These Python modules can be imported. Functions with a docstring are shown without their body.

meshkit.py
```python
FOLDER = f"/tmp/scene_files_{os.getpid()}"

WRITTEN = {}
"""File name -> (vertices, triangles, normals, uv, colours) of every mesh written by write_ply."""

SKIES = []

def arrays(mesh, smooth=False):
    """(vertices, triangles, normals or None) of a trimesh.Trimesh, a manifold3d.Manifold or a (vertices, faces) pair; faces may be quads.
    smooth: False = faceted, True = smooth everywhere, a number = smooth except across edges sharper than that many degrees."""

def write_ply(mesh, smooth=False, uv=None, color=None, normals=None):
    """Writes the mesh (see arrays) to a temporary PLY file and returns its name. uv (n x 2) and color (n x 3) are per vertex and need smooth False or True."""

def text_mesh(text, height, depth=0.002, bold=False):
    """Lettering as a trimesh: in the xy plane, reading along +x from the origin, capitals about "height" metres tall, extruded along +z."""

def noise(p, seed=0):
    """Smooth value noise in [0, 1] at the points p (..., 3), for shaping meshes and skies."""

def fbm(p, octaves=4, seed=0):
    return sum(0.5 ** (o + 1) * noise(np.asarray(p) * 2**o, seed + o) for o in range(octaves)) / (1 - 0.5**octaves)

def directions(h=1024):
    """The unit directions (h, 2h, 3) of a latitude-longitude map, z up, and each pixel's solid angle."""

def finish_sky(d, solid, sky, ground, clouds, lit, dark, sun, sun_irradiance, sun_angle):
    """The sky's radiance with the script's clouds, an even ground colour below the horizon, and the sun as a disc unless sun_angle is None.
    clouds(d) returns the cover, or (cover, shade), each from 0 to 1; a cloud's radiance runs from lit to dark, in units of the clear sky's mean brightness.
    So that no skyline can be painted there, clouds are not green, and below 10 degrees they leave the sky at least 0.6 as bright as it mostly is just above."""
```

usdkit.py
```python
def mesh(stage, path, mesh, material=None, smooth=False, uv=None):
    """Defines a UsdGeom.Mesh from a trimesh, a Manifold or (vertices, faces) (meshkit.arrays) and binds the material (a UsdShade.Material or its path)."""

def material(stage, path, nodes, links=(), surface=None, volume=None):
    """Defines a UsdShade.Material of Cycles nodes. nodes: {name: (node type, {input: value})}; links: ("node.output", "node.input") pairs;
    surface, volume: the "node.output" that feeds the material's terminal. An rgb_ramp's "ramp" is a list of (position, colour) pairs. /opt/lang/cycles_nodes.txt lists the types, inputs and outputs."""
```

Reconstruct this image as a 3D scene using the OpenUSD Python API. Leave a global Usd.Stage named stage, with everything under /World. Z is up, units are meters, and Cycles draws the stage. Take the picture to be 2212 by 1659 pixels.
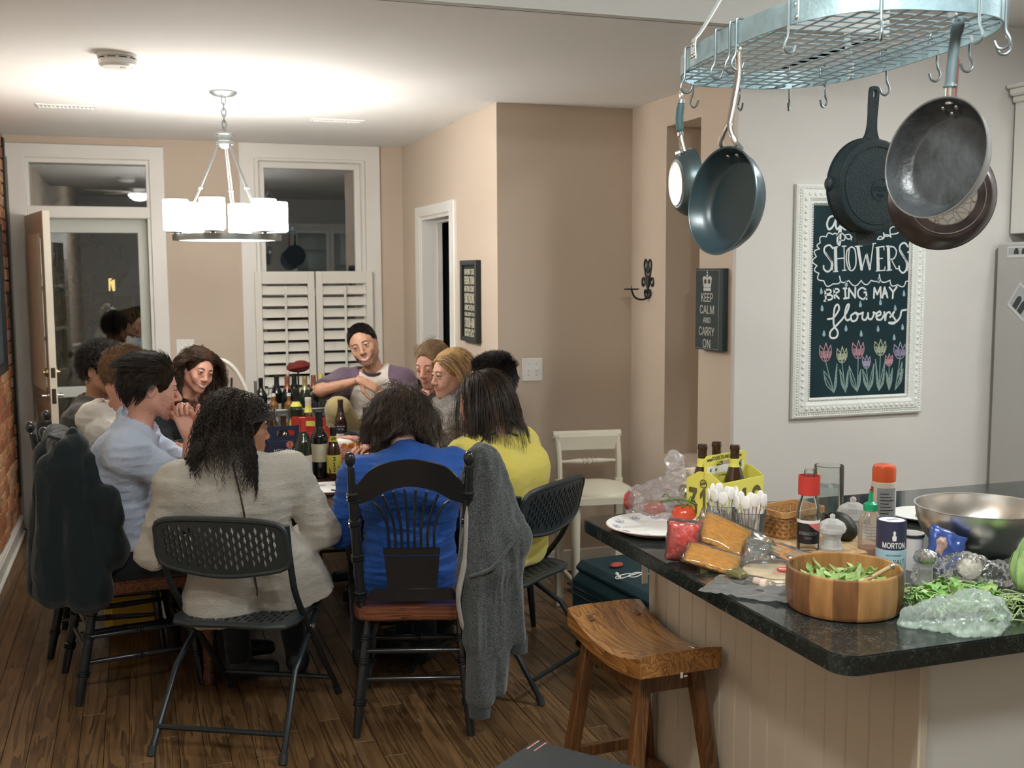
import math, random
import numpy as np, trimesh, manifold3d, usdkit, meshkit
from meshkit import fbm, noise, text_mesh
from pxr import Usd, UsdGeom, UsdLux, UsdShade, Gf, Sdf, Vt
from shapely.geometry import Polygon, LineString, Point, box as sbox
from shapely.ops import unary_union
from shapely import affinity
random.seed(7); np.random.seed(7)
stage = Usd.Stage.CreateInMemory()
UsdGeom.SetStageUpAxis(stage, UsdGeom.Tokens.z); UsdGeom.SetStageMetersPerUnit(stage, 1.0)
UsdGeom.Xform.Define(stage, '/World'); UsdGeom.Scope.Define(stage, '/World/Looks')
PI = math.pi
# ---------------------------------------------------------------- camera
YAW, PITCH, ROLL, FPX, EYE = .329206501, .100267823, .00484290825, 2377.18, (0, 0, 1.65)
cam = UsdGeom.Camera.Define(stage, '/World/camera')
_f = np.array([math.sin(YAW)*math.cos(PITCH), math.cos(YAW)*math.cos(PITCH), -math.sin(PITCH)])
_r = np.array([math.cos(YAW), -math.sin(YAW), 0]); _d = np.cross(_f, _r)
_R, _D = math.cos(ROLL)*_r + math.sin(ROLL)*_d, -math.sin(ROLL)*_r + math.cos(ROLL)*_d
cam.AddTransformOp().Set(Gf.Matrix4d(*_R, 0, *(-_D), 0, *(-_f), 0, *EYE, 1))
cam.CreateHorizontalApertureAttr(36.0); cam.CreateVerticalApertureAttr(27.0); cam.CreateFocalLengthAttr(FPX*36/2212)
cam.CreateFStopAttr(6.3); cam.CreateFocusDistanceAttr(3.3); cam.CreateClippingRangeAttr(Gf.Vec2f(.05, 200))
cam.CreateExposureAttr(0.12)
# ---------------------------------------------------------------- light: night outside, a dining chandelier and kitchen ceiling lamps inside
SHADE_L, FAN_L, CAN_L = 52.0, 150.0, 150.0          # radiance of the lit glass (chandelier shades, fan bowl, recessed kitchen lamps)
dome = UsdLux.DomeLight.Define(stage, '/World/night_sky'); dome.CreateIntensityAttr(1.0); dome.CreateColorAttr(Gf.Vec3f(.0022, .0026, .0032))
# ---------------------------------------------------------------- materials
LK = '/World/Looks/'; _mats = {}
def mat(name, col, rough=.5, spec=.5, metal=0, bump=0, bscale=60, var=0, vscale=8, sheen=0, trans=0, coat=0, sss=0, stretch=(1,1,1), emit=0, ior=1.5, detail=3, coords='object', var2=None):
    """A procedural principled material; var mixes in a darker/lighter tone by noise, bump adds fine relief."""
    if name in _mats: return _mats[name]
    p = dict(base_color=col, roughness=rough, specular_ior_level=spec, metallic=metal, ior=ior)
    if sheen: p.update(sheen_weight=sheen, sheen_roughness=.5)
    if trans: p.update(transmission_weight=trans)
    if coat: p.update(coat_weight=coat, coat_roughness=.08)
    if sss: p.update(subsurface_weight=sss, subsurface_radius=(1, .35, .2), subsurface_scale=.006)
    if emit: p.update(emission_color=col, emission_strength=emit)
    n, l = {'p': ('principled_bsdf', p)}, []
    if var or bump:
        n['tc'] = ('texture_coordinate', {}); n['mp'] = ('mapping', {'scale': stretch}); l.append((f'tc.{coords}', 'mp.vector'))
    if var:
        a = np.array(col); b = np.array(var2) if var2 is not None else np.clip(a*(1-var), 0, 1); c = np.clip(a*(1+var*.6), 0, 1) if var2 is None else a
        n['n'] = ('noise_texture', {'scale': vscale, 'detail': float(detail), 'roughness': .6}); n['r'] = ('rgb_ramp', {'ramp': [(.3, tuple(b)), (.7, tuple(c))]})
        l += [('mp.vector', 'n.vector'), ('n.fac', 'r.fac'), ('r.color', 'p.base_color')]
    if bump:
        n['bn'] = ('noise_texture', {'scale': bscale, 'detail': 3.0}); n['b'] = ('bump', {'strength': bump, 'distance': .01})
        l += [('mp.vector', 'bn.vector'), ('bn.fac', 'b.height'), ('b.normal', 'p.normal')]
    _mats[name] = usdkit.material(stage, LK+name, n, l, surface='p.BSDF'); return _mats[name]
def wood(name, dark, light, scale=6, axis=1, rough=.35, coat=0, rnd=.25, rings=9):
    """Grain along an axis; each object gets its own shift and tone from object_info.random."""
    if name in _mats: return _mats[name]
    sc = [scale*3]*3; sc[axis] = scale*.16
    n = {'tc': ('texture_coordinate', {}), 'oi': ('object_info', {}), 'sh': ('vector_math', {'math_type': 'scale', 'vector1': (7., 13., 5.)}), 'ad': ('vector_math', {'math_type': 'add'}),
         'mp': ('mapping', {'scale': tuple(sc)}), 'n': ('noise_texture', {'scale': 1.0, 'detail': 4.0, 'distortion': .6}), 'm': ('math', {'math_type': 'multiply', 'value2': float(rings)}), 'w': ('math', {'math_type': 'fraction'}),
         'fn': ('noise_texture', {'scale': 9.0, 'detail': 2.0}), 'mx': ('mix_float', {'fac': .45}), 'r': ('rgb_ramp', {'ramp': [(.2, dark), (.75, light)]}),
         'h': ('hsv', {'saturation': 1.0}), 'mr': ('map_range', {'to_min': 1-rnd, 'to_max': 1+rnd, 'from_min': 0., 'from_max': 1.}),
         'b': ('bump', {'strength': .12, 'distance': .004}), 'p': ('principled_bsdf', {'roughness': rough, 'coat_weight': coat, 'coat_roughness': .12})}
    l = [('tc.object', 'ad.vector1'), ('oi.random', 'sh.scale'), ('sh.vector', 'ad.vector2'), ('ad.vector', 'mp.vector'), ('mp.vector', 'n.vector'), ('mp.vector', 'fn.vector'), ('n.fac', 'm.value1'), ('m.value', 'w.value1'),
         ('w.value', 'mx.a'), ('fn.fac', 'mx.b'), ('mx.result', 'r.fac'), ('r.color', 'h.color'), ('oi.random', 'mr.value'), ('mr.result', 'h.value'), ('h.color', 'p.base_color'), ('mx.result', 'b.height'), ('b.normal', 'p.normal')]
    _mats[name] = usdkit.material(stage, LK+name, n, l, surface='p.BSDF'); return _mats[name]
def glassy(name, tint=(1, 1, 1), rough=.02, gloss=(1, 1, 1), ior=1.5, haze=None, hazeamt=0):
    """A thin pane or film: transparent mixed with gloss by fresnel, optionally with a share of translucent-diffuse haze."""
    if name in _mats: return _mats[name]
    n = {'t': ('transparent_bsdf', {'color': tint}), 'g': ('glossy_bsdf', {'color': gloss, 'roughness': rough}), 'f': ('fresnel', {'IOR': ior}), 'm': ('mix_closure', {})}
    l = [('t.BSDF', 'm.closure1'), ('g.BSDF', 'm.closure2'), ('f.fac', 'm.fac')]; out = 'm.closure'
    if haze:
        n['d'] = ('diffuse_bsdf', {'color': haze}); n['tl'] = ('translucent_bsdf', {'color': haze}); n['dm'] = ('mix_closure', {'fac': .4}); n['m2'] = ('mix_closure', {'fac': hazeamt})
        l += [('d.BSDF', 'dm.closure1'), ('tl.BSDF', 'dm.closure2'), ('m.closure', 'm2.closure1'), ('dm.closure', 'm2.closure2')]; out = 'm2.closure'
    _mats[name] = usdkit.material(stage, LK+name, n, l, surface=out); return _mats[name]
def emitter(name, col, strength):
    if name in _mats: return _mats[name]
    _mats[name] = usdkit.material(stage, LK+name, {'e': ('emission', {'color': col, 'strength': strength})}, surface='e.emission'); return _mats[name]
# ---------------------------------------------------------------- stage helpers
_used = {}
def numbered(parent, name):
    k = _used.get((parent, name), 0); _used[(parent, name)] = k+1
    return f'{parent}/{name}' if k == 0 else f'{parent}/{name}_{k:03d}'
def tag(p, label=None, cat=None, group=None, kind=None):
    p = p.GetPrim() if hasattr(p, 'GetPrim') else p
    for k, v in (('label', label), ('category', cat), ('group', group), ('kind', kind)):
        if v: p.SetCustomDataByKey(k, v)
    return p
def thing(name, label=None, cat=None, group=None, kind=None, loc=(0, 0, 0), rz=0, rot=None):
    x = UsdGeom.Xform.Define(stage, numbered('/World', name)); x.AddTranslateOp().Set(Gf.Vec3d(*map(float, loc)))
    if rot is not None: x.AddRotateXYZOp().Set(Gf.Vec3f(*map(float, rot)))
    elif rz: x.AddRotateZOp().Set(float(rz))
    tag(x, label, cat, group, kind); return str(x.GetPath())
def part(parent, name, mesh, m, smooth=35, label=None, kind=None):
    if isinstance(mesh, (list,)): mesh = uni(mesh) if len(mesh) < 40 else cat(mesh)
    path = numbered(parent, name); q = usdkit.mesh(stage, path, mesh, m, smooth)
    if label or kind: tag(q, label, None, None, kind)
    return path
def solo(name, mesh, m, label, cat_, smooth=35, group=None, kind=None):
    if isinstance(mesh, (list,)): mesh = uni(mesh) if len(mesh) < 40 else cat(mesh)
    q = usdkit.mesh(stage, numbered('/World', name), mesh, m, smooth); tag(q, label, cat_, group, kind); return str(q.GetPath())
def struct(name, mesh, m, smooth=False, parent='/World'):
    if isinstance(mesh, (list,)): mesh = uni(mesh) if len(mesh) < 40 else cat(mesh)
    path = numbered(parent, name); q = usdkit.mesh(stage, path, mesh, m, smooth)
    if parent == '/World': tag(q, kind='structure')
    return path
def dup(src, loc, rz=0, label=None, group=None, rot=None):
    p = stage.GetPrimAtPath(src); was = p.GetCustomData(); base = p.GetName()
    if base[-4:-3] == '_' and base[-3:].isdigit(): base = base[:-4]
    t = thing(base, label or was.get('label'), was.get('category'), group or was.get('group'), None, loc, rz, rot)
    q = stage.GetPrimAtPath(t); q.GetReferences().AddInternalReference(p.GetPath()); q.SetInstanceable(True); return t
# ---------------------------------------------------------------- mesh helpers
def cat(ms): return trimesh.util.concatenate([m for m in ms if m is not None])
def uni(ms):
    """Boolean union of solid pieces (falls back to joining them)."""
    if len(ms) == 1: return ms[0]
    M = [mani(m) for m in ms]
    if any(q.status() != manifold3d.Error.NoError or q.is_empty() for q in M): return cat(ms)
    return unmani(manifold3d.Manifold.batch_boolean(M, manifold3d.OpType.Add))
def xf(m, loc=(0, 0, 0), rot=(0, 0, 0), s=None, about=None):
    m = m.copy()
    if s is not None: m.apply_scale(s) if np.ndim(s) == 0 else m.apply_transform(np.diag([*s, 1]))
    if any(rot): m.apply_transform(trimesh.transformations.euler_matrix(*np.radians(rot), 'sxyz'))
    m.apply_translation(loc); return m
def box(lo, hi, b=.003):
    """A box between two corners with chamfered edges."""
    lo, hi = np.minimum(lo, hi).astype(float), np.maximum(lo, hi).astype(float); b = min(b, *(hi-lo)*.45)
    if b <= 0: return trimesh.creation.box(bounds=[lo, hi])
    pts = []
    for sx in (0, 1):
        for sy in (0, 1):
            for sz in (0, 1):
                c = np.where([sx, sy, sz], hi, lo); d = np.where([sx, sy, sz], -b, b)
                for k in range(3):
                    e = d.copy(); e[k] = 0; pts.append(c+e)
    return trimesh.convex.convex_hull(np.array(pts))
def cbox(c, s, b=.003, rz=0, rot=None):
    m = box(-np.array(s)/2, np.array(s)/2, b); return xf(m, c, rot if rot is not None else (0, 0, rz))
def frame_of(d):
    d = np.asarray(d, float); d = d/np.linalg.norm(d); a = np.array([0, 0, 1.]) if abs(d[2]) < .9 else np.array([1., 0, 0])
    u = np.cross(a, d); u /= np.linalg.norm(u); return u, np.cross(d, u), d
def bar(a, b, w, t, bev=.002, up=None):
    """A rectangular bar from a to b, w wide and t thick."""
    a, b = np.array(a, float), np.array(b, float); L = np.linalg.norm(b-a); u, v, d = frame_of(b-a)
    if up is not None:
        v = np.array(up, float); v -= d*(v@d); v /= np.linalg.norm(v); u = np.cross(v, d)
    m = box((-w/2, -t/2, 0), (w/2, t/2, L), bev); M = np.eye(4); M[:3, 0], M[:3, 1], M[:3, 2], M[:3, 3] = u, v, d, a
    m.apply_transform(M); return m
def smoothpath(p, n=8, closed=False):
    """Catmull-Rom through the points."""
    p = np.asarray(p, float)
    if len(p) < 3: return p
    q = np.vstack([p[-1], p, p[:2]]) if closed else np.vstack([2*p[0]-p[1], p, 2*p[-1]-p[-2]]); out = []
    for i in range(1, len(q)-2):
        for t in np.linspace(0, 1, n, endpoint=False):
            a, b, c, d = q[i-1], q[i], q[i+1], q[i+2]
            out.append(.5*(2*b+(c-a)*t+(2*a-5*b+4*c-d)*t*t+(3*b-a-3*c+d)*t**3))
    if not closed: out.append(p[-1])
    return np.array(out)
def tube(p, r, sides=8, closed=False, flat=None):
    """A capped tube along a polyline; r a radius or one per point; flat=(scale along the normal) squashes it."""
    p = np.asarray(p, float); n = len(p); r = np.broadcast_to(r, (n,)).astype(float)
    t = np.gradient(p, axis=0) if not closed else np.roll(p, -1, 0)-np.roll(p, 1, 0); t /= np.linalg.norm(t, axis=1, keepdims=True)+1e-12
    u = np.zeros_like(p); a = frame_of(t[0])[0]
    for i in range(n):
        a = a-t[i]*(a@t[i]); a /= np.linalg.norm(a)+1e-12; u[i] = a
    v = np.cross(t, u); ang = np.arange(sides)*2*PI/sides; fl = 1 if flat is None else flat
    V = (p[:, None]+r[:, None, None]*(np.cos(ang)[None, :, None]*u[:, None]+fl*np.sin(ang)[None, :, None]*v[:, None])).reshape(-1, 3); F = []
    for i in range(n if closed else n-1):
        j = (i+1) % n
        for k in range(sides):
            k2 = (k+1) % sides; F += [[i*sides+k, i*sides+k2, j*sides+k2], [i*sides+k, j*sides+k2, j*sides+k]]
    if not closed:
        V = np.vstack([V, p[0], p[-1]]); c0, c1 = n*sides, n*sides+1
        for k in range(sides):
            k2 = (k+1) % sides; F += [[c0, k2, k], [c1, (n-1)*sides+k, (n-1)*sides+k2]]
    return trimesh.Trimesh(V, F, process=False)
def lathe(prof, n=32, loc=(0, 0, 0), rot=(0, 0, 0)):
    """Revolves (r, z) points about z; points at r=0 close it."""
    prof = np.asarray(prof, float); ang = np.arange(n)*2*PI/n; V, F, idx = [], [], []
    for r, z in prof:
        if r < 1e-6: idx.append([len(V)]*n); V.append([0, 0, z])
        else:
            idx.append(list(range(len(V), len(V)+n))); V += [[r*math.cos(a), r*math.sin(a), z] for a in ang]
    for i in range(len(prof)-1):
        A, B = idx[i], idx[i+1]
        for k in range(n):
            k2 = (k+1) % n
            if A[k] != A[k2]: F.append([A[k], A[k2], B[k2]])
            if B[k] != B[k2]: F.append([A[k], B[k2], B[k]])
    m = trimesh.Trimesh(V, F, process=False)
    if m.volume < 0: m.invert()
    return xf(m, loc, rot)
def ext(poly, h, z=0, loc=(0, 0, 0), rot=(0, 0, 0)):
    g = getattr(poly, 'geoms', [poly]); m = cat([trimesh.creation.extrude_polygon(q, h, engine='earcut') for q in g if q.area > 1e-9]); m.apply_translation((0, 0, z)); return xf(m, loc, rot)
def sphere(c, r, sub=2): m = trimesh.creation.icosphere(sub, 1.0); m.apply_transform(np.diag([*np.broadcast_to(r, 3), 1])); m.apply_translation(c); return m
def txt(s, h, w=None, depth=.001, bold=False, center=True):
    """Lettering in the xy plane, h tall, squeezed to width w."""
    m = text_mesh(s, h, depth, bold); b = m.bounds; m.apply_translation((-b[0][0], 0, 0))
    if w: m.apply_transform(np.diag([w/(b[1][0]-b[0][0]), 1, 1, 1]))
    if center: m.apply_translation((-m.bounds[1][0]/2, 0, 0))
    return m
def bend(m, R, z0=0):
    """Wraps a flat mesh (x along, y up, z out) round a vertical cylinder of radius R; x=0 faces -y."""
    m = m.copy(); v = m.vertices
    if len(v): v = trimesh.remesh.subdivide_to_size(v, m.faces, .006, max_iter=8) if m.extents[0] > .012 else (v, m.faces); m = trimesh.Trimesh(v[0], v[1], process=False); v = m.vertices
    a = v[:, 0]/R; rr = R+v[:, 2]; m.vertices = np.stack([rr*np.sin(a), -rr*np.cos(a), v[:, 1]+z0], 1); return m
def ribbonshape(pts, w): return LineString(pts).buffer(w/2, cap_style=1, join_style=1, quad_segs=4)
def grid_mesh(P, closed=False):
    """A quad grid of points (n, m, 3) as triangles."""
    n, m = P.shape[:2]; i, j = np.meshgrid(np.arange(n-1), np.arange(m if closed else m-1), indexing='ij'); j2 = (j+1) % m
    a, b, c, d = i*m+j, i*m+j2, (i+1)*m+j2, (i+1)*m+j
    return trimesh.Trimesh(P.reshape(-1, 3), np.vstack([np.stack([a, b, c], -1).reshape(-1, 3), np.stack([a, c, d], -1).reshape(-1, 3)]), process=False)
def thick(m, t):
    """Gives a sheet thickness t."""
    n = m.vertex_normals; V = np.vstack([m.vertices+n*t/2, m.vertices-n*t/2]); k = len(m.vertices); F = [m.faces, m.faces[:, ::-1]+k]
    e = m.edges_sorted; u, c = np.unique(e, axis=0, return_counts=True); be = {tuple(x) for x in u[c == 1]}
    side = [(a, b) for a, b in m.edges if (min(a, b), max(a, b)) in be]
    if side: F.append(np.array([q for a, b in side for q in ([b, a, a+k], [b, a+k, b+k])]))
    return trimesh.Trimesh(V, np.vstack(F), process=False)
# ---------------------------------------------------------------- implicit surfaces: smooth unions of tapered bones, meshed by marching tetrahedra
class Field:
    def __init__(s, lo, hi, h):
        s.lo, s.h = np.array(lo, float), h; s.n = np.ceil((np.array(hi)-lo)/h).astype(int)+1; s.F = np.full(s.n, 1.0)
        s.ax = [s.lo[i]+h*np.arange(s.n[i]) for i in range(3)]
    def sub(s, lo, hi):
        a = np.clip(np.floor((np.array(lo)-s.lo)/s.h).astype(int), 0, s.n); b = np.clip(np.ceil((np.array(hi)-s.lo)/s.h).astype(int)+1, 0, s.n)
        if np.any(b <= a): return None, None
        sl = tuple(slice(x, y) for x, y in zip(a, b)); return sl, np.stack(np.meshgrid(*[s.ax[i][sl[i]] for i in range(3)], indexing='ij'), -1)
    def put(s, d, lo, hi, k, op):
        m = k+2.5*s.h; sl, P = s.sub(np.array(lo)-m, np.array(hi)+m)
        if sl is None: return
        D, A = d(P), s.F[sl]
        if op == 'add':
            s.F[sl] = np.minimum(A, D)-(np.maximum(k-np.abs(A-D), 0)**2/(4*k) if k else 0)
        else:
            D = -D; s.F[sl] = np.maximum(A, D)+(np.maximum(k-np.abs(A-D), 0)**2/(4*k) if k else 0)
    def bone(s, a, b, ra, rb=None, k=.02, op='add', sc=None):
        """A tapered capsule. sc=(x,y,z) squashes space about it."""
        rb = ra if rb is None else rb; a, b = np.array(a, float), np.array(b, float); q = np.ones(3) if sc is None else np.array(sc, float)
        def d(P):
            A, B = a/q, b/q; X = P/q-A; ba = B-A; L = ba@ba; t = np.clip((X@ba)/max(L, 1e-12), 0, 1); return (np.linalg.norm(X-t[..., None]*ba, axis=-1)-(ra+(rb-ra)*t))*q.min()
        r = max(ra, rb)*q; s.put(d, np.minimum(a, b)-r, np.maximum(a, b)+r, k, op)
    def ell(s, c, r, k=.02, op='add', R=None):
        c, r = np.array(c, float), np.broadcast_to(r, 3).astype(float)
        def d(P):
            X = P-c
            if R is not None: X = X@R
            k0 = np.linalg.norm(X/r, axis=-1); k1 = np.linalg.norm(X/r**2, axis=-1); return np.where(k1 > 1e-9, k0*(k0-1)/np.maximum(k1, 1e-9), -r.min())
        m = r.max() if R is not None else r; s.put(d, c-m, c+m, k, op)
    def cut(s, n, c, k=.004):
        """Keeps the side of the plane that n points away from."""
        n = np.array(n, float); n /= np.linalg.norm(n); P = np.stack(np.meshgrid(*s.ax, indexing='ij'), -1); D = (P-np.array(c, float))@n
        s.F = np.maximum(s.F, D)+np.maximum(k-np.abs(s.F-D), 0)**2/(4*k)
    def cutcap(s, n, c, a, b, r):
        """Cuts by a plane, but only near the segment a-b (a sleeve end)."""
        n = np.array(n, float); n /= np.linalg.norm(n); a, b = np.array(a, float), np.array(b, float)
        sl, P = s.sub(np.minimum(a, b)-r, np.maximum(a, b)+r)
        if sl is None: return
        X = P-a; ba = b-a; t = np.clip((X@ba)/(ba@ba), 0, 1); near = np.linalg.norm(X-t[..., None]*ba, axis=-1)-r
        s.F[sl] = np.maximum(s.F[sl], -np.maximum(-((P-np.array(c, float))@n), near))
    def mesh(s, smooth=2):
        F = s.F.copy(); F[np.abs(F) < 1e-7] = 1e-7
        for ax in range(3):
            sl = [slice(None)]*3
            for e in (0, -1): sl[ax] = e; F[tuple(sl)] = np.maximum(F[tuple(sl)], s.h*.5)
        return mt(F, s.lo, s.h, smooth)
_T = np.array([[0, 5, 1, 6], [0, 1, 2, 6], [0, 2, 3, 6], [0, 3, 7, 6], [0, 7, 4, 6], [0, 4, 5, 6]])
_C = np.array([[0, 0, 0], [1, 0, 0], [1, 1, 0], [0, 1, 0], [0, 0, 1], [1, 0, 1], [1, 1, 1], [0, 1, 1]])
def mt(F, lo, h, smooth=2):
    n = np.array(F.shape); S = F < 0; c = np.zeros(n-1, int)
    for o in _C: c += S[o[0]:n[0]-1+o[0], o[1]:n[1]-1+o[1], o[2]:n[2]-1+o[2]]
    I = np.argwhere((c > 0) & (c < 8)); st = np.array([n[1]*n[2], n[2], 1]); g = (I@st)[:, None]+(_C@st)[None]; Ff = F.ravel(); E = []
    for T in _T:
        q = g[:, T]; v = Ff[q] < 0; code = v@np.array([1, 2, 4, 8]); cnt = v.sum(1)
        P = _C[T]; par = np.linalg.det((P[1:]-P[0]).astype(float)) > 0
        for cd in range(1, 15):
            r = q[code == cd]
            if not len(r): continue
            ins = [i for i in range(4) if cd >> i & 1]; out = [i for i in range(4) if not cd >> i & 1]
            if len(ins) == 1: tris = [[(ins[0], o) for o in out]]
            elif len(ins) == 3: tris = [[(i, out[0]) for i in ins]]
            else: a, b = ins; x, y = out; tris = [[(a, x), (a, y), (b, y)], [(a, x), (b, y), (b, x)]]
            for t in tris:
                mid = np.mean([(P[i]+P[o])/2 for i, o in t], 0); p = [(P[i]+P[o])/2. for i, o in t]; nrm = np.cross(p[1]-p[0], p[2]-p[0])
                if nrm@(P[out].mean(0)-P[ins].mean(0)) < 0: t = t[::-1]
                E.append(np.stack([r[:, [i, o]] for i, o in t], 1))
    E = np.concatenate(E).reshape(-1, 2); E.sort(axis=1); key = E[:, 0].astype(np.int64)*(1 << 32)+E[:, 1]; u, inv = np.unique(key, return_inverse=True)
    a, b = u >> 32, u & 0xFFFFFFFF; fa, fb = Ff[a], Ff[b]; t = np.clip(fa/(fa-fb), .08, .92)
    pos = lambda i: np.stack(np.unravel_index(i, n), -1)*h+lo
    V = pos(a)*(1-t[:, None])+pos(b)*t[:, None]; m = trimesh.Trimesh(V, inv.reshape(-1, 3), process=False)
    return relax(m, smooth)
def relax(m, it, lam=.55, mu=-.57):
    if not it: return m
    from scipy.sparse import coo_matrix
    e = m.edges_unique; k = len(m.vertices); A = coo_matrix((np.ones(len(e)*2), (np.r_[e[:, 0], e[:, 1]], np.r_[e[:, 1], e[:, 0]])), (k, k)).tocsr(); dg = np.maximum(np.asarray(A.sum(1)), 1); V = np.array(m.vertices)
    for _ in range(it):
        for w in (lam, mu): V = V+w*((A@V)/dg-V)
    return trimesh.Trimesh(V, m.faces, process=False)
def mani(m):
    return manifold3d.Manifold(manifold3d.Mesh(np.asarray(m.vertices, np.float32), np.asarray(m.faces, np.uint32)))
def unmani(M):
    q = M.to_mesh(); return trimesh.Trimesh(q.vert_properties[:, :3], q.tri_verts, process=False)
def simp(m, eps):
    M = mani(m)
    return unmani(M.simplify(eps)) if M.status() == manifold3d.Error.NoError else m
# ================================================================ the room
tan = mat('wall_paint_tan', (.60, .505, .41), .75, .25, bump=.04, bscale=220)
grey = mat('wall_paint_grey', (.62, .60, .57), .75, .25, bump=.04, bscale=220)
ceilm = mat('ceiling_paint', (.80, .80, .78), .85, .2, bump=.03, bscale=150)
white = mat('trim_white', (.80, .79, .75), .38, .45)
white2 = mat('plastic_white', (.82, .82, .79), .35, .5)
black = mat('black_metal', (.012, .017, .020), .42, .5)
brickm = [mat(f'brick_{i}', c, .85, .2, bump=.5, bscale=70, var=.45, vscale=22) for i, c in enumerate([(.46, .20, .10), (.52, .27, .14), (.38, .16, .09), (.55, .34, .19)])]
mortar = mat('mortar', (.55, .45, .33), .95, .1, bump=.4, bscale=120)
pane = glassy('window_pane', (.93, .96, .95), .01, ior=2.0)
chrome = mat('brushed_metal', (.62, .62, .60), .3, .5, 1)
brass = mat('old_brass', (.45, .36, .18), .35, .5, 1)
planks = wood('floor_oak', (.075, .040, .018), (.20, .115, .05), 5.0, 1, .36, .12, .22, 7)
XL, XA, XC, YF, YB, YD, XR, YK, ZD, ZK = -.74, 1.827, 2.608, 7.74, 5.578, 4.457, 4.75, -2.3, 2.54, 2.84
# floor: oak strips running to the far wall, the strips in view one by one
fl = struct('floor', box((XL-.1, YK-.1, -.12), (XR+.1, YF+.4, -.012), 0), mat('floor_gap', (.02, .012, .007), .9))
rs = np.random.RandomState(3); W = .083; vis, hid = [], []
for i in range(int((XR-XL)/W)+1):
    x = XL+i*W; y = YK-rs.rand()*1.2
    while y < YF:
        y2 = y+.7+rs.rand()*1.0; a, b = max(y, YK), min(y2, YF)
        if b-a > .03:
            m = box((x+.0009, a+.0009, -.012), (min(x+W, XR)-.0009, b-.0009, rs.rand()*.0006), .0012); (vis if (b > 2.5 and a < 6.3 and x < 1.95) else hid).append(m)
        y = y2
for m in vis[:290]:
    c = m.bounds.mean(0); q = part(fl, 'plank', m, planks, False)
q = part(fl, 'plank_field', cat(hid+vis[290:]), planks, False, kind='stuff')
# far wall with its door and window openings
def wall_y(name, y0, y1, x0, x1, z1, holes, m):
    xs = sorted({x0, x1, *[h[0] for h in holes], *[h[1] for h in holes]}); out = []
    for a, b in zip(xs, xs[1:]):
        cuts = sorted((h[2], h[3]) for h in holes if h[0] <= a and h[1] >= b); z = 0
        for c, d in cuts+[(z1, z1)]:
            if c-z > .001: out.append(box((a, y0, z), (b, y1, c), 0))
            z = d
    return struct(name, out, m)
def wall_x(name, x0, x1, y0, y1, z1, holes, m, z0=0):
    ys = sorted({y0, y1, *[h[0] for h in holes], *[h[1] for h in holes]}); out = []
    for a, b in zip(ys, ys[1:]):
        cuts = sorted((h[2], h[3]) for h in holes if h[0] <= a and h[1] >= b); z = z0
        for c, d in cuts+[(z1, z1)]:
            if c-z > .001: out.append(box((x0, a, z), (x1, b, c), 0))
            z = d
    return struct(name, out, m)
wall_y('wall_far', YF, YF+.22, XL-.2, XA, ZK+.1, [(-.63, .12, 0, 2.40), (.80, 1.555, .62, 2.43)], tan)
wall_x('wall_right_dining', XA, XA+.135, YB, YF+.22, ZK+.1, [(6.46, 7.19, 0, 2.02)], tan)
struct('wall_far_alcove', box((XA+.135, YB, 0), (XC+.6, YB+.12, ZK+.1), 0), tan)
wall_x('wall_right_alcove', XC, XC+.14, YD+.03, YB, ZK+.1, [(4.802, 5.165, .70, 2.393)], tan)
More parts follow.
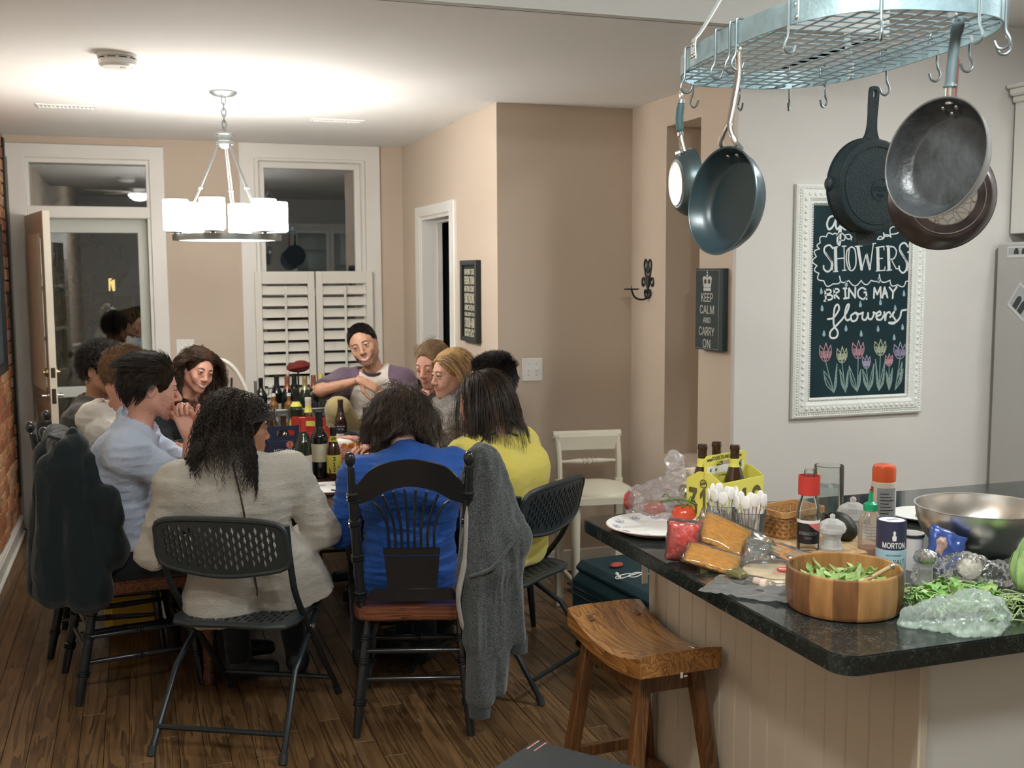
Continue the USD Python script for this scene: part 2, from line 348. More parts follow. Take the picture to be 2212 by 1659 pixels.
struct('wall_niche', [box((XC+.14, 4.70, .58), (XC+.46, 4.802, 2.5), 0), box((XC+.14, 5.165, .58), (XC+.46, 5.28, 2.5), 0), box((XC+.44, 4.802, .58), (XC+.50, 5.165, 2.5), 0), box((XC+.14, 4.802, .62), (XC+.46, 5.165, .70), 0), box((XC+.14, 4.802, 2.393), (XC+.46, 5.165, 2.5), 0)], tan)
struct('wall_kitchen', box((XC, YD, 0), (XR, YD+.03, ZK+.1), 0), grey)
struct('wall_right', box((XR, YK, 0), (XR+.15, YD+.1, ZK+.1), 0), grey)
struct('wall_back', box((XL-.2, YK-.15, 0), (XR+.15, YK, ZK+.1), 0), grey)
struct('wall_left_plaster', box((XL-.2, YK, 0), (XL-.012, 6.05, ZK+.1), 0), tan)
struct('ceiling_dining', box((XL-.2, 3.64, ZD), (XC+.14, YF+.2, ZD+.12), 0), ceilm)
struct('ceiling_kitchen', [box((XL-.2, YK-.1, ZK), (XR+.1, 3.66, ZK+.1), 0), box((XC+.14, 3.64, ZK), (XR+.1, YD+.05, ZK+.1), 0)], ceilm)
struct('trim_1', [box((XL-.2, 3.60, ZD), (XC+.14, 3.645, ZK), 0), box((XC+.10, 3.60, ZD), (XC+.145, YD-.001, ZK), 0)], mat('soffit_paint', (.60, .61, .59), .85, .2))
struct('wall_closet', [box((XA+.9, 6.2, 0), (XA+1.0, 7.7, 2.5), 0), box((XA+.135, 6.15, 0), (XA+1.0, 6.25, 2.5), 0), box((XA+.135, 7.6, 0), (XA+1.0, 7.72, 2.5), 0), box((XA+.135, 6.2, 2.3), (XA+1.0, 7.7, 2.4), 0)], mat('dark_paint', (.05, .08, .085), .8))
# brick wall on the left: the bricks in view one by one, on a mortar bed
bw = struct('wall_left', box((XL-.2, 6.05, 0), (XL-.012, YF, ZK+.1), 0), mortar)
for r in range(32):
    z0 = .135+r*.0745
    for c in range(-1, 8):
        y0 = 6.08+c*.215+(r % 2)*.1075; y1 = y0+.203; y0, y1 = max(y0, 6.08), min(y1, 7.52)
        if y1-y0 > .03 and z0 < 2.47: part(bw, 'brick', box((XL-.03, y0, z0), (XL-.004+rs.rand()*.010, y1, z0+.064), .004), brickm[rs.randint(4)], False)
struct('trim_2', box((XL-.02, 7.53, .25), (XL+.012, 7.60, 2.5), .004), black)                      # dark strip closing the brick against the door casing
struct('baseboard_left', [box((XL-.02, 3.0, 0), (XL+.012, 7.60, .125), .006), box((XL-.02, 3.0, 0), (XL+.026, 7.60, .022), .006), box((XL-.02, 3.0, .1), (XL+.018, 7.60, .11), .004)], white)
struct('baseboard_far', [box((.22, YF-.016, 0), (XA, YF+.01, .12), .005), box((.22, YF-.022, 0), (XA, YF+.01, .02), .005)], white)
struct('baseboard_right', [box((XA-.016, 5.56, 0), (XA+.01, 6.35, .12), .005), box((XA-.016, 7.30, 0), (XA+.01, YF, .12), .005), box((XA, YB-.016, 0), (XC, YB+.01, .12), .005), box((XC-.016, YD-.016, 0), (XC+.01, YB, .12), .005), box((XC, YD-.016, 0), (XR, YD+.01, .12), .005)], white)
# ---- door to the yard: casing, transom, storm door outside, the leaf swung into the room
dr = struct('door_1', [box((-.735, YF-.022, 0), (-.63, YF+.02, 2.49), .005), box((.12, YF-.022, 0), (.216, YF+.02, 2.49), .005), box((-.755, YF-.022, 2.40), (.216, YF+.02, 2.49), .005)], white)
part(dr, 'jamb', [box((-.63, YF-.005, 0), (-.61, YF+.20, 2.40), .002), box((.10, YF-.005, 0), (.12, YF+.20, 2.40), .002), box((-.63, YF-.005, 2.372), (.12, YF+.20, 2.40), .002)], white)
part(dr, 'transom_bar', [box((-.63, YF-.018, 2.02), (.12, YF+.14, 2.096), .005)], white)
part(dr, 'transom_pane', box((-.61, YF+.06, 2.096), (.10, YF+.064, 2.372), 0), pane, False)
sd = part(dr, 'storm_door', [box((-.61, YF+.13, 0), (-.54, YF+.165, 2.02), .004), box((.035, YF+.13, 0), (.10, YF+.165, 2.02), .004), box((-.61, YF+.13, 1.93), (.10, YF+.165, 2.02), .004), box((-.61, YF+.125, .84), (.10, YF+.17, .91), .004), box((-.61, YF+.13, 0), (.10, YF+.165, .25), .004), box((-.05, YF+.14, .25), (-.03, YF+.16, .84), .002)], mat('storm_white', (.62, .65, .60), .4))
part(sd, 'pane', [box((-.54, YF+.146, .91), (.035, YF+.150, 1.93), 0), box((-.54, YF+.146, .25), (.035, YF+.150, .84), 0)], pane, False)
part(sd, 'latch', [cbox((.02, YF+.10, 1.02), (.018, .05, .03), .004), tube([(.0, YF+.085, 1.0), (.0, YF+.085, 1.06)], .007)], chrome)
lf = thing('open_door', 'cream glazed door leaf swung open into the room beside the brick wall', 'door', loc=(-.628, YF-.01, 0), rz=-77.5)
LW = .715
def leafbox(x0, x1, z0, z1, t=.021): return box((x0, -t, z0), (x1, t, z1), .003)
cream = mat('door_cream', (.68, .62, .50), .4)
part(lf, 'leaf', [leafbox(0, .10, .012, 2.03), leafbox(LW-.10, LW, .012, 2.03), leafbox(0, LW, 1.88, 2.03), leafbox(0, LW, .012, .30), leafbox(0, LW, .84, .98), leafbox(.1, LW-.1, .3, .84, .010)], cream)
for z in (1.27, 1.575): part(lf, 'glazing_bar', leafbox(.1, LW-.1, z-.012, z+.012, .018), cream)
part(lf, 'glazing_bar', leafbox(LW/2-.012, LW/2+.012, .98, 1.88, .018), cream)
cz = np.linspace(.96, 1.9, 12); cx = np.linspace(.09, LW-.09, 60)
cm = thick(grid_mesh(np.stack(np.meshgrid(cx, cz, indexing='ij'), -1)[..., [0, 0, 1]]*[1, 0, 1]+np.stack([0*cx, -.03+.006*np.sin(cx*95), 0*cx], -1)[:, None]), .0015)
part(lf, 'curtain', cm, mat('sheer_curtain', (.72, .68, .58), .9, trans=0), label='gathered sheer curtain on the door glass')
for s in (-1, 1):
    part(lf, 'lever_handle', [lathe([(0, 0), (.026, 0), (.026, .006), (.010, .010), (.010, .04), (0, .04)], 20, (LW-.055, s*.021, .935), (-90*s, 0, 0)), tube([(LW-.055, s*.055, .935), (LW-.15, s*.06, .935)], .008)], chrome)
    part(lf, 'deadbolt', lathe([(0, 0), (.028, 0), (.026, .012), (.012, .014), (.012, .026), (0, .026)], 20, (LW-.055, s*.021, 1.075), (-90*s, 0, 0)), brass)
part(lf, 'latch_plate', [box((LW-.001, -.012, .89), (LW+.002, .012, .98), .001), box((LW-.001, -.012, 1.045), (LW+.002, .012, 1.105), .001)], mat('dark_bronze', (.08, .06, .04), .4, .5, .8))
for z in (.25, 1.05, 1.80): part(lf, 'hinge', tube([(-.006, -.027, z), (-.006, -.027, z+.09)], .007), mat('dark_bronze', (.08, .06, .04)))
# ---- window with cafe shutters
wn = struct('window_1', [box((.698, YF-.022, .56), (.80, YF+.02, ZD-.001), .005), box((1.555, YF-.022, .56), (1.665, YF+.02, ZD-.001), .005), box((.698, YF-.022, 2.43), (1.665, YF+.02, ZD-.001), .005)], white)
part(wn, 'sill', [box((.66, YF-.07, .585), (1.70, YF+.02, .62), .008), box((.698, YF-.025, .50), (1.665, YF+.01, .585), .005)], white)
part(wn, 'stop', [box((.80, YF-.03, .62), (.826, YF+.14, 2.43), .004), box((1.53, YF-.03, .62), (1.555, YF+.14, 2.43), .004), box((.80, YF-.03, 2.418), (1.555, YF+.14, 2.44), .004)], white)
part(wn, 'sash', [box((.826, YF+.02, 1.50), (.868, YF+.06, 2.418), .004), box((1.488, YF+.02, 1.50), (1.53, YF+.06, 2.418), .004), box((.826, YF+.02, 2.375), (1.53, YF+.06, 2.418), .004), box((.826, YF+.02, 1.50), (1.53, YF+.06, 1.55), .004),
   box((.826, YF+.065, .62), (.868, YF+.10, 1.53), .004), box((1.488, YF+.065, .62), (1.53, YF+.10, 1.53), .004), box((.826, YF+.065, .62), (1.53, YF+.10, .69), .004)], white)
part(wn, 'pane', box((.868, YF+.038, 1.55), (1.488, YF+.042, 2.375), 0), pane, False); part(wn, 'pane', box((.868, YF+.080, .69), (1.488, YF+.084, 1.52), 0), pane, False)
shm = mat('shutter_white', (.80, .78, .72), .42, .4)
for k, (x0, x1) in enumerate(((.778, 1.184), (1.192, 1.592))):
    sh = thing('cafe_shutter', ['left louvred white cafe shutter panel in the lower window', 'right louvred white cafe shutter panel, behind the man in purple'][k], 'shutter', 'louvred cafe shutters', loc=((x0+x1)/2, YF-.045, .63))
    w = (x1-x0)/2; H = 1.04; f = .047
    part(sh, 'stile', box((-w, -.014, 0), (-w+f, .014, H), .003), shm); part(sh, 'stile', box((w-f, -.014, 0), (w, .014, H), .003), shm)
    part(sh, 'rail', box((-w+f, -.014, H-.085), (w-f, .014, H), .003), shm); part(sh, 'rail', box((-w+f, -.014, 0), (w-f, .014, .09), .003), shm)
    for i in range(11):
        z = H-.085-.045-i*.0783; L = tube([(-w+f+.002, 0, 0), (w-f-.002, 0, 0)], 1.0, 10); L.apply_transform(np.diag([1, .0055, .038, 1])); part(sh, 'louver', xf(L, (0, .004, z), (-38, 0, 0)), shm, 40)
    part(sh, 'tilt_rod', box((-.008, -.036, .11), (.008, -.026, H-.10), .002), shm)
# ---- doorway in the right wall, dark closet behind
d2 = struct('door_2', [box((XA-.02, 6.354, 0), (XA+.01, 6.46, 2.091), .005), box((XA-.02, 7.19, 0), (XA+.01, 7.302, 2.091), .005), box((XA-.02, 6.354, 2.02), (XA+.01, 7.302, 2.091), .005)], white)
part(d2, 'jamb', [box((XA-.005, 6.45, 0), (XA+.14, 6.468, 2.02), .002), box((XA-.005, 7.182, 0), (XA+.14, 7.20, 2.02), .002), box((XA-.005, 6.46, 2.0), (XA+.14, 7.19, 2.022), .002)], white)
part(d2, 'door_stop', [box((XA+.10, 7.165, 0), (XA+.135, 7.182, 2.0), .002), box((XA+.10, 6.47, 1.985), (XA+.135, 7.182, 2.0), .002)], white)
# ---- ceiling fittings
def vent(x, y, label):
    v = thing('ceiling_vent', label, 'vent', 'ceiling air vents', loc=(x, y, ZD))
    part(v, 'frame', [box((-.15, -.055, -.006), (.15, -.042, .001), .002), box((-.15, .042, -.006), (.15, .055, .001), .002), box((-.15, -.055, -.006), (-.135, .055, .001), .002), box((.135, -.055, -.006), (.15, .055, .001), .002)], white2)
    for i in range(13): part(v, 'slat', cbox((-.12+i*.02, 0, -.003), (.002, .086, .009), 0, rot=(0, 30, 0)), white2)
vent(-.30, 6.37, 'white ceiling air vent above the yard door'); vent(1.155, 6.50, 'white ceiling air vent above the shuttered window')
sm = thing('smoke_detector', 'round white smoke detector on the dining ceiling', 'smoke detector', loc=(-.03, 4.85, ZD))
part(sm, 'base', lathe([(0, 0), (.078, 0), (.078, -.010), (.07, -.012), (0, -.012)], 40), white2); part(sm, 'cover', lathe([(.068, -.010), (.074, -.020), (.073, -.04), (.062, -.05), (0, -.052), (0, -.010)], 40), white2)
for i in range(10): part(sm, 'vent_slot', xf(box((.0715, -.016, -.020), (.0745, .016, -.0165), 0), (0, 0, 0), (0, 0, i*36)), black, False)
part(sm, 'test_button', lathe([(0, -.051), (.012, -.051), (.012, -.054), (0, -.055)], 20, (.02, -.01, 0)), white2)
# ---- chandelier
ch = thing('chandelier', 'six-light round iron chandelier with white glass shades over the table', 'chandelier', loc=(.447, 5.653, 0))
iron = mat('pewter_iron', (.22, .235, .23), .42, .5, .75)
part(ch, 'canopy', lathe([(0, ZD), (.066, ZD), (.068, ZD-.006), (.05, ZD-.02), (.012, ZD-.028), (0, ZD-.028)], 36), iron)
for i in range(6):
    a = np.linspace(0, 2*PI, 20, endpoint=False); c = np.stack([.010*np.cos(a), 0*a, .021*np.sin(a)], 1); c = c if i % 2 == 0 else c[:, [1, 0, 2]]
    part(ch, 'chain_link', xf(tube(c, .0028, 6, True), (0, 0, ZD-.043-i*.0285)), iron)
part(ch, 'hub', lathe([(0, 2.36), (.010, 2.36), (.012, 2.345), (.042, 2.343), (.044, 2.335), (.040, 2.328), (.044, 2.321), (.044, 2.305), (.040, 2.299), (.044, 2.292), (.042, 2.285), (.03, 2.28), (.018, 2.268), (0, 2.262)], 36), iron)
for k in range(3):
    a = math.radians(75+120*k); q = np.array([math.cos(a), math.sin(a), 0]); n = np.array([-q[1], q[0], 0])
    for s in (-1, 1): part(ch, 'rod', tube([.03*q+n*s*.004+[0, 0, 2.285], .125*q+n*s*.006+[0, 0, 2.08], .232*q+n*s*.004+[0, 0, 1.845]], .0042, 8), iron)
    part(ch, 'rod_clip', cbox(.128*q+[0, 0, 2.07], (.018, .026, .014), .003, rz=math.degrees(a)), iron)
a = np.linspace(0, 2*PI, 72, endpoint=False); rp = [(.232, 1.818), (.262, 1.818), (.262, 1.846), (.232, 1.846)]
part(ch, 'ring', grid_mesh(np.array([[(r*math.cos(t), r*math.sin(t), z) for t in a] for r, z in rp+rp[:1]]), closed=True), iron, 30)
shade = usdkit.material(stage, LK+'lit_shade', {'e': ('emission', {'color': (1, .96, .90), 'strength': SHADE_L})}, surface='e.emission')
for k in range(6):
    a = math.radians(10+60*k); p = (.247*math.cos(a), .247*math.sin(a), 0)
    part(ch, 'bobeche', lathe([(0, 1.845), (.012, 1.845), (.012, 1.853), (.05, 1.856), (.05, 1.862), (0, 1.862)], 28, p), iron)
    part(ch, 'glass_shade', lathe([(0, 1.864), (.056, 1.864), (.060, 1.870), (.060, 2.008), (.057, 2.012), (.054, 2.008), (.054, 1.872), (0, 1.872)], 32, p), shade, 40)
# ---- kitchen ceiling lights and the fan behind and above the camera (seen in the door glass)
fan = thing('ceiling_fan', 'white ceiling fan with a lit bowl in the front of the room', 'ceiling fan', loc=(.1, 1.3, ZK))
part(fan, 'motor', lathe([(0, 0), (.07, 0), (.07, -.04), (.02, -.05), (.02, -.12), (.10, -.13), (.12, -.16), (.12, -.20), (.09, -.22), (0, -.22)], 32), white2)
part(fan, 'bowl', lathe([(0, -.29), (.05, -.285), (.10, -.26), (.125, -.222), (.12, -.215), (0, -.215)], 32), emitter('lit_bowl', (1, .95, .88), FAN_L))
for k in range(5): part(fan, 'blade', xf(ext(Polygon([(.12, -.03), (.2, -.06), (.6, -.07), (.65, 0), (.6, .07), (.2, .06), (.12, .03)]), .008), (0, 0, -.185), (0, 0, 18+72*k)), mat('fan_blade', (.62, .60, .56), .5))
can = emitter('lit_lamp', (.97, 1.0, .98), CAN_L)
fm = thing('flush_ceiling_lamp', 'round flush-mount glass lamp on the kitchen ceiling left of the counter', 'ceiling lamp', loc=(1.15, 1.15, ZK))
part(fm, 'pan', lathe([(0, 0), (.15, 0), (.155, -.02), (.14, -.028), (0, -.028)], 36), white2); part(fm, 'bowl', lathe([(.138, -.026), (.142, -.045), (.12, -.085), (.07, -.11), (0, -.118), (0, -.026)], 36), can)
can2 = emitter('lit_lamp_bright', (.97, 1.0, .99), CAN_L*2.6)
for x, y, w in ((4.2, 1.7, 'in front of the fridge'), (3.35, 2.8, 'over the kitchen aisle')):
    r = thing('recessed_lamp', 'recessed kitchen lamp '+w, 'ceiling lamp', 'recessed kitchen lamps', loc=(x, y, ZK))
    part(r, 'trim_ring', lathe([(.095, .0), (.125, 0), (.125, -.005), (.10, -.006), (.092, -.001)], 32), white2); part(r, 'lens', lathe([(0, -.002), (.095, -.002), (.095, -.004), (0, -.004)], 32), can2)
# ---- upper cabinets on the back wall (reflected in the window)
def cabinet(name, label, w, d, h, loc, rz, doors=2, glazed=True, crown=True):
    c = thing(name, label, 'cabinet', loc=loc, rz=rz)          # front faces -y locally
    part(c, 'carcass', [box((-w/2, 0, 0), (-w/2+.018, d, h), .002), box((w/2-.018, 0, 0), (w/2, d, h), .002), box((-w/2, 0, 0), (w/2, d, .018), .002), box((-w/2, 0, h-.018), (w/2, d, h), .002), box((-w/2, d-.01, 0), (w/2, d, h), .002), box((-w/2, .03, h*.36), (w/2, d, h*.36+.016), .002), box((-w/2, .03, h*.68), (w/2, d, h*.68+.016), .002)], white)
    if crown: part(c, 'crown', [box((-w/2-.02, -.04, h), (w/2+.02, d, h+.03), .006), box((-w/2-.045, -.065, h+.03), (w/2+.045, d, h+.07), .01), box((-w/2-.06, -.08, h+.065), (w/2+.06, d, h+.085), .005)], white)
    dw = w/doors
    for i in range(doors):
        x0, x1 = -w/2+i*dw+.003, -w/2+(i+1)*dw-.003; b = .06
        q = part(c, 'door', [box((x0, -.022, .003), (x0+b, -.001, h-.003), .003), box((x1-b, -.022, .003), (x1, -.001, h-.003), .003), box((x0+b, -.022, .003), (x1-b, -.001, b), .003), box((x0+b, -.022, h-b), (x1-b, -.001, h-.003), .003)], white)
        part(q, 'glass' if glazed else 'panel', box((x0+b, -.012, b), (x1-b, -.008, h-b), 0), pane if glazed else white, False)
        part(q, 'knob', lathe([(0, 0), (.006, 0), (.006, .012), (.014, .018), (.014, .024), (0, .028)], 16, ((x1-.03 if i % 2 == 0 else x0+.03), -.022, .12), (90, 0, 0)), chrome)
cabinet('glazed_cabinet', 'white glazed wall cabinet at the back of the kitchen', 1.15, .34, .95, (2.95, YK+.36, 1.40), 180)
cabinet('fridge_cabinet', 'white crowned cabinet above the fridge at the right edge', .52, .62, .64, (4.41, 3.82, 1.835), 0, 2, False)
# ---- outside: a shrub and a fence in the dark yard
leafm = mat('night_leaf', (.06, .10, .035), .5); tr = thing('yard_shrub', 'leafy shrub in the dark yard beyond the glass door', 'shrub', loc=(-.65, 9.9, 0))
part(tr, 'stem', [tube([(0, 0, 0), (.05, .02, .8), (-.03, 0, 1.5)], [.03, .02, .01]), tube([(.03, 0, .5), (.3, .1, 1.3)], [.015, .006])], mat('bark', (.06, .045, .03), .9))
L = []
for i in range(260):
    p = rs.randn(3)*[.36, .3, .42]+[.05, 0, 1.45]; s = .05+.04*rs.rand(); L.append(xf(trimesh.Trimesh([(-s, 0, 0), (0, -.35*s, .1*s), (s, 0, 0), (0, .35*s, .1*s)], [[0, 1, 2], [0, 2, 3]], process=False), p, tuple(rs.rand(3)*360)))
part(tr, 'foliage', L, leafm, False, kind='stuff')
yl = thing('yard_lantern', 'small warm lantern hanging in the dark yard behind the door glass', 'lantern', loc=(-.2, 11.2, 0)); part(yl, 'post', tube([(0, .05, 0), (0, .05, 1.6), (0, 0, 1.62)], .012), black); part(yl, 'lamp', box((-.028, -.028, 1.50), (.028, .028, 1.62), .005), emitter('lantern_glow', (1, .72, .25), 1.2)); part(yl, 'cap', lathe([(0, 1.68), (.05, 1.62), (0, 1.62)], 12), black)
struct('ground', box((-6, YF+.22, -.2), (6, 14, -.1), 0), mat('yard_ground', (.05, .045, .035), .9))
fn = thing('yard_fence', 'dim timber board fence across the dark yard', 'fence', loc=(0, 11.6, 0))
for i in range(26): part(fn, 'board', box((-3.2+i*.2, 0, -.1), (-3.2+i*.2+.185, .02, 1.45+.02*(i % 3)), .003), mat('fence_board', (.12, .085, .05), .85))
# ================================================================ dining furniture
blk = mat('chair_black_lacquer', (.010, .013, .016), .22, .55, coat=.3); blkp = mat('folding_chair_plastic', (.022, .030, .033), .42, .5, bump=.06, bscale=400); blks = mat('folding_chair_steel', (.018, .026, .030), .3, .5, .2)
seatwood = wood('seat_mahogany', (.06, .018, .008), (.20, .07, .03), 5, 0, .28, .3, .08)
tablewood = wood('table_mahogany', (.055, .02, .012), (.17, .07, .045), 4, 1, .22, .4, .05)
# ---- oval table
TC, TA, TB, TZ = (.56, 5.17), .56, .98, .75
tb = thing('dining_table', 'dark reddish brown oval dining table crowded with bottles and plates', 'table', loc=(TC[0], TC[1], 0))
t = np.linspace(0, 2*PI, 96, endpoint=False); ov = lambda a, b, e=2.5: np.stack([a*np.sign(np.cos(t))*np.abs(np.cos(t))**(2/e), b*np.sign(np.sin(t))*np.abs(np.sin(t))**(2/e)], 1)
rings = [(0.0, TZ), (.04, TZ), (.012, TZ-.002), (.0, TZ-.010), (.004, TZ-.022), (.016, TZ-.03), (.05, TZ-.032)]
prof = [(TA*.02, TB*.02, TZ), (TA-.02, TB-.02, TZ), (TA-.006, TB-.006, TZ-.003), (TA, TB, TZ-.010), (TA-.003, TB-.003, TZ-.020), (TA-.016, TB-.016, TZ-.030), (TA*.02, TB*.02, TZ-.030)]
P = np.array([np.c_[ov(a, b), np.full(96, z)] for a, b, z in prof]); part(tb, 'tabletop', grid_mesh(P[::-1], closed=True), tablewood, 30)
P = np.array([np.c_[ov(a, b), np.full(96, z)] for a, b, z in [(TA-.09, TB-.09, TZ-.03), (TA-.09, TB-.09, TZ-.11), (TA-.11, TB-.11, TZ-.11), (TA-.11, TB-.11, TZ-.03)]]); part(tb, 'apron', grid_mesh(P, closed=True), tablewood, 30)
tprof = [(0, 0), (.022, 0), (.026, .03), (.020, .08), (.030, .25), (.036, .42), (.022, .50), (.034, .52), (.034, .54), (.024, .56), (.036, .60), (.036, .72), (0, .72)]
for sx in (-1, 1):
    for sy in (-1, 1): part(tb, 'leg', lathe(tprof, 20, (sx*.33, sy*.70, 0)), tablewood)
# ---- press-back kitchen chair with fanned spindles (faces +y locally, seat centre at origin)
def turned(a, b, r, beads, n=14):
    """A turned bar from a to b: radius r swelling mid-way with rings at the given fractions."""
    a, b = np.array(a, float), np.array(b, float); L = np.linalg.norm(b-a); z = [0]; s = sorted(beads); pr = [(0, 0)]
    for q in np.linspace(0, 1, 25): pr.append((r*(.78+.30*math.sin(PI*q)), q*L))
    for q in s:
        for d in (-.02, 0, .02):
            pr += [(r*1.0, (q+d)*L-.005), (r*1.32, (q+d)*L-.002), (r*1.32, (q+d)*L+.002), (r*1.0, (q+d)*L+.005)]
    pr = [pr[0]]+sorted(pr[1:], key=lambda x: x[1])+[(0, L)]; m = lathe(pr, n); u, v, d = frame_of(b-a); M = np.eye(4); M[:3, 0], M[:3, 1], M[:3, 2], M[:3, 3] = u, v, d, a; m.apply_transform(M); return m
def spindle_chair(label, loc, rz, group=None, seat=seatwood):
    c = thing('spindle_chair', label, 'chair', group, loc=loc, rz=rz)
    sh = Polygon(smoothpath([(-.20, -.205), (-.215, 0), (-.225, .16), (-.17, .225), (0, .235), (.17, .225), (.225, .16), (.215, 0), (.20, -.205), (0, -.225)], 8, True)); top = ext(sh, .036, .422)
    part(c, 'seat', [top, ext(sh.buffer(-.012), .008, .456), ext(sh.buffer(-.01), .01, .414)], seat, 40)
    for s in (-1, 1):
        part(c, 'leg', turned((s*.215, .215, 0), (s*.155, .165, .42), .017, [.3, .7]), blk); part(c, 'leg', turned((s*.205, -.255, 0), (s*.165, -.175, .42), .018, [.28, .62, .82]), blk)
        part(c, 'post', [turned((s*.185, -.185, .44), (s*.205, -.285, .985), .0175, [.12, .38, .62, .8]), lathe([(0, 0), (.012, 0), (.010, .008), (.017, .018), (.020, .032), (.016, .048), (.008, .056), (0, .058)], 16, (s*.2055, -.287, .982), (10, 0, 0))], blk)
        for z, y in ((.16, .01), (.26, -.01)): part(c, 'side_stretcher', turned((s*.193, .19-z*.06, z), (s*.190, -.225+z*.08, z), .011, [.5]), blk)
    for z in (.20, .30): part(c, 'rear_stretcher', turned((-.185, -.235+z*.1, z), (.185, -.235+z*.1, z), .010, []), blk); part(c, 'front_stretcher', turned((-.195, .20-z*.1, z+.02), (.195, .20-z*.1, z+.02), .011, [.5]), blk)
    def back(x, z): return -.185-(z-.44)*.184+.018*(abs(x)/.2)**2-.012           # the raked, slightly curved back
    def slab(poly, th):
        m = ext(poly, th); v = trimesh.remesh.subdivide_to_size(m.vertices, m.faces, .03, max_iter=6); m = trimesh.Trimesh(*v, process=False); x, z, y = m.vertices.T; m.vertices = np.stack([x, np.array([back(a, b) for a, b in zip(x, z)])+y-th/2, z], 1); m.invert() if m.volume < 0 else None; return m
    top = smoothpath([(-.19, .915), (-.12, .985), (0, 1.012), (.12, .985), (.19, .915)], 8); bot = smoothpath([(.195, .845), (.14, .865), (.08, .90), (0, .915), (-.08, .90), (-.14, .865), (-.195, .845)], 8)
    part(c, 'crest_rail', slab(Polygon(np.vstack([top, bot])), .022), blk, 35)
    part(c, 'lower_rail', slab(Polygon([(-.10, .66), (.10, .66), (.10, .685), (-.10, .685)]), .016), blk); part(c, 'splat', slab(Polygon([(-.088, .53), (.088, .53), (.098, .655), (-.098, .655)]), .012), blk); part(c, 'base_rail', slab(Polygon([(-.17, .485), (.17, .485), (.14, .53), (-.14, .53)]), .018), blk)
    for k in range(8):
        f = (k-3.5)/3.5; p = smoothpath([(f*.080, .682), (f*.082, .76), (f*.105, .83), (f*.135, .905-.045*f*f)], 5); part(c, 'spindle', tube([(x, back(x, z), z) for x, z in p], .0075, 8, flat=.7), blk)
    return c
c6 = spindle_chair('black spindle-back chair with brown seat, in front, with the grey hoodie on it', (.965, 3.955, 0), -17, 'black spindle-back dining chairs')
dup(c6, (-.045, 4.66, 0), -80, 'black spindle-back chair under the dark coat at the left of the table')
dup(c6, (-.13, 5.20, 0), -95, 'black spindle-back chair by the open door, its finial clear of the coat')
dup(c6, (1.43, 6.42, 0), 150, 'black spindle-back chair at the far right, under the man in purple')
sq = thing('low_stool', 'low black stool under the black-haired man in plaid', 'stool', 'low black stools', loc=(1.61, 4.83, 0)); part(sq, 'seat', lathe([(0, .42), (.15, .42), (.17, .43), (.17, .45), (.15, .46), (0, .455)], 28), blk)
for k in range(4): part(sq, 'leg', turned((.15*math.cos(k*PI/2+.78), .15*math.sin(k*PI/2+.78), 0), (.11*math.cos(k*PI/2+.78), .11*math.sin(k*PI/2+.78), .425), .015, [.5]), blk)
dup(sq, (1.54, 5.25, 0), 0, 'low black stool under the blonde woman in marled grey'); dup(sq, (-.27, 5.75, 0), 0, 'low black stool under the dark-haired man at the far left'); dup(sq, (1.56, 5.69, 0), 0, 'low black stool under the woman in black')
# ---- hoop-back Windsor chair at the far end
wc = thing('windsor_chair', 'hoop-back chair with pale worn hoop behind the smiling long-haired woman', 'chair', loc=(.385, 6.47, 0), rz=172)
sh = Polygon(smoothpath([(-.21, -.18), (-.225, .05), (-.16, .21), (0, .225), (.16, .21), (.225, .05), (.21, -.18), (0, -.22)], 8, True)); part(wc, 'seat', [ext(sh, .034, .42)], blk)
hp = smoothpath([(-.19, -.17, .45), (-.215, -.205, .70), (-.20, -.24, .93), (-.12, -.265, 1.10), (0, -.272, 1.155), (.12, -.265, 1.10), (.20, -.24, .93), (.215, -.205, .70), (.19, -.17, .45)], 8); part(wc, 'hoop', tube(hp, .0145, 10), mat('worn_paint', (.55, .53, .46), .35))
for k in range(7):
    f = (k-3)/3; zt = 1.15-.27*abs(f)**2.2; part(wc, 'spindle', tube([(f*.12, -.18, .45), (f*.165, -.18-(zt-.45)*.128, zt)], .007), blk)
for sx in (-1, 1): part(wc, 'leg', turned((sx*.22, .2, 0), (sx*.14, .14, .42), .016, [.5]), blk); part(wc, 'leg', turned((sx*.22, -.22, 0), (sx*.14, -.14, .42), .016, [.5]), blk); part(wc, 'stretcher', tube([(sx*.185, .175, .18), (sx*.185, -.185, .18)], .010), blk)
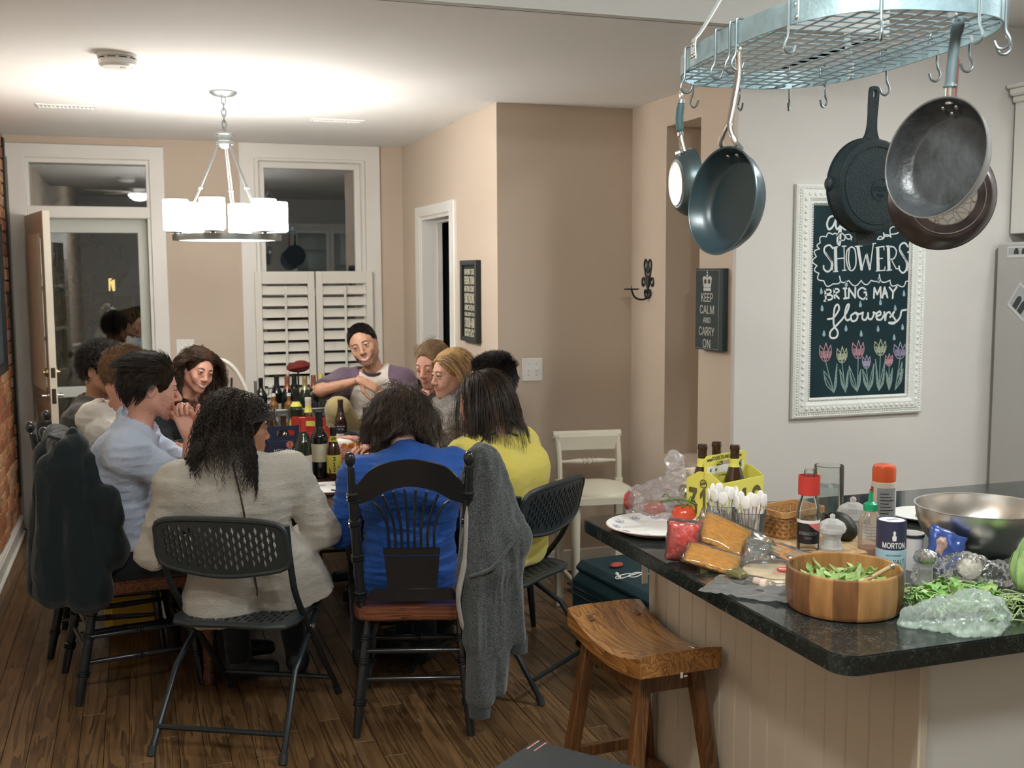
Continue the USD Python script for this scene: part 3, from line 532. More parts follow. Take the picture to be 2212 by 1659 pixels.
# ---- perforated plastic folding chair (faces +y locally)
def folding_chair(label, loc, rz, group):
    c = thing('folding_chair', label, 'chair', group, loc=loc, rz=rz); W = .235
    def backy(x, z): return -.215-(z-.63)*.26-.030*(1-(x/.24)**2)
    def perforated(outer, rows, cell, slots, th, place):
        holes = [h for h in slots if outer.buffer(-.014).contains(h)]; shp = outer.difference(unary_union(holes)); m = ext(shp, th); v = trimesh.remesh.subdivide_to_size(m.vertices, m.faces, .05, max_iter=5); m = trimesh.Trimesh(*v, process=False); m.vertices = place(m.vertices); m.invert() if m.volume < 0 else None; return m
    def slot(x, y, w, h, wide): return unary_union([sbox(x-w/2, y-h/2, x+w/2, y+h/2), sbox(x-wide/2, y-h*.22, x+wide/2, y+h*.22)])
    ob = Polygon(smoothpath([(-.232, .655), (-.236, .74), (-.225, .80), (-.15, .822), (0, .828), (.15, .822), (.225, .80), (.236, .74), (.232, .655), (.12, .628), (0, .618), (-.12, .628)], 6, True))
    sl = [slot(-.196+i*.0196, .652+r*.0335+(0 if i % 2 else .0165), .0085, .028, .0130) for i in range(21) for r in range(-1, 6)]
    pb = lambda v: np.stack([v[:, 0], np.array([backy(x, z) for x, z in v[:, :2]])+v[:, 2]-.007, v[:, 1]], 1)
    part(c, 'backrest', perforated(ob, 0, 0, sl, .012, pb), blkp, 40)
    rim = np.array(ob.exterior.coords)[:-1]; part(c, 'backrest_rim', tube([(x, backy(x, z)-.001, z) for x, z in rim[::2]], .0105, 8, True), blkp)
    so = Polygon(smoothpath([(-.20, -.195), (-.215, 0), (-.20, .19), (-.10, .222), (0, .226), (.10, .222), (.20, .19), (.215, 0), (.20, -.195), (0, -.205)], 6, True))
    ss = [slot(-.17+i*.0213, -.17+r*.05+(0 if i % 2 else .025), .0075, .036, .012) for i in range(17) for r in range(8)]
    ps = lambda v: np.stack([v[:, 0], v[:, 1], .430+v[:, 2]-.012*np.exp(-((v[:, 0]/.15)**2+(v[:, 1]/.15)**2))], 1)
    part(c, 'seat', perforated(so, 0, 0, ss, .012, ps), blkp, 40); rim = np.array(so.exterior.coords)[:-1]; part(c, 'seat_rim', tube([(x, y, .432) for x, y in rim[::2]], .012, 8, True), blkp)
    for s in (-1, 1):
        part(c, 'frame_tube', tube(smoothpath([(s*.232, -.235, .80), (s*.232, -.20, .64), (s*.226, -.10, .47), (s*.224, .30, .02)], 5), .0115, 10), blks)
        part(c, 'rear_leg', tube([(s*.215, .10, .40), (s*.222, -.16, .26), (s*.238, -.335, .015)], .0115, 10), blks)
        part(c, 'foot_cap', [tube([(s*.237, -.325, .03), (s*.2385, -.338, .0)], .015, 12)], blkp); part(c, 'foot_cap', [tube([(s*.224, .285, .035), (s*.224, .308, .0)], .015, 12)], blkp); part(c, 'pivot', lathe([(0, -.004), (.011, -.004), (.011, .004), (0, .006)], 12, (s*.240, -.005, .375), (0, 90, 0)), chrome)
    part(c, 'rear_crossbar', tube([(-.233, -.29, .085), (.233, -.29, .085)], .010, 8), blks); part(c, 'front_crossbar', tube([(-.224, .24, .09), (.224, .24, .09)], .010, 8), blks)
    return c
c5 = folding_chair('black perforated folding chair under the woman in the cream sweater', (.365, 4.045, 0), -28, 'black perforated folding chairs')
dup(c5, (1.394, 4.238, 0), 39, 'black perforated folding chair turned aside under the woman in yellow')
dup(c5, (.90, 6.36, 0), 176, 'black perforated folding chair standing empty at the far end of the table')
# ---- cream scroll-back counter chair by the alcove wall
crm = mat('chair_cream', (.60, .56, .45), .4, .45); cc = thing('cream_chair', 'cream painted counter chair with scrolled top rail, behind the counter', 'chair', loc=(2.07, 4.80, 0), rz=171)
part(cc, 'seat', [ext(Polygon(smoothpath([(-.165, -.17), (-.18, .05), (-.16, .18), (0, .19), (.16, .18), (.18, .05), (.165, -.17), (0, -.175)], 8, True)), .03, .58), xf(sphere((0, 0, 0), (.165, .17, .05), 3), (0, .005, .61))], crm)
for s in (-1, 1):
    part(cc, 'stile', bar((s*.150, -.165, .0), (s*.150, -.165, .64), .034, .038, .004), crm); part(cc, 'stile', tube(smoothpath([(s*.150, -.165, .60), (s*.151, -.170, .72), (s*.152, -.195, .82), (s*.152, -.215, .845)], 6), .020, 10, flat=.8), crm); part(cc, 'leg', lathe([(0, 0), (.012, 0), (.02, .3), (.024, .57), (0, .58)], 14, (s*.14, .145, 0)), crm); part(cc, 'stretcher', tube([(s*.147, -.165, .2), (s*.142, .14, .2)], .011), crm)
part(cc, 'scroll_rail', [tube([(-.172, -.212, .850), (.172, -.212, .850)], .022, 16), box((-.155, -.205, .775), (.155, -.178, .852), .006)], crm)
part(cc, 'turned_rail', lathe([(0, -.14), (.007, -.14), (.008, -.10), (.014, -.045), (.010, -.032), (.016, -.024), (.010, -.013), (.018, 0), (.010, .013), (.016, .024), (.010, .032), (.014, .045), (.008, .10), (.007, .14), (0, .14)], 18, (0, -.172, .725), (0, 90, 0)), crm)
# ---- saddle stool
sw = wood('stool_oak', (.16, .065, .018), (.42, .20, .055), 5, 1, .28, .5, .06); swd = wood('stool_oak_dark', (.065, .026, .010), (.17, .075, .025), 5, 2, .32, .3, .06)
st = thing('saddle_stool', 'honey brown wooden saddle stool pulled up to the counter', 'stool', loc=(1.322, 2.755, 0), rz=2)
nx, ny = 13, 25; gx, gy = np.linspace(-.122, .122, nx), np.linspace(-.235, .235, ny); X, Y = np.meshgrid(gx, gy, indexing='ij')
zt = .612+.046*(Y/.235)**2-.006*(np.abs(X)/.122)**6; zb = .568+.028*(Y/.235)**2
top = np.stack([X, Y, zt], -1); bot = np.stack([X, Y, zb], -1); gm = lambda P: grid_mesh(P); sd = [grid_mesh(np.stack([top[:, k], bot[:, k]], 0)) for k in (0, -1)]+[grid_mesh(np.stack([top[k], bot[k]], 0)) for k in (0, -1)]
m = cat([gm(top), gm(bot)]+sd); m.merge_vertices(); trimesh.repair.fix_normals(m); part(st, 'seat', m, sw, 30)
for sx in (-1, 1):
    for sy in (-1, 1):
        a, b = (sx*.155, sy*.215, 0), (sx*.075, sy*.165, .60); part(st, 'leg', bar(a, b, .038, .038, .004, up=(1, 0, 0)), swd); part(st, 'tenon', cbox((sx*.076, sy*.168, .612+.046*(.168/.235)**2+.0005), (.017, .032, .004), .001, rot=(sy*19*.5, 0, 0)), swd)
    part(st, 'side_rail', bar((sx*.135, -.198, .155), (sx*.135, .198, .155), .022, .034, .003), swd); part(st, 'apron', bar((sx*.085, -.15, .545), (sx*.085, .15, .545), .018, .05, .003), swd)
for sy in (-1, 1): part(st, 'end_rail', bar((-.122, sy*.195, .22), (.122, sy*.195, .22), .022, .034, .003), swd); part(st, 'apron', bar((-.075, sy*.16, .55), (.075, sy*.16, .55), .018, .05, .003), swd)
part(st, 'paint_drip', [cbox((.0, -.2362, .592), (.008, .002, .016), .0008), cbox((.012, -.2362, .588), (.010, .002, .005), .0008)], white2, label='white paint drips on the seat edge')
bs = thing('leather_stool', 'black leather covered stool in the near foreground at the bottom edge', 'stool', loc=(.838, 1.905, 0), rz=38)
lth = mat('black_leather', (.020, .024, .026), .5, .4, bump=.12, bscale=260); part(bs, 'seat_pad', box((-.15, -.26, .565), (.15, .26, .635), .02), lth)
for k, y in enumerate((.212, .230)): part(bs, 'stitching', box((.082, y, .6345), (.132, y+.0025, .6362), .0005), mat('pink_thread', (.55, .25, .20), .7))
for sx in (-1, 1):
    for sy in (-1, 1): part(bs, 'leg', bar((sx*.14, sy*.23, 0), (sx*.11, sy*.20, .57), .035, .035, .004, up=(1, 0, 0)), swd)
    part(bs, 'rail', bar((sx*.132, -.22, .2), (sx*.132, .22, .2), .02, .03, .003), swd)
# ---- island: body, beadboard, granite top
il = thing('island', 'cream kitchen island with beadboard side under the granite top', 'kitchen island', loc=(0, 0, 0)); icr = mat('island_cream', (.60, .54, .44), .45, .4)
part(il, 'body', box((1.49, 1.772, 0), (3.2, 2.975, .874), .003), mat('island_white', (.66, .68, .65), .4))
x = 1.772; k = 0
while x < 2.96: part(il, 'board', box((1.476, x+.0008, .0), (1.4905, min(x+.0795, 2.975), .874), .0028), icr); x += .0803
part(il, 'corner_post', box((1.470, 1.764, 0), (1.4915, 1.772, .874), .003), icr); part(il, 'corner_post', box((1.462, 2.955, 0), (1.500, 2.99, .874), .004), icr); part(il, 'base_moulding', box((1.462, 1.775, 0), (1.478, 2.955, .11), .005), icr)
gr = usdkit.material(stage, LK+'granite_black', {'tc': ('texture_coordinate', {}), 'v': ('voronoi_texture', {'scale': 210.0}), 'n': ('noise_texture', {'scale': 30.0, 'detail': 5.0, 'roughness': .7, 'distortion': 1.2}), 'r': ('rgb_ramp', {'ramp': [(.0, (.008, .011, .011)), (.52, (.014, .019, .018)), (.66, (.05, .058, .052)), (.80, (.13, .14, .12))]}), 'm': ('mix_float', {'fac': .30}), 'p': ('principled_bsdf', {'roughness': .10, 'specular_ior_level': .55})},
   [('tc.object', 'v.vector'), ('tc.object', 'n.vector'), ('n.fac', 'm.a'), ('v.distance', 'm.b'), ('m.result', 'r.fac'), ('r.color', 'p.base_color')], surface='p.BSDF')
cp = Polygon([(1.25, 1.722), (3.3, 1.722), (3.3, 3.035), (1.25, 3.035)]).buffer(-.05).buffer(.05, quad_segs=8); CZ = .915
tp = [ext(cp.buffer(-.004), .003, CZ-.003), ext(cp, .034, CZ-.037), ext(cp.buffer(-.004), .003, CZ-.040)]
solo('countertop', uni(tp), gr, 'black speckled granite countertop with overhang, covered in food', 'countertop', 30)
# ---- suitcase and things on it, under the counter end
nav = mat('suitcase_nylon', (.012, .040, .052), .6, .3, bump=.15, bscale=500); sc_ = thing('suitcase', 'dark teal soft suitcase lying by the alcove wall behind the stool', 'suitcase', loc=(2.06, 4.10, 0), rz=6)
part(sc_, 'shell', [cbox((0, 0, .19), (.50, .74, .34), .05), cbox((0, 0, .36), (.46, .70, .06), .025)], nav, 40); part(sc_, 'zip_band', [cbox((0, 0, .25), (.506, .746, .012), .005), cbox((0, 0, .28), (.506, .746, .012), .005)], black); part(sc_, 'pocket', cbox((0, -.372, .17), (.40, .02, .17), .009), nav)
part(sc_, 'badge', lathe([(0, 0), (.012, 0), (.012, .004), (0, .005)], 20, (-.03, -.386, .285), (90, 0, 0)), chrome); part(sc_, 'handle', tube(smoothpath([(-.12, -.38, .235), (-.06, -.405, .245), (.06, -.405, .245), (.12, -.38, .235)], 6), .008), nav)
for sx in (-1, 1):
    for sy in (-1, 1): part(sc_, 'foot', cbox((sx*.2, sy*.32, .012), (.05, .05, .024), .006), black)
a = np.linspace(0, 4.2*PI, 60); ep = np.stack([1.88+.05*np.cos(a)*(1+.3*np.sin(a*.37))+.012*a*.6, 4.09+.028*np.sin(a*1.3), np.full(60, .393)+.001*np.sin(a*3)], 1)
e = thing('earbuds', 'tangled white earbuds lying on the suitcase', 'earbuds'); part(e, 'cable', tube(ep, .0022, 6), white2); part(e, 'earpiece', sphere((1.855, 4.07, .397), (.008, .012, .008)), white2); part(e, 'earpiece', sphere((1.865, 4.115, .397), (.008, .012, .008)), white2)
solo('red_pouch', xf(sphere((0, 0, 0), (.035, .022, .010), 3), (1.92, 4.24, .400), (0, 0, 25)), mat('pouch_red', (.42, .07, .05), .6), 'small red pouch on the suitcase beside the earbuds', 'pouch')
tg = solo('price_tag', box((1.44, 2.99, .70), (1.459, 2.994, .79), .001), white2, 'small white tag on the far corner of the island', 'tag')
# ================================================================ people
def unit(v): v = np.asarray(v, float); return v/np.linalg.norm(v)
def basis(f, u):
    f = unit(f); r = unit(np.cross(f, u)); return np.stack([r, f, np.cross(r, f)], 1)          # columns: right, forward, up
SK = {k: mat('skin_'+k, c, .48, .35, sss=.12, var=.10, vscale=14, bump=.05, bscale=180) for k, c in dict(fair=(.60, .345, .255), rosy=(.60, .32, .24), tan=(.50, .28, .185), brown=(.34, .165, .095), olive=(.40, .215, .14)).items()}
lipm = {k: mat('lips_'+k, c, .4, .4) for k, c in dict(fair=(.50, .19, .16), brown=(.30, .12, .09)).items()}
teeth = mat('teeth', (.78, .74, .66), .25, .5); eyew = mat('eye_white', (.46, .43, .40), .2, .5); eyed = mat('eye_iris', (.035, .022, .014), .12, .6); lash = mat('lash', (.02, .014, .010), .6, .2); mouthd = mat('mouth_dark', (.10, .025, .02), .6)
def hairmat(name, col, tip=None, rough=.38):
    tip = tip or col; HCOL[name] = tuple(.75*a+.25*b for a, b in zip(col, tip))
    if name in _mats: return _mats[name]
    _mats[name] = usdkit.material(stage, LK+name, {'h': ('hair_info', {}), 'r': ('rgb_ramp', {'ramp': [(0, col), (1, tip)]}), 'tc': ('texture_coordinate', {}), 'n': ('noise_texture', {'scale': 38.0, 'detail': 2.0}), 'mr': ('map_range', {'from_min': .3, 'from_max': .7, 'to_min': .6, 'to_max': 1.4}), 'v': ('hsv', {}), 'p': ('principled_bsdf', {'roughness': rough, 'specular_ior_level': .45})},
        [('h.intercept', 'r.fac'), ('r.color', 'v.color'), ('tc.object', 'n.vector'), ('n.fac', 'mr.value'), ('mr.result', 'v.value'), ('v.color', 'p.base_color')], surface='p.BSDF'); return _mats[name]
HCOL = {}
def hairbase(m):
    n = m.GetPrim().GetName()+'_base'; return mat(n, HCOL[m.GetPrim().GetName()], .85, .08, var=.5, vscale=120, stretch=(1, 1, .3))
def curves(parent, name, P, w, m, label=None):
    """Strands (n, k, 3) with tapering widths as one BasisCurves prim."""
    n, k = P.shape[:2]; c = UsdGeom.BasisCurves.Define(stage, numbered(parent, name)); c.CreateTypeAttr('linear'); c.CreateCurveVertexCountsAttr(Vt.IntArray.FromNumpy(np.full(n, k, np.int32)))
    c.CreatePointsAttr(Vt.Vec3fArray.FromNumpy(P.reshape(-1, 3).astype(np.float32))); W = np.broadcast_to(w*(np.linspace(1, .35, k)**.7)[None], (n, k)); c.CreateWidthsAttr(Vt.FloatArray.FromNumpy(W.ravel().astype(np.float32))); c.SetWidthsInterpolation('vertex')
    UsdShade.MaterialBindingAPI.Apply(c.GetPrim()).Bind(m)
    if label: tag(c, label)
EC, ER = np.array([0, -.018, .040]), np.array([.077, .099, .086])          # the skull, in head coordinates
def make_head(t, H, R, sc, skin, ex):
    """Head mesh (world), and the face's parts. ex: expression and build."""
    F = Field((-.10, -.135, -.17), (.10, .135, .14), .0036); jw = ex.get('jaw', 1.0)
    F.ell((0, -.018, .040), (.074, .096, .083), .01); F.ell((0, .020, -.004), (.062*jw, .068, .086), .03); F.ell((0, -.03, -.03), (.060, .07, .06), .03)
    for s in (-1, 1):
        F.bone((s*.047*jw, .0, -.048), (s*.017*jw, .061, -.092), .020, .016, .03); F.ell((s*.042, .053, -.014), (.022, .021, .019), .022); F.ell((s*.036, .062, -.040), (.018, .016, .018), .02)
        if ex.get('smile', 0) > .4: F.ell((s*.043, .064, -.028), (.016, .013, .012), .012)
    F.ell((0, .070, -.096), (.021*jw, .016, .016), .02); F.bone((-.036, .070, .027), (.036, .070, .027), .012, None, .016); F.ell((0, .073, -.060), (.030, .019, .026), .02)
    for s in (-1, 1): F.ell((s*.0315, .096, .009), (.0165, .016, .010), .011, 'sub')
    n = ex.get('nose', 1.0); F.bone((0, .079, .020), (0, .079+.024*n, -.022), .0085, .0105, .011); F.ell((0, .080+.026*n, -.028), (.0115, .0115, .0105), .006)
    for s in (-1, 1): F.ell((s*.0125, .094, -.0315), (.0078, .011, .0075), .005); sq = ex.get('squint', .35); F.ell((s*.0315, .0775, .0155-.0012*sq), (.0155, .0125, .0085), .004); F.ell((s*.0315, .0775, .0+.0028*sq), (.0145, .0115, .0065), .004)
    cl = ex.get('closed', 0)
    if cl:
        for s in (-1, 1): F.ell((s*.0315, .0775, .008), (.0145, .0125, .0115), .004)
    for s in (-1, 1):
        F.ell((s*.0745, -.014, .002), (.0085, .018, .030), .006); F.ell((s*.0835, -.010, .005), (.0055, .010, .017), .004, 'sub')
    F.bone((0, -.022, -.05), (0, -.040, -.165), .050, .052, .025); op = ex.get('open', 0); zc = ex.get('mz', -.060); w = ex.get('mw', .024)*(1+.25*ex.get('smile', 0)); sm = ex.get('smile', 0)
    from scipy.ndimage import map_coordinates
    def surf(x, z):
        y = np.linspace(.128, .0, 90); v = map_coordinates(F.F, [(np.full(90, x)-F.lo[0])/F.h, (y-F.lo[1])/F.h, (np.full(90, z)-F.lo[2])/F.h], order=1); k = np.argmax(v < 0); return y[k]+.0012 if v.min() < 0 else .05
    mx = np.linspace(-1, 1, 11); up = lambda x: zc+sm*.013*x*x-.0035*np.exp(-(x/.18)**2)+.003*np.exp(-((np.abs(x)-.35)/.25)**2)
    lo = lambda x: zc-op*.012*(1-x*x)+sm*.013*x*x
    if op > .2:
        pts = [(x*w, up(x)) for x in mx]+[(x*w, lo(x)) for x in mx[::-1]]; yy = max(surf(x, z) for x, z in pts)
    F.bone((-w, surf(0, zc)-.001-.012, zc+sm*.011), (w, surf(0, zc)-.013, zc+sm*.011), .002, None, .002, 'sub')
    M = lambda m: xf0(m, H, R, sc)
    def line(f, dy, r, z0=0, xs=mx): return tube([(x*w, surf(x*w, f(x)+z0)+dy, f(x)+z0) for x in xs], np.array([r*(.35+.65*(1-abs(x)**3)) for x in xs]), 7)
    lm = lipm['brown'] if skin in ('brown',) else lipm['fair']
    part(t, 'lips', M(cat([line(up, -.0012, .0042, .002), line(lo, -.0012, .0052, -.0028)])), lm)
    if op > .2: part(t, 'teeth', M(grid_mesh(np.array([[(x*w*.86, surf(x*w*.86, up(x)*(1-q)+lo(x)*q)+.0006, up(x)*(1-q)+lo(x)*q) for x in mx] for q in (0, .25, .5, .75, .95)]))), teeth)
    else: part(t, 'mouth_line', M(line(lambda x: (up(x)+lo(x))/2, .0012, .0013)), mouthd)
    for s in (-1, 1):
        bz = ex.get('brow', 0); part(t, 'eyebrow', M(tube([(s*x, surf(s*x, z)+.0004, z) for x, z in ((.013, .0275+bz), (.022, .0315+bz), (.034, .0335+bz), (.044, .0305+bz), (.051, .0245+bz))], [.0028, .0036, .0034, .0026, .0012], 7, flat=.6)), ex['browm'])
        if not cl:
            e = part(t, 'eye', M(sphere((s*.0315, .0758, .0076), (.0128, .0118, .0118), 2)), eyew); g = np.array(ex.get('gaze', (0, 1, 0)), float); g = unit(g); part(e, 'iris', M(sphere(np.array([s*.0315, .0758, .0076])+g*.0085, .0060, 2)), eyed)
        zz = .0015 if cl else .0125; part(t, 'lash_line', M(tube([(s*x, surf(s*x, z)+.0002, z) for x, z in ((.019, zz-.005), (.025, zz), (.032, zz+(.0006 if not cl else -.0015)), (.039, zz-.001), (.045, zz-.006))], .0011, 5)), lash)
    m = simp(F.mesh(2), .0005); m = M(m); return m, F
def xf0(m, H, R, sc): m = m.copy(); m.vertices = (np.asarray(m.vertices)*sc)@R.T+H; return m
def make_hand(wr, d, back, curl, left=False, sc=1.0, thumb=.3, spread=.06):
    """A five-fingered hand: wrist, finger direction, back-of-hand direction, curl per finger (index..little) in radians per joint."""
    curl = np.broadcast_to(curl, 4); F = Field((-.07, -.03, -.10), (.09, .20, .05), .0031); pts = []
    for i in range(4):
        x = (.027, .009, -.009, -.026)[i]; k = np.array([x, (.088, .092, .088, .080)[i], 0]); F.bone((x*.62, .0, 0), k, .0145, .0110, .010)
        L = np.array([(.042, .025, .020), (.046, .028, .021), (.042, .026, .020), (.033, .020, .018)][i]); a = 0; p = k; sx = (1.5-i)*spread
        for j in range(3):
            a += curl[i]*(.75, 1.05, .7)[j]; v = np.array([sx*math.cos(a), math.cos(a), -math.sin(a)]); v /= np.linalg.norm(v); q = p+v*L[j]; r = (.0088, .0080, .0072)[j]*(1, 1, .97, .88)[i]; F.bone(p, q, r*1.04, r*.93, .003); p = q
    F.bone((.0, .03, -.006), (.0, .07, -.006), .016, .014, .012)
    a = np.array([.016, .018, -.008]); v = unit((.75-.3*thumb, .65, -.25-.8*thumb)); b = a+v*.044; v2 = unit((.35-.7*thumb, .9, -.25-.5*thumb)); c = b+v2*.034; e = c+unit(v2+np.array([-.3*thumb, 0, -.2*thumb]))*.026
    F.bone(a, b, .0155, .0115, .008); F.bone(b, c, .0108, .0095, .004); F.bone(c, e, .0096, .0078, .003); F.bone((0, -.025, 0), (0, .02, 0), .0245, .025, .012, sc=(1, 1, .72))
    m = F.mesh(2); m = simp(m, .0004)
    if left: m.vertices = m.vertices*[-1, 1, 1]; m = trimesh.Trimesh(m.vertices, m.faces[:, ::-1], process=False)
    d = unit(d); b = np.asarray(back, float); b = unit(b-d*(b@d)); return xf0(m, np.asarray(wr, float), np.stack([np.cross(d, b), d, b], 1), sc)
def bones(p, off, arms='full', legs=False, torso=True, b=1.0, arml=0.0):
    """The figure's tapered bones as (a, b, ra, rb, k)."""
    pel, nk = np.array(p['pelvis'], float), np.array(p['neck'], float); L, Rr = np.array(p['shL'], float), np.array(p['shR'], float); lat = unit(Rr-L); upv = unit(nk-pel); fw = np.cross(upv, lat); hip = unit(np.array(p.get('hipdir', lat))); out = []
    cur = np.array(p.get('bend', (0, 0, 0)), float); ln = np.linalg.norm(nk-pel); wst = pel+upv*ln*.33+cur*.6; chs = pel+upv*ln*.68+cur; wd = p.get('wide', 1.0)*b
    if torso:
        for s in (-1, 1):
            out += [(pel+hip*s*.075*wd, pel+hip*s*.035*wd+upv*.05, .105*b, .10*b, .05), (wst+lat*s*.055*wd, chs+lat*s*.075*wd, .090*b, .098*b, .05), (pel+hip*s*.065*wd, wst+lat*s*.055*wd, .105*b, .090*b, .05), (chs+lat*s*.06*wd, nk-upv*.035+lat*s*.05, .098*b, .060, .05)]
        for S in (L, Rr): out.append((nk-upv*.045, S, .058, .058*b, .05)); out.append((chs+(S-chs)*.45, S-upv*.02, .085*b, .058*b, .05))
    if arms:
        for k in 'LR':
            S, E, Wr = (np.array(p[a+k], float) for a in ('sh', 'el', 'wr')); out.append((S, E, .056*b, .044*b, .03))
            if arms == 'full': out.append((E, Wr, .043*b, .030*b+arml, .02))
            if arms == 'bare': out.append((E, Wr, .042*b, .028*b, .02))
    if legs:
        for k, s in (('L', -1), ('R', 1)):
            hp = pel+hip*s*.085*wd-upv*.01; K = np.array(p['kn'+k], float); A = np.array(p['an'+k], float); out += [(hp, K, .088*b, .062*b, .04), (K, A, .058*b, .044*b, .02)]
    return [(a, c, ra+off, rb+off, k) for a, c, ra, rb, k in out]
def field_for(bs, h, pad=.05):
    P = np.array([q for a, b, *_ in bs for q in (a, b)]); return Field(P.min(0)-.13-pad, P.max(0)+.13+pad, h)
def wrinkle(m, amp, sc, seed, strength=None):
    v = np.asarray(m.vertices); n = m.vertex_normals; d = .55*(fbm(v*np.array(sc), 3, seed)-.5)+.30*(.5-np.abs(2*noise(v*np.array(sc)*1.7, seed+5)-1))+.12*(.5-np.abs(2*noise(v*np.array(sc)*3.9, seed+9)-1)); a = amp if strength is None else amp*strength(v); m.vertices = v+n*(d*2*a)[:, None]; return m
PEOPLE = {}
def person(label, p, skin, top, pants, hair, ex, sleeves='full', b=1.0, hd=1.0, off=.012, wr=(.010, (14, 14, 20)), hands=None, collar=None, cuffs=None, top_extra=None, hem=-.10, head_up=(0, 0, 1), shoe=None, low=None):
    t = thing('person', label, 'person'); H = np.array(p['head'], float); R = basis(p['face'], head_up); sc = hd
    if 'browm' not in ex: ex['browm'] = hair['m']
    hm, HF = make_head(t, H, R, sc, skin, ex)
    bs = bones(p, -.007, 'bare', True, True, b); nk = np.array(p['neck'], float); hb = H+R@np.array([0, -.035, -.13])*sc
    F = field_for(bs, .012)
    for a, c, ra, rb, k in bs: F.bone(a, c, ra, rb, k)
    F.bone(nk-(hb-nk)*.3, hb, .056*b, .049, .03)
    for k in 'LR':
        A = np.array(p['an'+k], float); fd = np.array(p.get('ft'+k, unit((np.array(p['kn'+k])-np.array(p['pelvis']))*[1, 1, 0])), float); F.bone(A+[0, 0, -.03], A+fd*.14+[0, 0, -.045], .034, .026, .02)
    parts = [mani(hm), mani(simp(F.mesh(2), .0012))]
    for k in 'LR':
        W, E = np.array(p['wr'+k], float), np.array(p['el'+k], float); q = (hands or {}).get(k, {}); d = unit(q.get('d', W-E)); bk = q.get('back', (0, 0, 1) if abs(d[2]) < .8 else (1, 0, 0)); parts.append(mani(make_hand(W, d, bk, q.get('curl', .45), k == 'L', (.93 if b < 1 else 1.0), q.get('thumb', .3), q.get('spread', .05))))
    body = unmani(manifold3d.Manifold.batch_boolean(parts, manifold3d.OpType.Add)) if all(q.status() == manifold3d.Error.NoError for q in parts) else cat([unmani(q) for q in parts])
    part(t, 'body', body, SK[skin], True)
    # garments
    bt = bones(p, off, sleeves, False, True, b); G = field_for(bt, .0085)
    for a, c, ra, rb, k in bt: G.bone(a, c, ra, rb, k)
    upv = unit(nk-np.array(p['pelvis'], float)); nd = unit(hb-nk)
    if top_extra: top_extra(G)
    if collar == 'high': G.bone(nk-nd*.02, nk+nd*.035, .066*b, .060*b, .02); G.cutcap(nd, nk+nd*.045, nk+nd*.045, nk+nd*.12, .085)
    elif collar == 'scoop': G.cutcap(unit(nd+.9*np.cross(upv, unit(np.array(p['shR'])-np.array(p['shL'])))), nk-nd*.005, nk, nk+nd*.1, .095)
    else: G.cutcap(nd, nk+nd*.008, nk+nd*.01, nk+nd*.1, .085)
    G.cut(-upv, np.array(p['pelvis'])+upv*hem)
    for k in 'LR':
        E, W = np.array(p['el'+k], float), np.array(p['wr'+k], float)
        if sleeves == 'full': G.cutcap(W-E, W-unit(W-E)*.012, W-unit(W-E)*.01, W+unit(W-E)*.06, .06)
        if sleeves == 'short': S = np.array(p['sh'+k], float); d = unit(E-S); G.cutcap(d, S+d*np.linalg.norm(E-S)*.86, S+d*np.linalg.norm(E-S)*.9, E+d*.08, .075)
    g = G.mesh(3); g = wrinkle(g, wr[0], wr[1], len(PEOPLE)*7+1); part(t, top[0], simp(g, .0007), top[1], True)
    bp = bones(p, .006, None, True, False, b); pel = np.array(p['pelvis'], float); hipd = unit(np.array(p.get('hipdir', np.array(p['shR'])-np.array(p['shL'])))); Q = field_for(bp, .011)
    for a, c, ra, rb, k in bp: Q.bone(a, c, ra, rb, k)
    for s in (-1, 1): Q.bone(pel+hipd*s*.075*b, pel+hipd*s*.05*b+upv*.06, .108*b, .10*b, .05)
    for k in 'LR':
        K, A = np.array(p['kn'+k], float), np.array(p['an'+k], float); Q.cutcap(A-K, A+unit(A-K)*.0, A, A+unit(A-K)*.1, .09)
    part(t, 'trousers', simp(wrinkle(Q.mesh(2), .006, (12, 12, 18), 5), .001), pants, True)
    for k in 'LR':
        A = np.array(p['an'+k], float); fd = unit(np.array(p.get('ft'+k, (np.array(p['kn'+k])-pel)*[1, 1, 0]), float)); S = Field(np.minimum(A-.07, A+fd*.2-.07), np.maximum(A+.08, A+fd*.2+.08), .008)
        S.bone(A-[0, 0, .035]-fd*.02, A+fd*.13-[0, 0, .045], .042, .034, .03); S.bone(A-[0, 0, .03], A+[0, 0, .01], .046, .046, .02); S.cut((0, 0, -1), A-[0, 0, .074]); part(t, 'shoe', simp(S.mesh(2), .001), shoe or blkp, True)
    make_hair(t, H, R, sc, hair, p); PEOPLE[label] = (t, H, R, sc, HF); return t
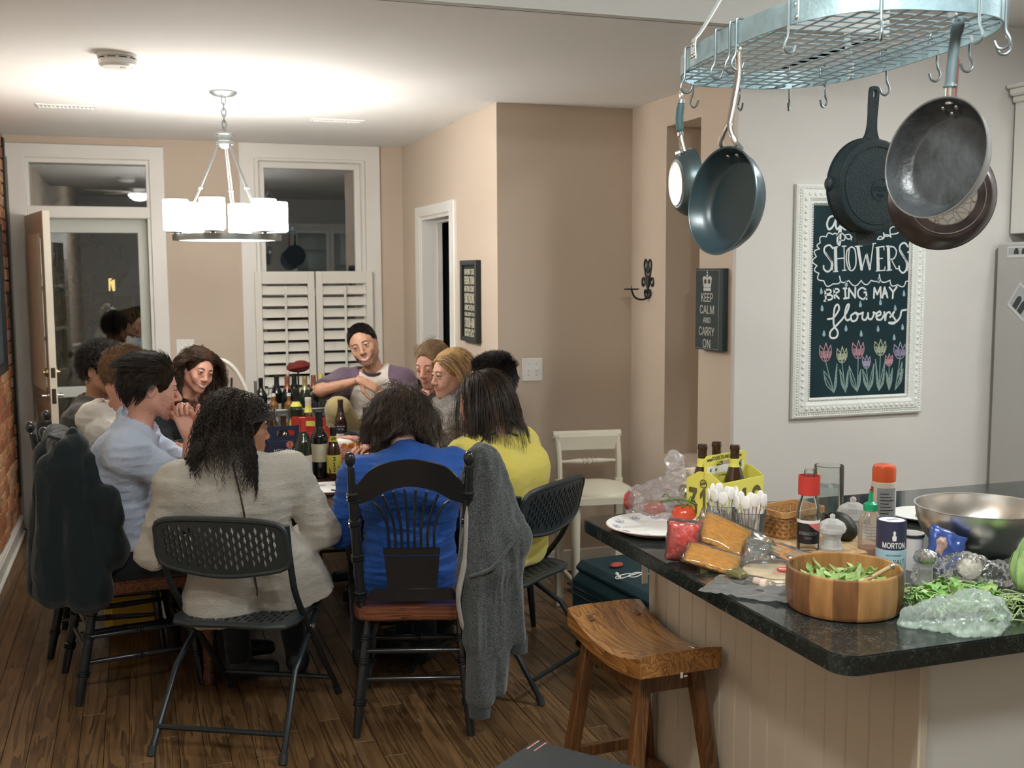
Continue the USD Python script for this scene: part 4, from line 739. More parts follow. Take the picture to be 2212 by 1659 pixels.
# ---------------------------------------------------------------- hair
def scalp(n, rs, st):
    """Roots on the skull ellipsoid inside the hairline. st: style."""
    out = []
    while len(out) < n:
        d = rs.randn(4000, 3); d /= np.linalg.norm(d, axis=1, keepdims=True); f, z, x = d[:, 1], d[:, 2], np.abs(d[:, 0])
        lim = np.where(f < -.05, st.get('nape', -.62), np.where(f < .28, st.get('side', -.05), st.get('temple', .12)+(f-.28)*st.get('front', .68))); out += list(d[z > lim+rs.randn(len(d))*.03])
    return np.array(out[:n])
def make_hair(t, H, R, sc, st, p):
    rs = np.random.RandomState(st.get('seed', 1)); vol = st.get('vol', .012)
    # base shell so that no scalp shows through
    F = Field((-.13, -.16, -.10), (.13, .13, .165), .0055); F.ell(EC+[0, -.006, .004+vol*.2], ER+vol*.75, .01); z0 = st.get('side', -.05)
    F.ell((0, .115, -.020+st.get('fz', 0)), (.076, .100, .112), .012, 'sub'); F.ell((0, .055, -.075), (.11, .06, .075), .012, 'sub')
    if st.get('nape', -.62) > -.8: F.cut((0, .25, -1), (0, -.05, EC[2]+ER[2]*st.get('nape', -.62)), .01)
    for s in (-1, 1): F.ell((s*.085, -.006, -.01), (.022, .028, .040), .008, 'sub') if st.get('ears', True) else None
    if st.get('fronty', 1) < .03: F.ell((0, .105, -.045), (.14, .085, .105), .012, 'sub')
    m = F.mesh(2); v = np.asarray(m.vertices); m.vertices = v+m.vertex_normals*((fbm(v*np.array([70, 70, 22]), 2, 3)-.5)*.008)[:, None]; h = part(t, 'hair', simp(xf0(m, H, R, sc), .0006), hairbase(st['m']), True)
    n, k = st.get('n', 1200), st.get('k', 6); d = scalp(n, rs, st); tp = scalp(n, rs, st); k_ = rs.rand(n) < st.get('crown', .30); tp = tp[np.argsort(-tp[:, 2]-.4*rs.rand(n))]; d[k_] = tp[:k_.sum()]; root = EC+d*(ER*st.get('rootr', 1.0)+vol*.45); L = st.get('len', .04)*(1+st.get('lvar', .25)*(rs.rand(n)-.5)*2)
    if 'lenf' in st: L = L*st['lenf'](d)
    gl = R.T@np.array([0, 0, -1.]); pos = root.copy(); nrm = d/ER; nrm /= np.linalg.norm(nrm, axis=1, keepdims=True); cmb = st['comb'](d); cmb = cmb-nrm*np.sum(cmb*nrm, 1, keepdims=True); v = nrm*st.get('lift', .5)+cmb; v /= np.linalg.norm(v, axis=1, keepdims=True); pts = [pos.copy()]; step = L/(k-1)
    caps = [(np.array(a), np.array(c), r) for a, c, r in st.get('caps', [])]
    for i in range(k-1):
        v = v*st.get('stiff', .8)+gl*st.get('grav', .1)+cmb*st.get('follow', .1)*max(0, 1-1.6*i/k)+rs.randn(n, 3)*st.get('fuzz', .08); v /= np.linalg.norm(v, axis=1, keepdims=True); pos = pos+v*step[:, None]
        q = (pos-EC)/(ER+(vol*(.55+.5*(np.arange(n) % 7)/7))[:, None]); r = np.linalg.norm(q, axis=1); ins = r < 1; pos[ins] = EC+(pos[ins]-EC)/r[ins, None]
        if caps:
            Wp = pos*sc@R.T+H
            for a, c, rr in caps:
                ba = c-a; tt = np.clip(((Wp-a)@ba)/(ba@ba), 0, 1); X = Wp-a-tt[:, None]*ba; dd = np.linalg.norm(X, axis=1); rr2 = rr+.004+.014*((np.arange(n) % 11)/11); ii = dd < rr2; Wp[ii] += X[ii]/np.maximum(dd[ii], 1e-6)[:, None]*(rr2-dd)[ii, None]
            pos = ((Wp-H)@R)/sc
        fz = (pos[:, 1] > .03) & (pos[:, 2] < st.get('facez', .060)) & (np.abs(pos[:, 0]) < .070)      # kept off the face
        pos[fz, 0] = np.where(pos[fz, 0] >= 0, 1, -1)*(.070+.012*rs.rand(fz.sum())); fy = (pos[:, 2] < .05) & (pos[:, 1] > st.get('fronty', .045)); pos[fy, 1] = st.get('fronty', .045)
        pts.append(pos.copy())
    P = np.stack(pts, 1)
    nc = st.get('clumps', 0)
    if nc:
        g = rs.choice(n, nc, False); own = np.argmin(((root[:, None]-root[g][None])**2).sum(-1), 1); tt = (np.linspace(0, 1, k)**st.get('cexp', 1.1))[None, :, None]*st.get('clump', .8); P = P*(1-tt)+(P[g][own]+(root-root[g][own])[:, None]*st.get('cw', .25)+rs.randn(n, 1, 3)*st.get('cj', .0015))*tt
    if st.get('curl'):
        A, wl = st['curl']; ow = own if nc else np.arange(n); s = (L.mean()*np.linspace(0, 1, k))[None]; ph = rs.rand(n)[ow]*6.28; w = 2*PI/wl*(1+.3*(rs.rand(n)[ow]-.5)); a1 = w[:, None]*s+ph[:, None]; am = A*np.minimum(1, np.linspace(0, 4, k))[None]*(1+.5*(rs.rand(n)[ow]-.5))[:, None]; T = np.gradient(P, axis=1); T /= np.linalg.norm(T, axis=2, keepdims=True)+1e-9; u = np.cross(T, [1., .3, .2]); u /= np.linalg.norm(u, axis=2, keepdims=True)+1e-9; w2 = np.cross(T, u); P = P+am[..., None]*(np.cos(a1)[..., None]*u+np.sin(a1)[..., None]*w2)
    fy = (P[..., 2] < .052) & (P[..., 1] > st.get('fronty', .05)); P[..., 1] = np.where(fy, st.get('fronty', .05)-.012*rs.rand(n, 1), P[..., 1])
    P = P*sc@R.T+H; hi = st.get('hi')
    if hi:
        sel = rs.rand(n) < hi[1]; sel = sel if not nc else sel[own]; curves(t, 'hair_strands', P[~sel], st.get('w', .0016), st['m']); curves(t, 'hair_strands', P[sel], st.get('w', .0016), hi[0], label=hi[2])
    else: curves(t, 'hair_strands', P, st.get('w', .0016), st['m'])
def stubble(label, m, dens=500, rng=3):
    t, H, R, sc, F = PEOPLE[label]; rs = np.random.RandomState(rng); from scipy.ndimage import map_coordinates; P = []
    while len(P) < dens:
        a = rs.rand()*2-1; x = a*.062; z = -.055-.055*rs.rand()
        if abs(x) < .024 and -.070 < z < -.052: continue
        if abs(x) > .04: z = -.02-.07*rs.rand()
        y = np.linspace(.12, -.01, 80); v = map_coordinates(F.F, [(np.full(80, x)-F.lo[0])/F.h, (y-F.lo[1])/F.h, (np.full(80, z)-F.lo[2])/F.h], order=1)
        if v.min() > 0: continue
        q = np.array([x, y[np.argmax(v < 0)], z]); d = unit(q-[0, .0, -.03]); P.append([q, q+d*.0012+np.array([0, 0, -.0035])])
    curves(t, 'stubble', np.array(P)@np.eye(3)*sc@R.T+H, .0011, m)
cloth = lambda n, c, **k: mat(n, c, k.pop('rough', .85), .15, sheen=k.pop('sheen', .25), **k)
jeans = cloth('trousers_dark', (.018, .022, .028), bump=.1, bscale=500); khaki = cloth('trousers_khaki', (.40, .335, .16), bump=.1, bscale=400, var=.12, vscale=10)
hblack = hairmat('hair_black', (.010, .008, .007), (.016, .012, .010)); hdark = hairmat('hair_dark_brown', (.016, .011, .008), (.045, .028, .018)); hbrown = hairmat('hair_brown', (.045, .024, .014), (.075, .040, .022)); hcurl = hairmat('hair_curly', (.012, .008, .006), (.05, .026, .015)); hlight = hairmat('hair_light_brown', (.12, .068, .032), (.17, .10, .05)); hblond = hairmat('hair_blonde', (.34, .20, .085), (.58, .40, .19)); hdblond = hairmat('hair_dark_blonde', (.20, .125, .065), (.34, .23, .12)); hhigh = hairmat('hair_highlight', (.05, .028, .016), (.30, .20, .10)); hwave = hairmat('hair_wavy', (.040, .026, .018), (.11, .075, .050))
back = lambda d: np.stack([0*d[:, 0], -.4+0*d[:, 1], -.9+.0*d[:, 2]], 1)
def down(side=.3, bk=.5): return lambda d: np.stack([np.where(d[:, 1] > .2, np.sign(d[:, 0])*(side+.5), d[:, 0]*side*1.5), -bk*np.maximum(d[:, 2], 0)-.05-.9*np.maximum(d[:, 1], 0), np.where(d[:, 1] > .35, .15, -1.0)], 1)
def short(n, seed, m, ln=.03, **k):
    return {**dict(m=m, n=n, k=5, len=ln, seed=seed, vol=.010, lift=.40, stiff=.8, grav=.05, follow=.3, fuzz=.07, facez=-9, comb=lambda d: np.stack([d[:, 0]*.2, .2-.9*(d[:, 2] < .3)*0-.3*d[:, 1]+.0*d[:, 0], -.8*(1-np.maximum(d[:, 2], 0))-.1], 1), w=.0018, nape=-.75, side=-.05), **k}
SEAT = lambda p, kn, an=None: {**p, 'knL': kn[0], 'knR': kn[1], 'anL': an[0] if an else (kn[0][0], kn[0][1], .085), 'anR': an[1] if an else (kn[1][0], kn[1][1], .085)}
exec_people = True
# ---- the eleven guests
def sit(p, facing, spread=.13, thigh=.42, kz=.53, pelz=.53):
    f = unit([*facing, 0]); l = np.array([f[1], -f[0], 0]); P = np.array(p['pelvis'], float); kn = [P+f*thigh+l*s*spread+[0, 0, kz-P[2]] for s in (-1, 1)]; an = [k+f*.02+[0, 0, .085-k[2]] for k in kn]
    q = dict(p); q.setdefault('hipdir', l)
    for i, k in enumerate('LR'):
        q.setdefault('kn'+k, kn[i]); q.setdefault('an'+k, an[i]); q.setdefault('ft'+k, f)
        q.setdefault('el'+k, np.array(q['sh'+k])+f*.10-[0, 0, .26]+l*(2*i-1)*.03); q.setdefault('wr'+k, kn[i]-f*.12+[0, 0, .10]-l*(2*i-1)*.04)
    return q
# man in the blue shirt, hands clasped at his mouth
p3 = sit(dict(pelvis=(-.085, 4.63, .535), neck=(-.015, 4.585, 1.055), head=(.052, 4.585, 1.195), face=(.985, .13, -.13), shL=(-.02, 4.76, .985), shR=(-.05, 4.40, .985), elR=(.175, 4.425, .835), wrR=(.186, 4.515, 1.02), elL=(.20, 4.72, .82), wrL=(.196, 4.585, 1.025), bend=(-.045, 0, .0)), (1, -.05))
L_blue = 'man in a light blue shirt with dark hair, hands clasped at his mouth, in profile'
def collar3(G): G.bone((-.005, 4.545, 1.075), (.035, 4.55, 1.062), .050, .045, .012); G.bone((-.03, 4.585, 1.085), (.0, 4.585, 1.078), .056, .050, .012)
shirt3 = cloth('shirt_pale_blue', (.44, .52, .66), bump=.06, bscale=500, rough=.75)
person(L_blue, p3, 'rosy', ('shirt', shirt3), jeans, short(3000, 3, hdark, .055, k=8, vol=.020, lift=.45, temple=.22, front=.62, fuzz=.04, comb=lambda d: np.stack([d[:, 0]*.3, -.6-.2*d[:, 1], .15-1.2*(d[:, 2] < .25)], 1), follow=.45, clumps=170, clump=.45, w=.0017), dict(mz=-.061, nose=1.15, gaze=(0, 1, -.05), jaw=1.03), 'short', 1.0, 1.0, .016, (.014, (9, 12, 16)), hands=dict(R=dict(d=(-.30, .18, .95), back=(.25, -1, .05), curl=1.05, thumb=-.2), L=dict(d=(-.28, -.15, .95), back=(.3, 1, .1), curl=1.05, thumb=.4)), top_extra=collar3, hem=.065)
stubble(L_blue, hdark, 260, 5)
# woman in the cream sweater, black curls
p5 = sit(dict(pelvis=(.38, 4.08, .53), neck=(.295, 4.025, .965), head=(.352, 4.085, 1.085), face=(.96, .28, -.06), shL=(.125, 4.00, .915), shR=(.505, 4.03, .930), elR=(.635, 4.035, .70), wrR=(.545, 4.20, .635), elL=(.03, 4.02, .675), wrL=(.17, 4.22, .63), bend=(0, -.03, 0), knL=(.27, 4.48, .53), knR=(.52, 4.50, .53)), (.18, 1))
curlst = dict(m=hcurl, n=3000, k=26, len=.33, lvar=.22, seed=5, vol=.028, lift=.5, stiff=.78, grav=.17, follow=.08, fuzz=.05, comb=down(.5, .5), nape=-.95, side=-.25, temple=.0, front=.62, clumps=420, clump=.7, cw=.5, cj=.002, curl=(.0050, .026), w=.0022, caps=[((.30, 4.00, .96), (.32, 4.06, .60), .135), ((.12, 4.01, .90), (.51, 4.03, .92), .085), ((.125, 4.0, .915), (.03, 4.02, .675), .065)], hi=(hairmat('hair_auburn_curl', (.03, .016, .009), (.11, .052, .024)), .22, 'auburn-tinted curls'), ears=False, fronty=-.018)
knit = cloth('knit_cream', (.60, .57, .50), bump=.9, bscale=130, stretch=(1, 1, 5), rough=.9)
L_cream = 'woman with long black curls in a cream sweater zipped down the back'
def sweat(G):
    for s in (-1, 1): G.bone((.38+s*.11, 4.05, .58), (.40+s*.15, 4.06, .46), .115, .125, .06)
t5 = person(L_cream, p5, 'brown', ('sweater', knit), jeans, curlst, dict(mz=-.060, nose=.95, smile=.3), 'full', .95, .95, .018, (.014, (8, 8, 14)), collar='high', top_extra=sweat, hem=-.095)
zp = np.array([(.305, 3.875, .99), (.322, 3.868, .90), (.338, 3.878, .80), (.352, 3.905, .70), (.366, 3.925, .60), (.376, 3.925, .53)])
def snap(t, name, P, dirv, out=.002):
    """Lays points on the named part's surface, looking along dirv."""
    q = UsdGeom.Mesh(stage.GetPrimAtPath(f'{t}/{name}')); m = trimesh.Trimesh(np.array(q.GetPointsAttr().Get()), np.array(q.GetFaceVertexIndicesAttr().Get()).reshape(-1, 3), process=False); d = unit(dirv); o = np.asarray(P)-d*.4
    loc, ri, _ = m.ray.intersects_location(o, np.tile(d, (len(o), 1)), multiple_hits=False); r = np.array(P, float); r[ri] = loc-d*out; return r
zz = snap(t5, 'sweater', smoothpath(zp, 6), (0, 1, 0), .0005); part(t5, 'zipper', tube(zz, .0036, 6), mat('zip_brown', (.06, .04, .035), .4, .5, .3), label='dark zip running down the back of the sweater'); part(t5, 'zip_pull', cbox(zz[-1]-[0, .004, .012], (.005, .003, .028), .001), mat('zip_brown', (.06, .04, .035)))
# woman in the blue jacket
p6 = sit(dict(pelvis=(.945, 4.02, .53), neck=(.965, 4.075, .945), head=(.968, 4.185, 1.062), face=(.05, .92, -.42), shL=(.785, 4.09, .885), shR=(1.145, 4.06, .90), elL=(.715, 4.13, .665), wrL=(.84, 4.36, .79), elR=(1.235, 4.13, .68), wrR=(1.08, 4.38, .79), bend=(0, -.07, 0)), (.1, 1))
wav = dict(m=hwave, n=3200, k=20, len=.20, lvar=.35, seed=8, vol=.022, lift=.6, stiff=.78, grav=.15, follow=.10, fuzz=.06, comb=down(.55, .5), nape=-.9, side=-.2, temple=.0, front=.6, clumps=150, clump=.8, cw=.4, curl=(.006, .075), w=.0016, caps=[((.95, 4.03, .92), (.95, 3.98, .6), .13), ((.785, 4.09, .885), (1.145, 4.06, .90), .08)], hi=(hairmat('hair_wave_light', (.08, .055, .038), (.21, .15, .10)), .25, 'lighter brown waves'), ears=False)
blue = cloth('jacket_royal_blue', (.020, .085, .34), bump=.12, bscale=160, rough=.55, sheen=.1)
t6 = person('woman with wavy brown hair in a royal blue jacket, her back turned', p6, 'fair', ('jacket', blue), jeans, wav, dict(), 'full', .97, .95, .016, (.013, (6, 6, 26)), collar='high')
# woman in the yellow sweater
p7 = sit(dict(pelvis=(1.43, 4.25, .53), neck=(1.375, 4.30, .985), head=(1.345, 4.335, 1.118), face=(-.66, .75, -.12), shL=(1.235, 4.20, .915), shR=(1.525, 4.40, .925), elL=(1.20, 4.30, .68), wrL=(1.13, 4.52, .79), elR=(1.545, 4.52, .70), wrR=(1.29, 4.66, .79), bend=(.045, -.05, 0), wide=1.05), (-.63, .78), hipdir=None) if False else sit(dict(pelvis=(1.43, 4.25, .53), neck=(1.375, 4.30, .985), head=(1.345, 4.335, 1.118), face=(-.66, .75, -.12), shL=(1.235, 4.20, .915), shR=(1.535, 4.39, .925), elL=(1.20, 4.30, .68), wrL=(1.13, 4.52, .79), elR=(1.545, 4.52, .70), wrR=(1.29, 4.66, .79), bend=(.045, -.05, 0), wide=1.05), (-.63, .78))
lng = dict(m=hdark, n=1900, k=18, len=.30, lvar=.25, seed=11, vol=.012, lift=.35, stiff=.8, grav=.20, follow=.10, fuzz=.025, comb=down(.6, .45), nape=-.95, side=-.25, temple=.0, front=.55, clumps=150, clump=.65, cw=.55, cj=.001, w=.0017, caps=[((1.40, 4.27, .95), (1.44, 4.25, .6), .125), ((1.235, 4.20, .915), (1.53, 4.39, .92), .072)], hi=(hhigh, .30, 'sun-lightened brown lengths'), ears=False)
yel = cloth('sweater_yellow', (.70, .60, .13), bump=.25, bscale=300)
t7 = person('woman with straight dark brown hair in a yellow sweater, seated at the right', p7, 'rosy', ('sweater', yel), jeans, lng, dict(nose=.95), 'full', .98, .95, .015, (.006, (8, 8, 12)))
part(t7, 'necklace', tube(snap(t7, 'sweater', smoothpath([(1.27, 4.22, .965), (1.33, 4.235, 1.0), (1.42, 4.26, 1.0), (1.47, 4.31, .985)], 6), (0, 1, 0), .003), .004, 6), mat('cord_black', (.015, .012, .012), .5))
# man with black hair in plaid
p8 = sit(dict(pelvis=(1.60, 4.82, .53), neck=(1.575, 4.80, 1.0), head=(1.53, 4.80, 1.135), face=(-.95, .22, -.08), shL=(1.55, 4.63, .955), shR=(1.58, 4.99, .955), elL=(1.44, 4.60, .70), wrL=(1.16, 4.68, .785), elR=(1.42, 4.99, .72), wrR=(1.14, 4.90, .785)), (-1, .05))
plaid = cloth('shirt_plaid', (.30, .27, .25), var=.5, vscale=40, stretch=(1, 1, .2))
def collar8(G): G.bone((1.55, 4.77, 1.06), (1.60, 4.80, 1.05), .062, .062, .01)
person('man with thick black hair in a grey plaid shirt, half hidden behind the yellow sweater', p8, 'tan', ('shirt', plaid), jeans, short(3000, 13, hblack, .035, vol=.014, lift=.6, follow=.25, comb=lambda d: np.stack([d[:, 0]*.4, -.3-.2*d[:, 1], .3-1.2*(d[:, 2] < .2)], 1), w=.002, ears=True), dict(jaw=1.03), top_extra=collar8)
# blonde woman in marled grey
p9 = sit(dict(pelvis=(1.53, 5.24, .53), neck=(1.475, 5.225, 1.025), head=(1.462, 5.215, 1.152), face=(-.985, -.17, -.10), shL=(1.46, 5.06, .95), shR=(1.47, 5.40, .95), elL=(1.34, 5.05, .71), wrL=(1.13, 5.20, .785), elR=(1.34, 5.42, .72), wrR=(1.12, 5.32, .785)), (-1, .0))
marl = cloth('knit_marled', (.24, .22, .20), var=.75, vscale=130, bump=.6, bscale=180)
bl = dict(m=hblond, n=1500, k=16, len=.31, lvar=.2, seed=17, vol=.012, lift=.30, stiff=.8, grav=.22, follow=.12, fuzz=.03, comb=down(.7, .55), nape=-.9, side=-.25, temple=.02, front=.50, clumps=110, clump=.6, cw=.5, w=.0019, caps=[((1.46, 5.06, .95), (1.47, 5.40, .95), .07), ((1.50, 5.23, .95), (1.53, 5.24, .6), .12)], hi=(hdblond, .3, 'darker blonde strands'), ears=False)
person('blonde long-haired woman in a marled grey cardigan, in profile facing left', p9, 'fair', ('cardigan', marl), jeans, bl, dict(mz=-.060, nose=.85, smile=.25, open=.1, browm=hlight), 'full', .94, .95, .015, hands=dict(L=dict(d=(-1, .2, -.05), curl=.35)))
# woman in black, short dark blonde hair, looking down
p10 = sit(dict(pelvis=(1.55, 5.68, .53), neck=(1.475, 5.62, 1.02), head=(1.462, 5.575, 1.168), face=(-.72, -.62, -.22), shL=(1.50, 5.45, .955), shR=(1.37, 5.78, .955), elL=(1.30, 5.42, .71), wrL=(1.10, 5.50, .79), elR=(1.22, 5.80, .74), wrR=(1.02, 5.62, .80)), (-1, -.12))
bob = dict(m=hdblond, n=2000, k=10, len=.12, lvar=.3, seed=19, vol=.012, lift=.15, stiff=.75, grav=.18, follow=.3, fuzz=.03, fronty=.02, comb=lambda d: np.stack([d[:, 0]*.4, -.9-.3*d[:, 1], np.where(d[:, 1] > .15, .25, -.7)], 1), nape=-.85, side=-.20, temple=.05, front=.52, clumps=120, clump=.5, w=.0018, ears=False)
person('woman with short dark blonde hair in a black top, eyes lowered', p10, 'rosy', ('top', cloth('top_black', (.014, .015, .017))), jeans, bob, dict(closed=1, mz=-.060, smile=.35, browm=hlight), 'full', .95, .96, .013, collar='scoop', hands=dict(R=dict(d=(-.9, -.45, 0), back=(0, 0, 1), curl=.5)))
# smiling man in the purple raglan shirt, one knee up
p11 = dict(pelvis=(1.39, 6.44, .54), neck=(1.335, 6.40, 1.075), head=(1.262, 6.375, 1.228), face=(-.36, -.92, -.05), shL=(1.475, 6.33, 1.02), shR=(1.155, 6.46, 1.02), elR=(.985, 6.27, .99), wrR=(1.185, 6.10, 1.055), elL=(1.52, 6.16, .80), wrL=(1.42, 5.98, .84), knR=(1.06, 6.13, .895), anR=(1.045, 6.20, .52), knL=(1.36, 6.02, .55), anL=(1.36, 6.02, .085), ftR=(-.35, -.9, 0), ftL=(-.3, -1, 0), hipdir=(-.92, .38, 0), bend=(.03, .06, 0))
L_pur = 'smiling man in a purple and white raglan shirt, arm on his raised knee'
rag = usdkit.material(stage, LK+'shirt_raglan', {'a': ('attribute', {'attribute': 'panel'}), 'g': ('math', {'math_type': 'greater_than', 'value2': 0.0}), 'm': ('mix_color', {'a': (.62, .56, .50), 'b': (.115, .075, .115)}), 'p': ('principled_bsdf', {'roughness': .85, 'sheen_weight': .2})}, [('a.fac', 'g.value1'), ('g.value', 'm.fac'), ('m.result', 'p.base_color')], surface='p.BSDF')
t11 = person(L_pur, p11, 'tan', ('shirt', rag), khaki, short(2800, 23, hblack, .012, vol=.005, lift=.9, temple=.24, front=.66, side=-.12, w=.0016, fz=.012, ears=True), dict(smile=1.0, open=1.0, mw=.030, squint=.6, nose=1.05, jaw=1.04, gaze=(.0, 1, -.02), browm=hblack, brow=-.001), 'short', 1.03, 1.02, .014, (.008, (10, 10, 16)), hands=dict(R=dict(d=(.80, -.35, -.42), back=(.15, -.55, .85), curl=.28, thumb=.2, spread=.1), L=dict(d=(-.4, -.6, -.4))), head_up=(-.42, -.1, 1))
q = UsdGeom.Mesh(stage.GetPrimAtPath(t11+'/shirt')); v = np.array(q.GetPointsAttr().Get()); lat = unit(np.array(p11['shR'])-np.array(p11['shL'])); nk = np.array(p11['neck']); x = (v-nk)@lat; pn = (np.abs(x)-(.085+.16*np.clip((nk[2]-.02-v[:, 2])/.35, 0, 1))).astype(np.float32); UsdGeom.PrimvarsAPI(q).CreatePrimvar('panel', Sdf.ValueTypeNames.FloatArray, 'vertex').Set(Vt.FloatArray.FromNumpy(pn))
a = np.linspace(0, 2*PI, 30, endpoint=False); nd = unit(np.array(p11['head'])-nk+[0, 0, -.13]); u, w_, _ = frame_of(unit(np.array([.0, .0, 1.])+.5*np.array([-.3, -.7, 0])))
part(t11, 'neckband', tube([nk+[-.012, -.022, .012]+.066*math.cos(s)*u+.062*math.sin(s)*w_ for s in a], .010, 8, True), cloth('neckband_plum', (.05, .035, .05))); stubble(L_pur, hblack, 900, 9)
# young woman with long curly brown hair, smiling at the far end
p4 = sit(dict(pelvis=(.335, 6.39, .53), neck=(.285, 6.28, .975), head=(.312, 6.21, 1.125), face=(.42, -.88, -.16), shL=(.455, 6.27, .90), shR=(.13, 6.33, .90), elL=(.50, 6.14, .70), wrL=(.45, 6.03, .79), elR=(.10, 6.20, .68), wrR=(.22, 6.06, .74)), (.1, -1))
cb = dict(m=hbrown, n=2000, k=18, len=.30, lvar=.25, seed=29, vol=.016, lift=.30, stiff=.78, grav=.18, follow=.12, fuzz=.03, comb=down(.6, .4), nape=-.95, side=-.3, temple=.02, front=.56, clumps=140, clump=.75, cw=.45, curl=(.0055, .07), w=.0019, caps=[((.455, 6.27, .90), (.13, 6.33, .90), .07), ((.31, 6.31, .90), (.335, 6.39, .6), .11)], ears=False)
person('young woman with long curly brown hair, smiling broadly, at the far table end', p4, 'rosy', ('top', cloth('top_charcoal', (.022, .024, .027))), jeans, cb, dict(smile=1.0, open=1.0, mw=.030, squint=1, nose=.9, gaze=(0, 1, -.1), jaw=.97), 'full', .93, .95, .013, collar='scoop', head_up=(.30, 0, 1))
# man with dark curls, far left
p1 = sit(dict(pelvis=(-.27, 5.74, .53), neck=(-.20, 5.70, 1.04), head=(-.155, 5.665, 1.185), face=(.80, -.60, -.10), shL=(-.13, 5.86, .96), shR=(-.26, 5.54, .96), elR=(-.13, 5.47, .71), wrR=(.10, 5.52, .785), elL=(-.02, 5.88, .72), wrL=(.10, 5.72, .785)), (1, -.1))
c1 = short(2000, 31, hblack, .035, k=8, vol=.022, lift=1.3, fuzz=.25, curl=(.004, .02), w=.0018, front=.55)
person('man with short dark curls in a dark jacket, farthest at the left', p1, 'olive', ('jacket', cloth('jacket_charcoal', (.055, .055, .05))), jeans, c1, dict(), off=.018)
# man with light brown hair in the pale hoodie
p2 = sit(dict(pelvis=(-.14, 5.19, .53), neck=(-.085, 5.13, 1.045), head=(-.035, 5.11, 1.195), face=(.93, .32, -.08), shL=(-.06, 5.31, .965), shR=(-.13, 4.95, .965), elR=(.00, 4.90, .71), wrR=(.20, 5.0, .785), elL=(.05, 5.33, .72), wrL=(.22, 5.20, .785)), (1, -.03))
def hood(G): G.bone((-.20, 5.03, 1.035), (-.19, 5.20, 1.035), .060, .060, .04); G.bone((-.16, 5.0, 1.06), (-.08, 5.02, 1.07), .045, .035, .03); G.bone((-.17, 5.12, 1.0), (-.15, 5.12, 1.06), .075, .05, .03)
person('man with light brown hair in a pale grey hoodie, behind the blue shirt', p2, 'rosy', ('hoodie', cloth('hoodie_pale', (.58, .57, .53), bump=.2, bscale=300)), jeans, short(2200, 37, hlight, .03, vol=.012), dict(), off=.02, top_extra=hood)
# ================================================================ bottles and table things
wineg = mat('glass_wine_green', (.012, .022, .010), .06, .6, coat=.4); wined = mat('glass_wine_black', (.006, .008, .008), .06, .6, coat=.4); beerg = mat('glass_beer_brown', (.040, .016, .006), .06, .6, coat=.4); clearg = glassy('glass_clear', (.96, .975, .97), .01, ior=1.32, haze=(.7, .72, .72), hazeamt=.03); liq = mat('spirit_amber', (.25, .11, .03), .05, .5)
paper = {k: mat('paper_'+k, c, .6, .3) for k, c in dict(cream=(.66, .60, .50), ivory=(.60, .56, .40), yellow=(.72, .68, .13), white=(.76, .76, .74), navy=(.020, .028, .065), red=(.50, .045, .035), dark=(.03, .022, .03), black=(.012, .014, .014), pink=(.72, .18, .20), orange=(.62, .26, .05), grey=(.35, .36, .36)).items()}
def wrap(R, z0, z1, half=180, n=40, c=0):
    """A paper band round a bottle at radius R, its middle facing -y."""
    a = np.radians(np.linspace(c-half, c+half, n)); return thick(grid_mesh(np.array([[(R*math.sin(t), -R*math.cos(t), z) for t in a] for z in (z0, z1)])), .0006)
def facing(x, y, off=0): return -math.degrees(math.atan2(x, y))+off
BEER = [(0, 0), (.026, 0), (.0300, .004), (.0305, .012), (.0305, .115), (.029, .13), (.022, .152), (.0155, .172), (.0135, .190), (.0132, .215), (.0148, .217), (.0148, .224), (.0135, .226), (.0135, .230), (0, .230)]
WINE = [(0, 0), (.033, 0), (.0372, .005), (.0375, .012), (.0375, .178), (.035, .192), (.024, .212), (.0165, .226), (.0148, .240), (.0145, .276), (.0155, .277), (.0155, .287), (.014, .289), (.0138, .296), (0, .296)]
BURG = [(0, 0), (.036, 0), (.0405, .006), (.041, .014), (.041, .145), (.039, .165), (.030, .196), (.020, .222), (.0155, .240), (.0148, .285), (.016, .286), (.016, .294), (.0145, .296), (.0145, .30), (0, .30)]
SPIRIT = [(0, 0), (.036, 0), (.040, .005), (.040, .165), (.036, .182), (.020, .198), (.015, .206), (.0145, .245), (.0165, .246), (.0165, .262), (0, .262)]
def prof_at(pr, z):
    z_ = [q[1] for q in pr[1:-1]]; return float(np.interp(z, z_, [q[0] for q in pr[1:-1]]))
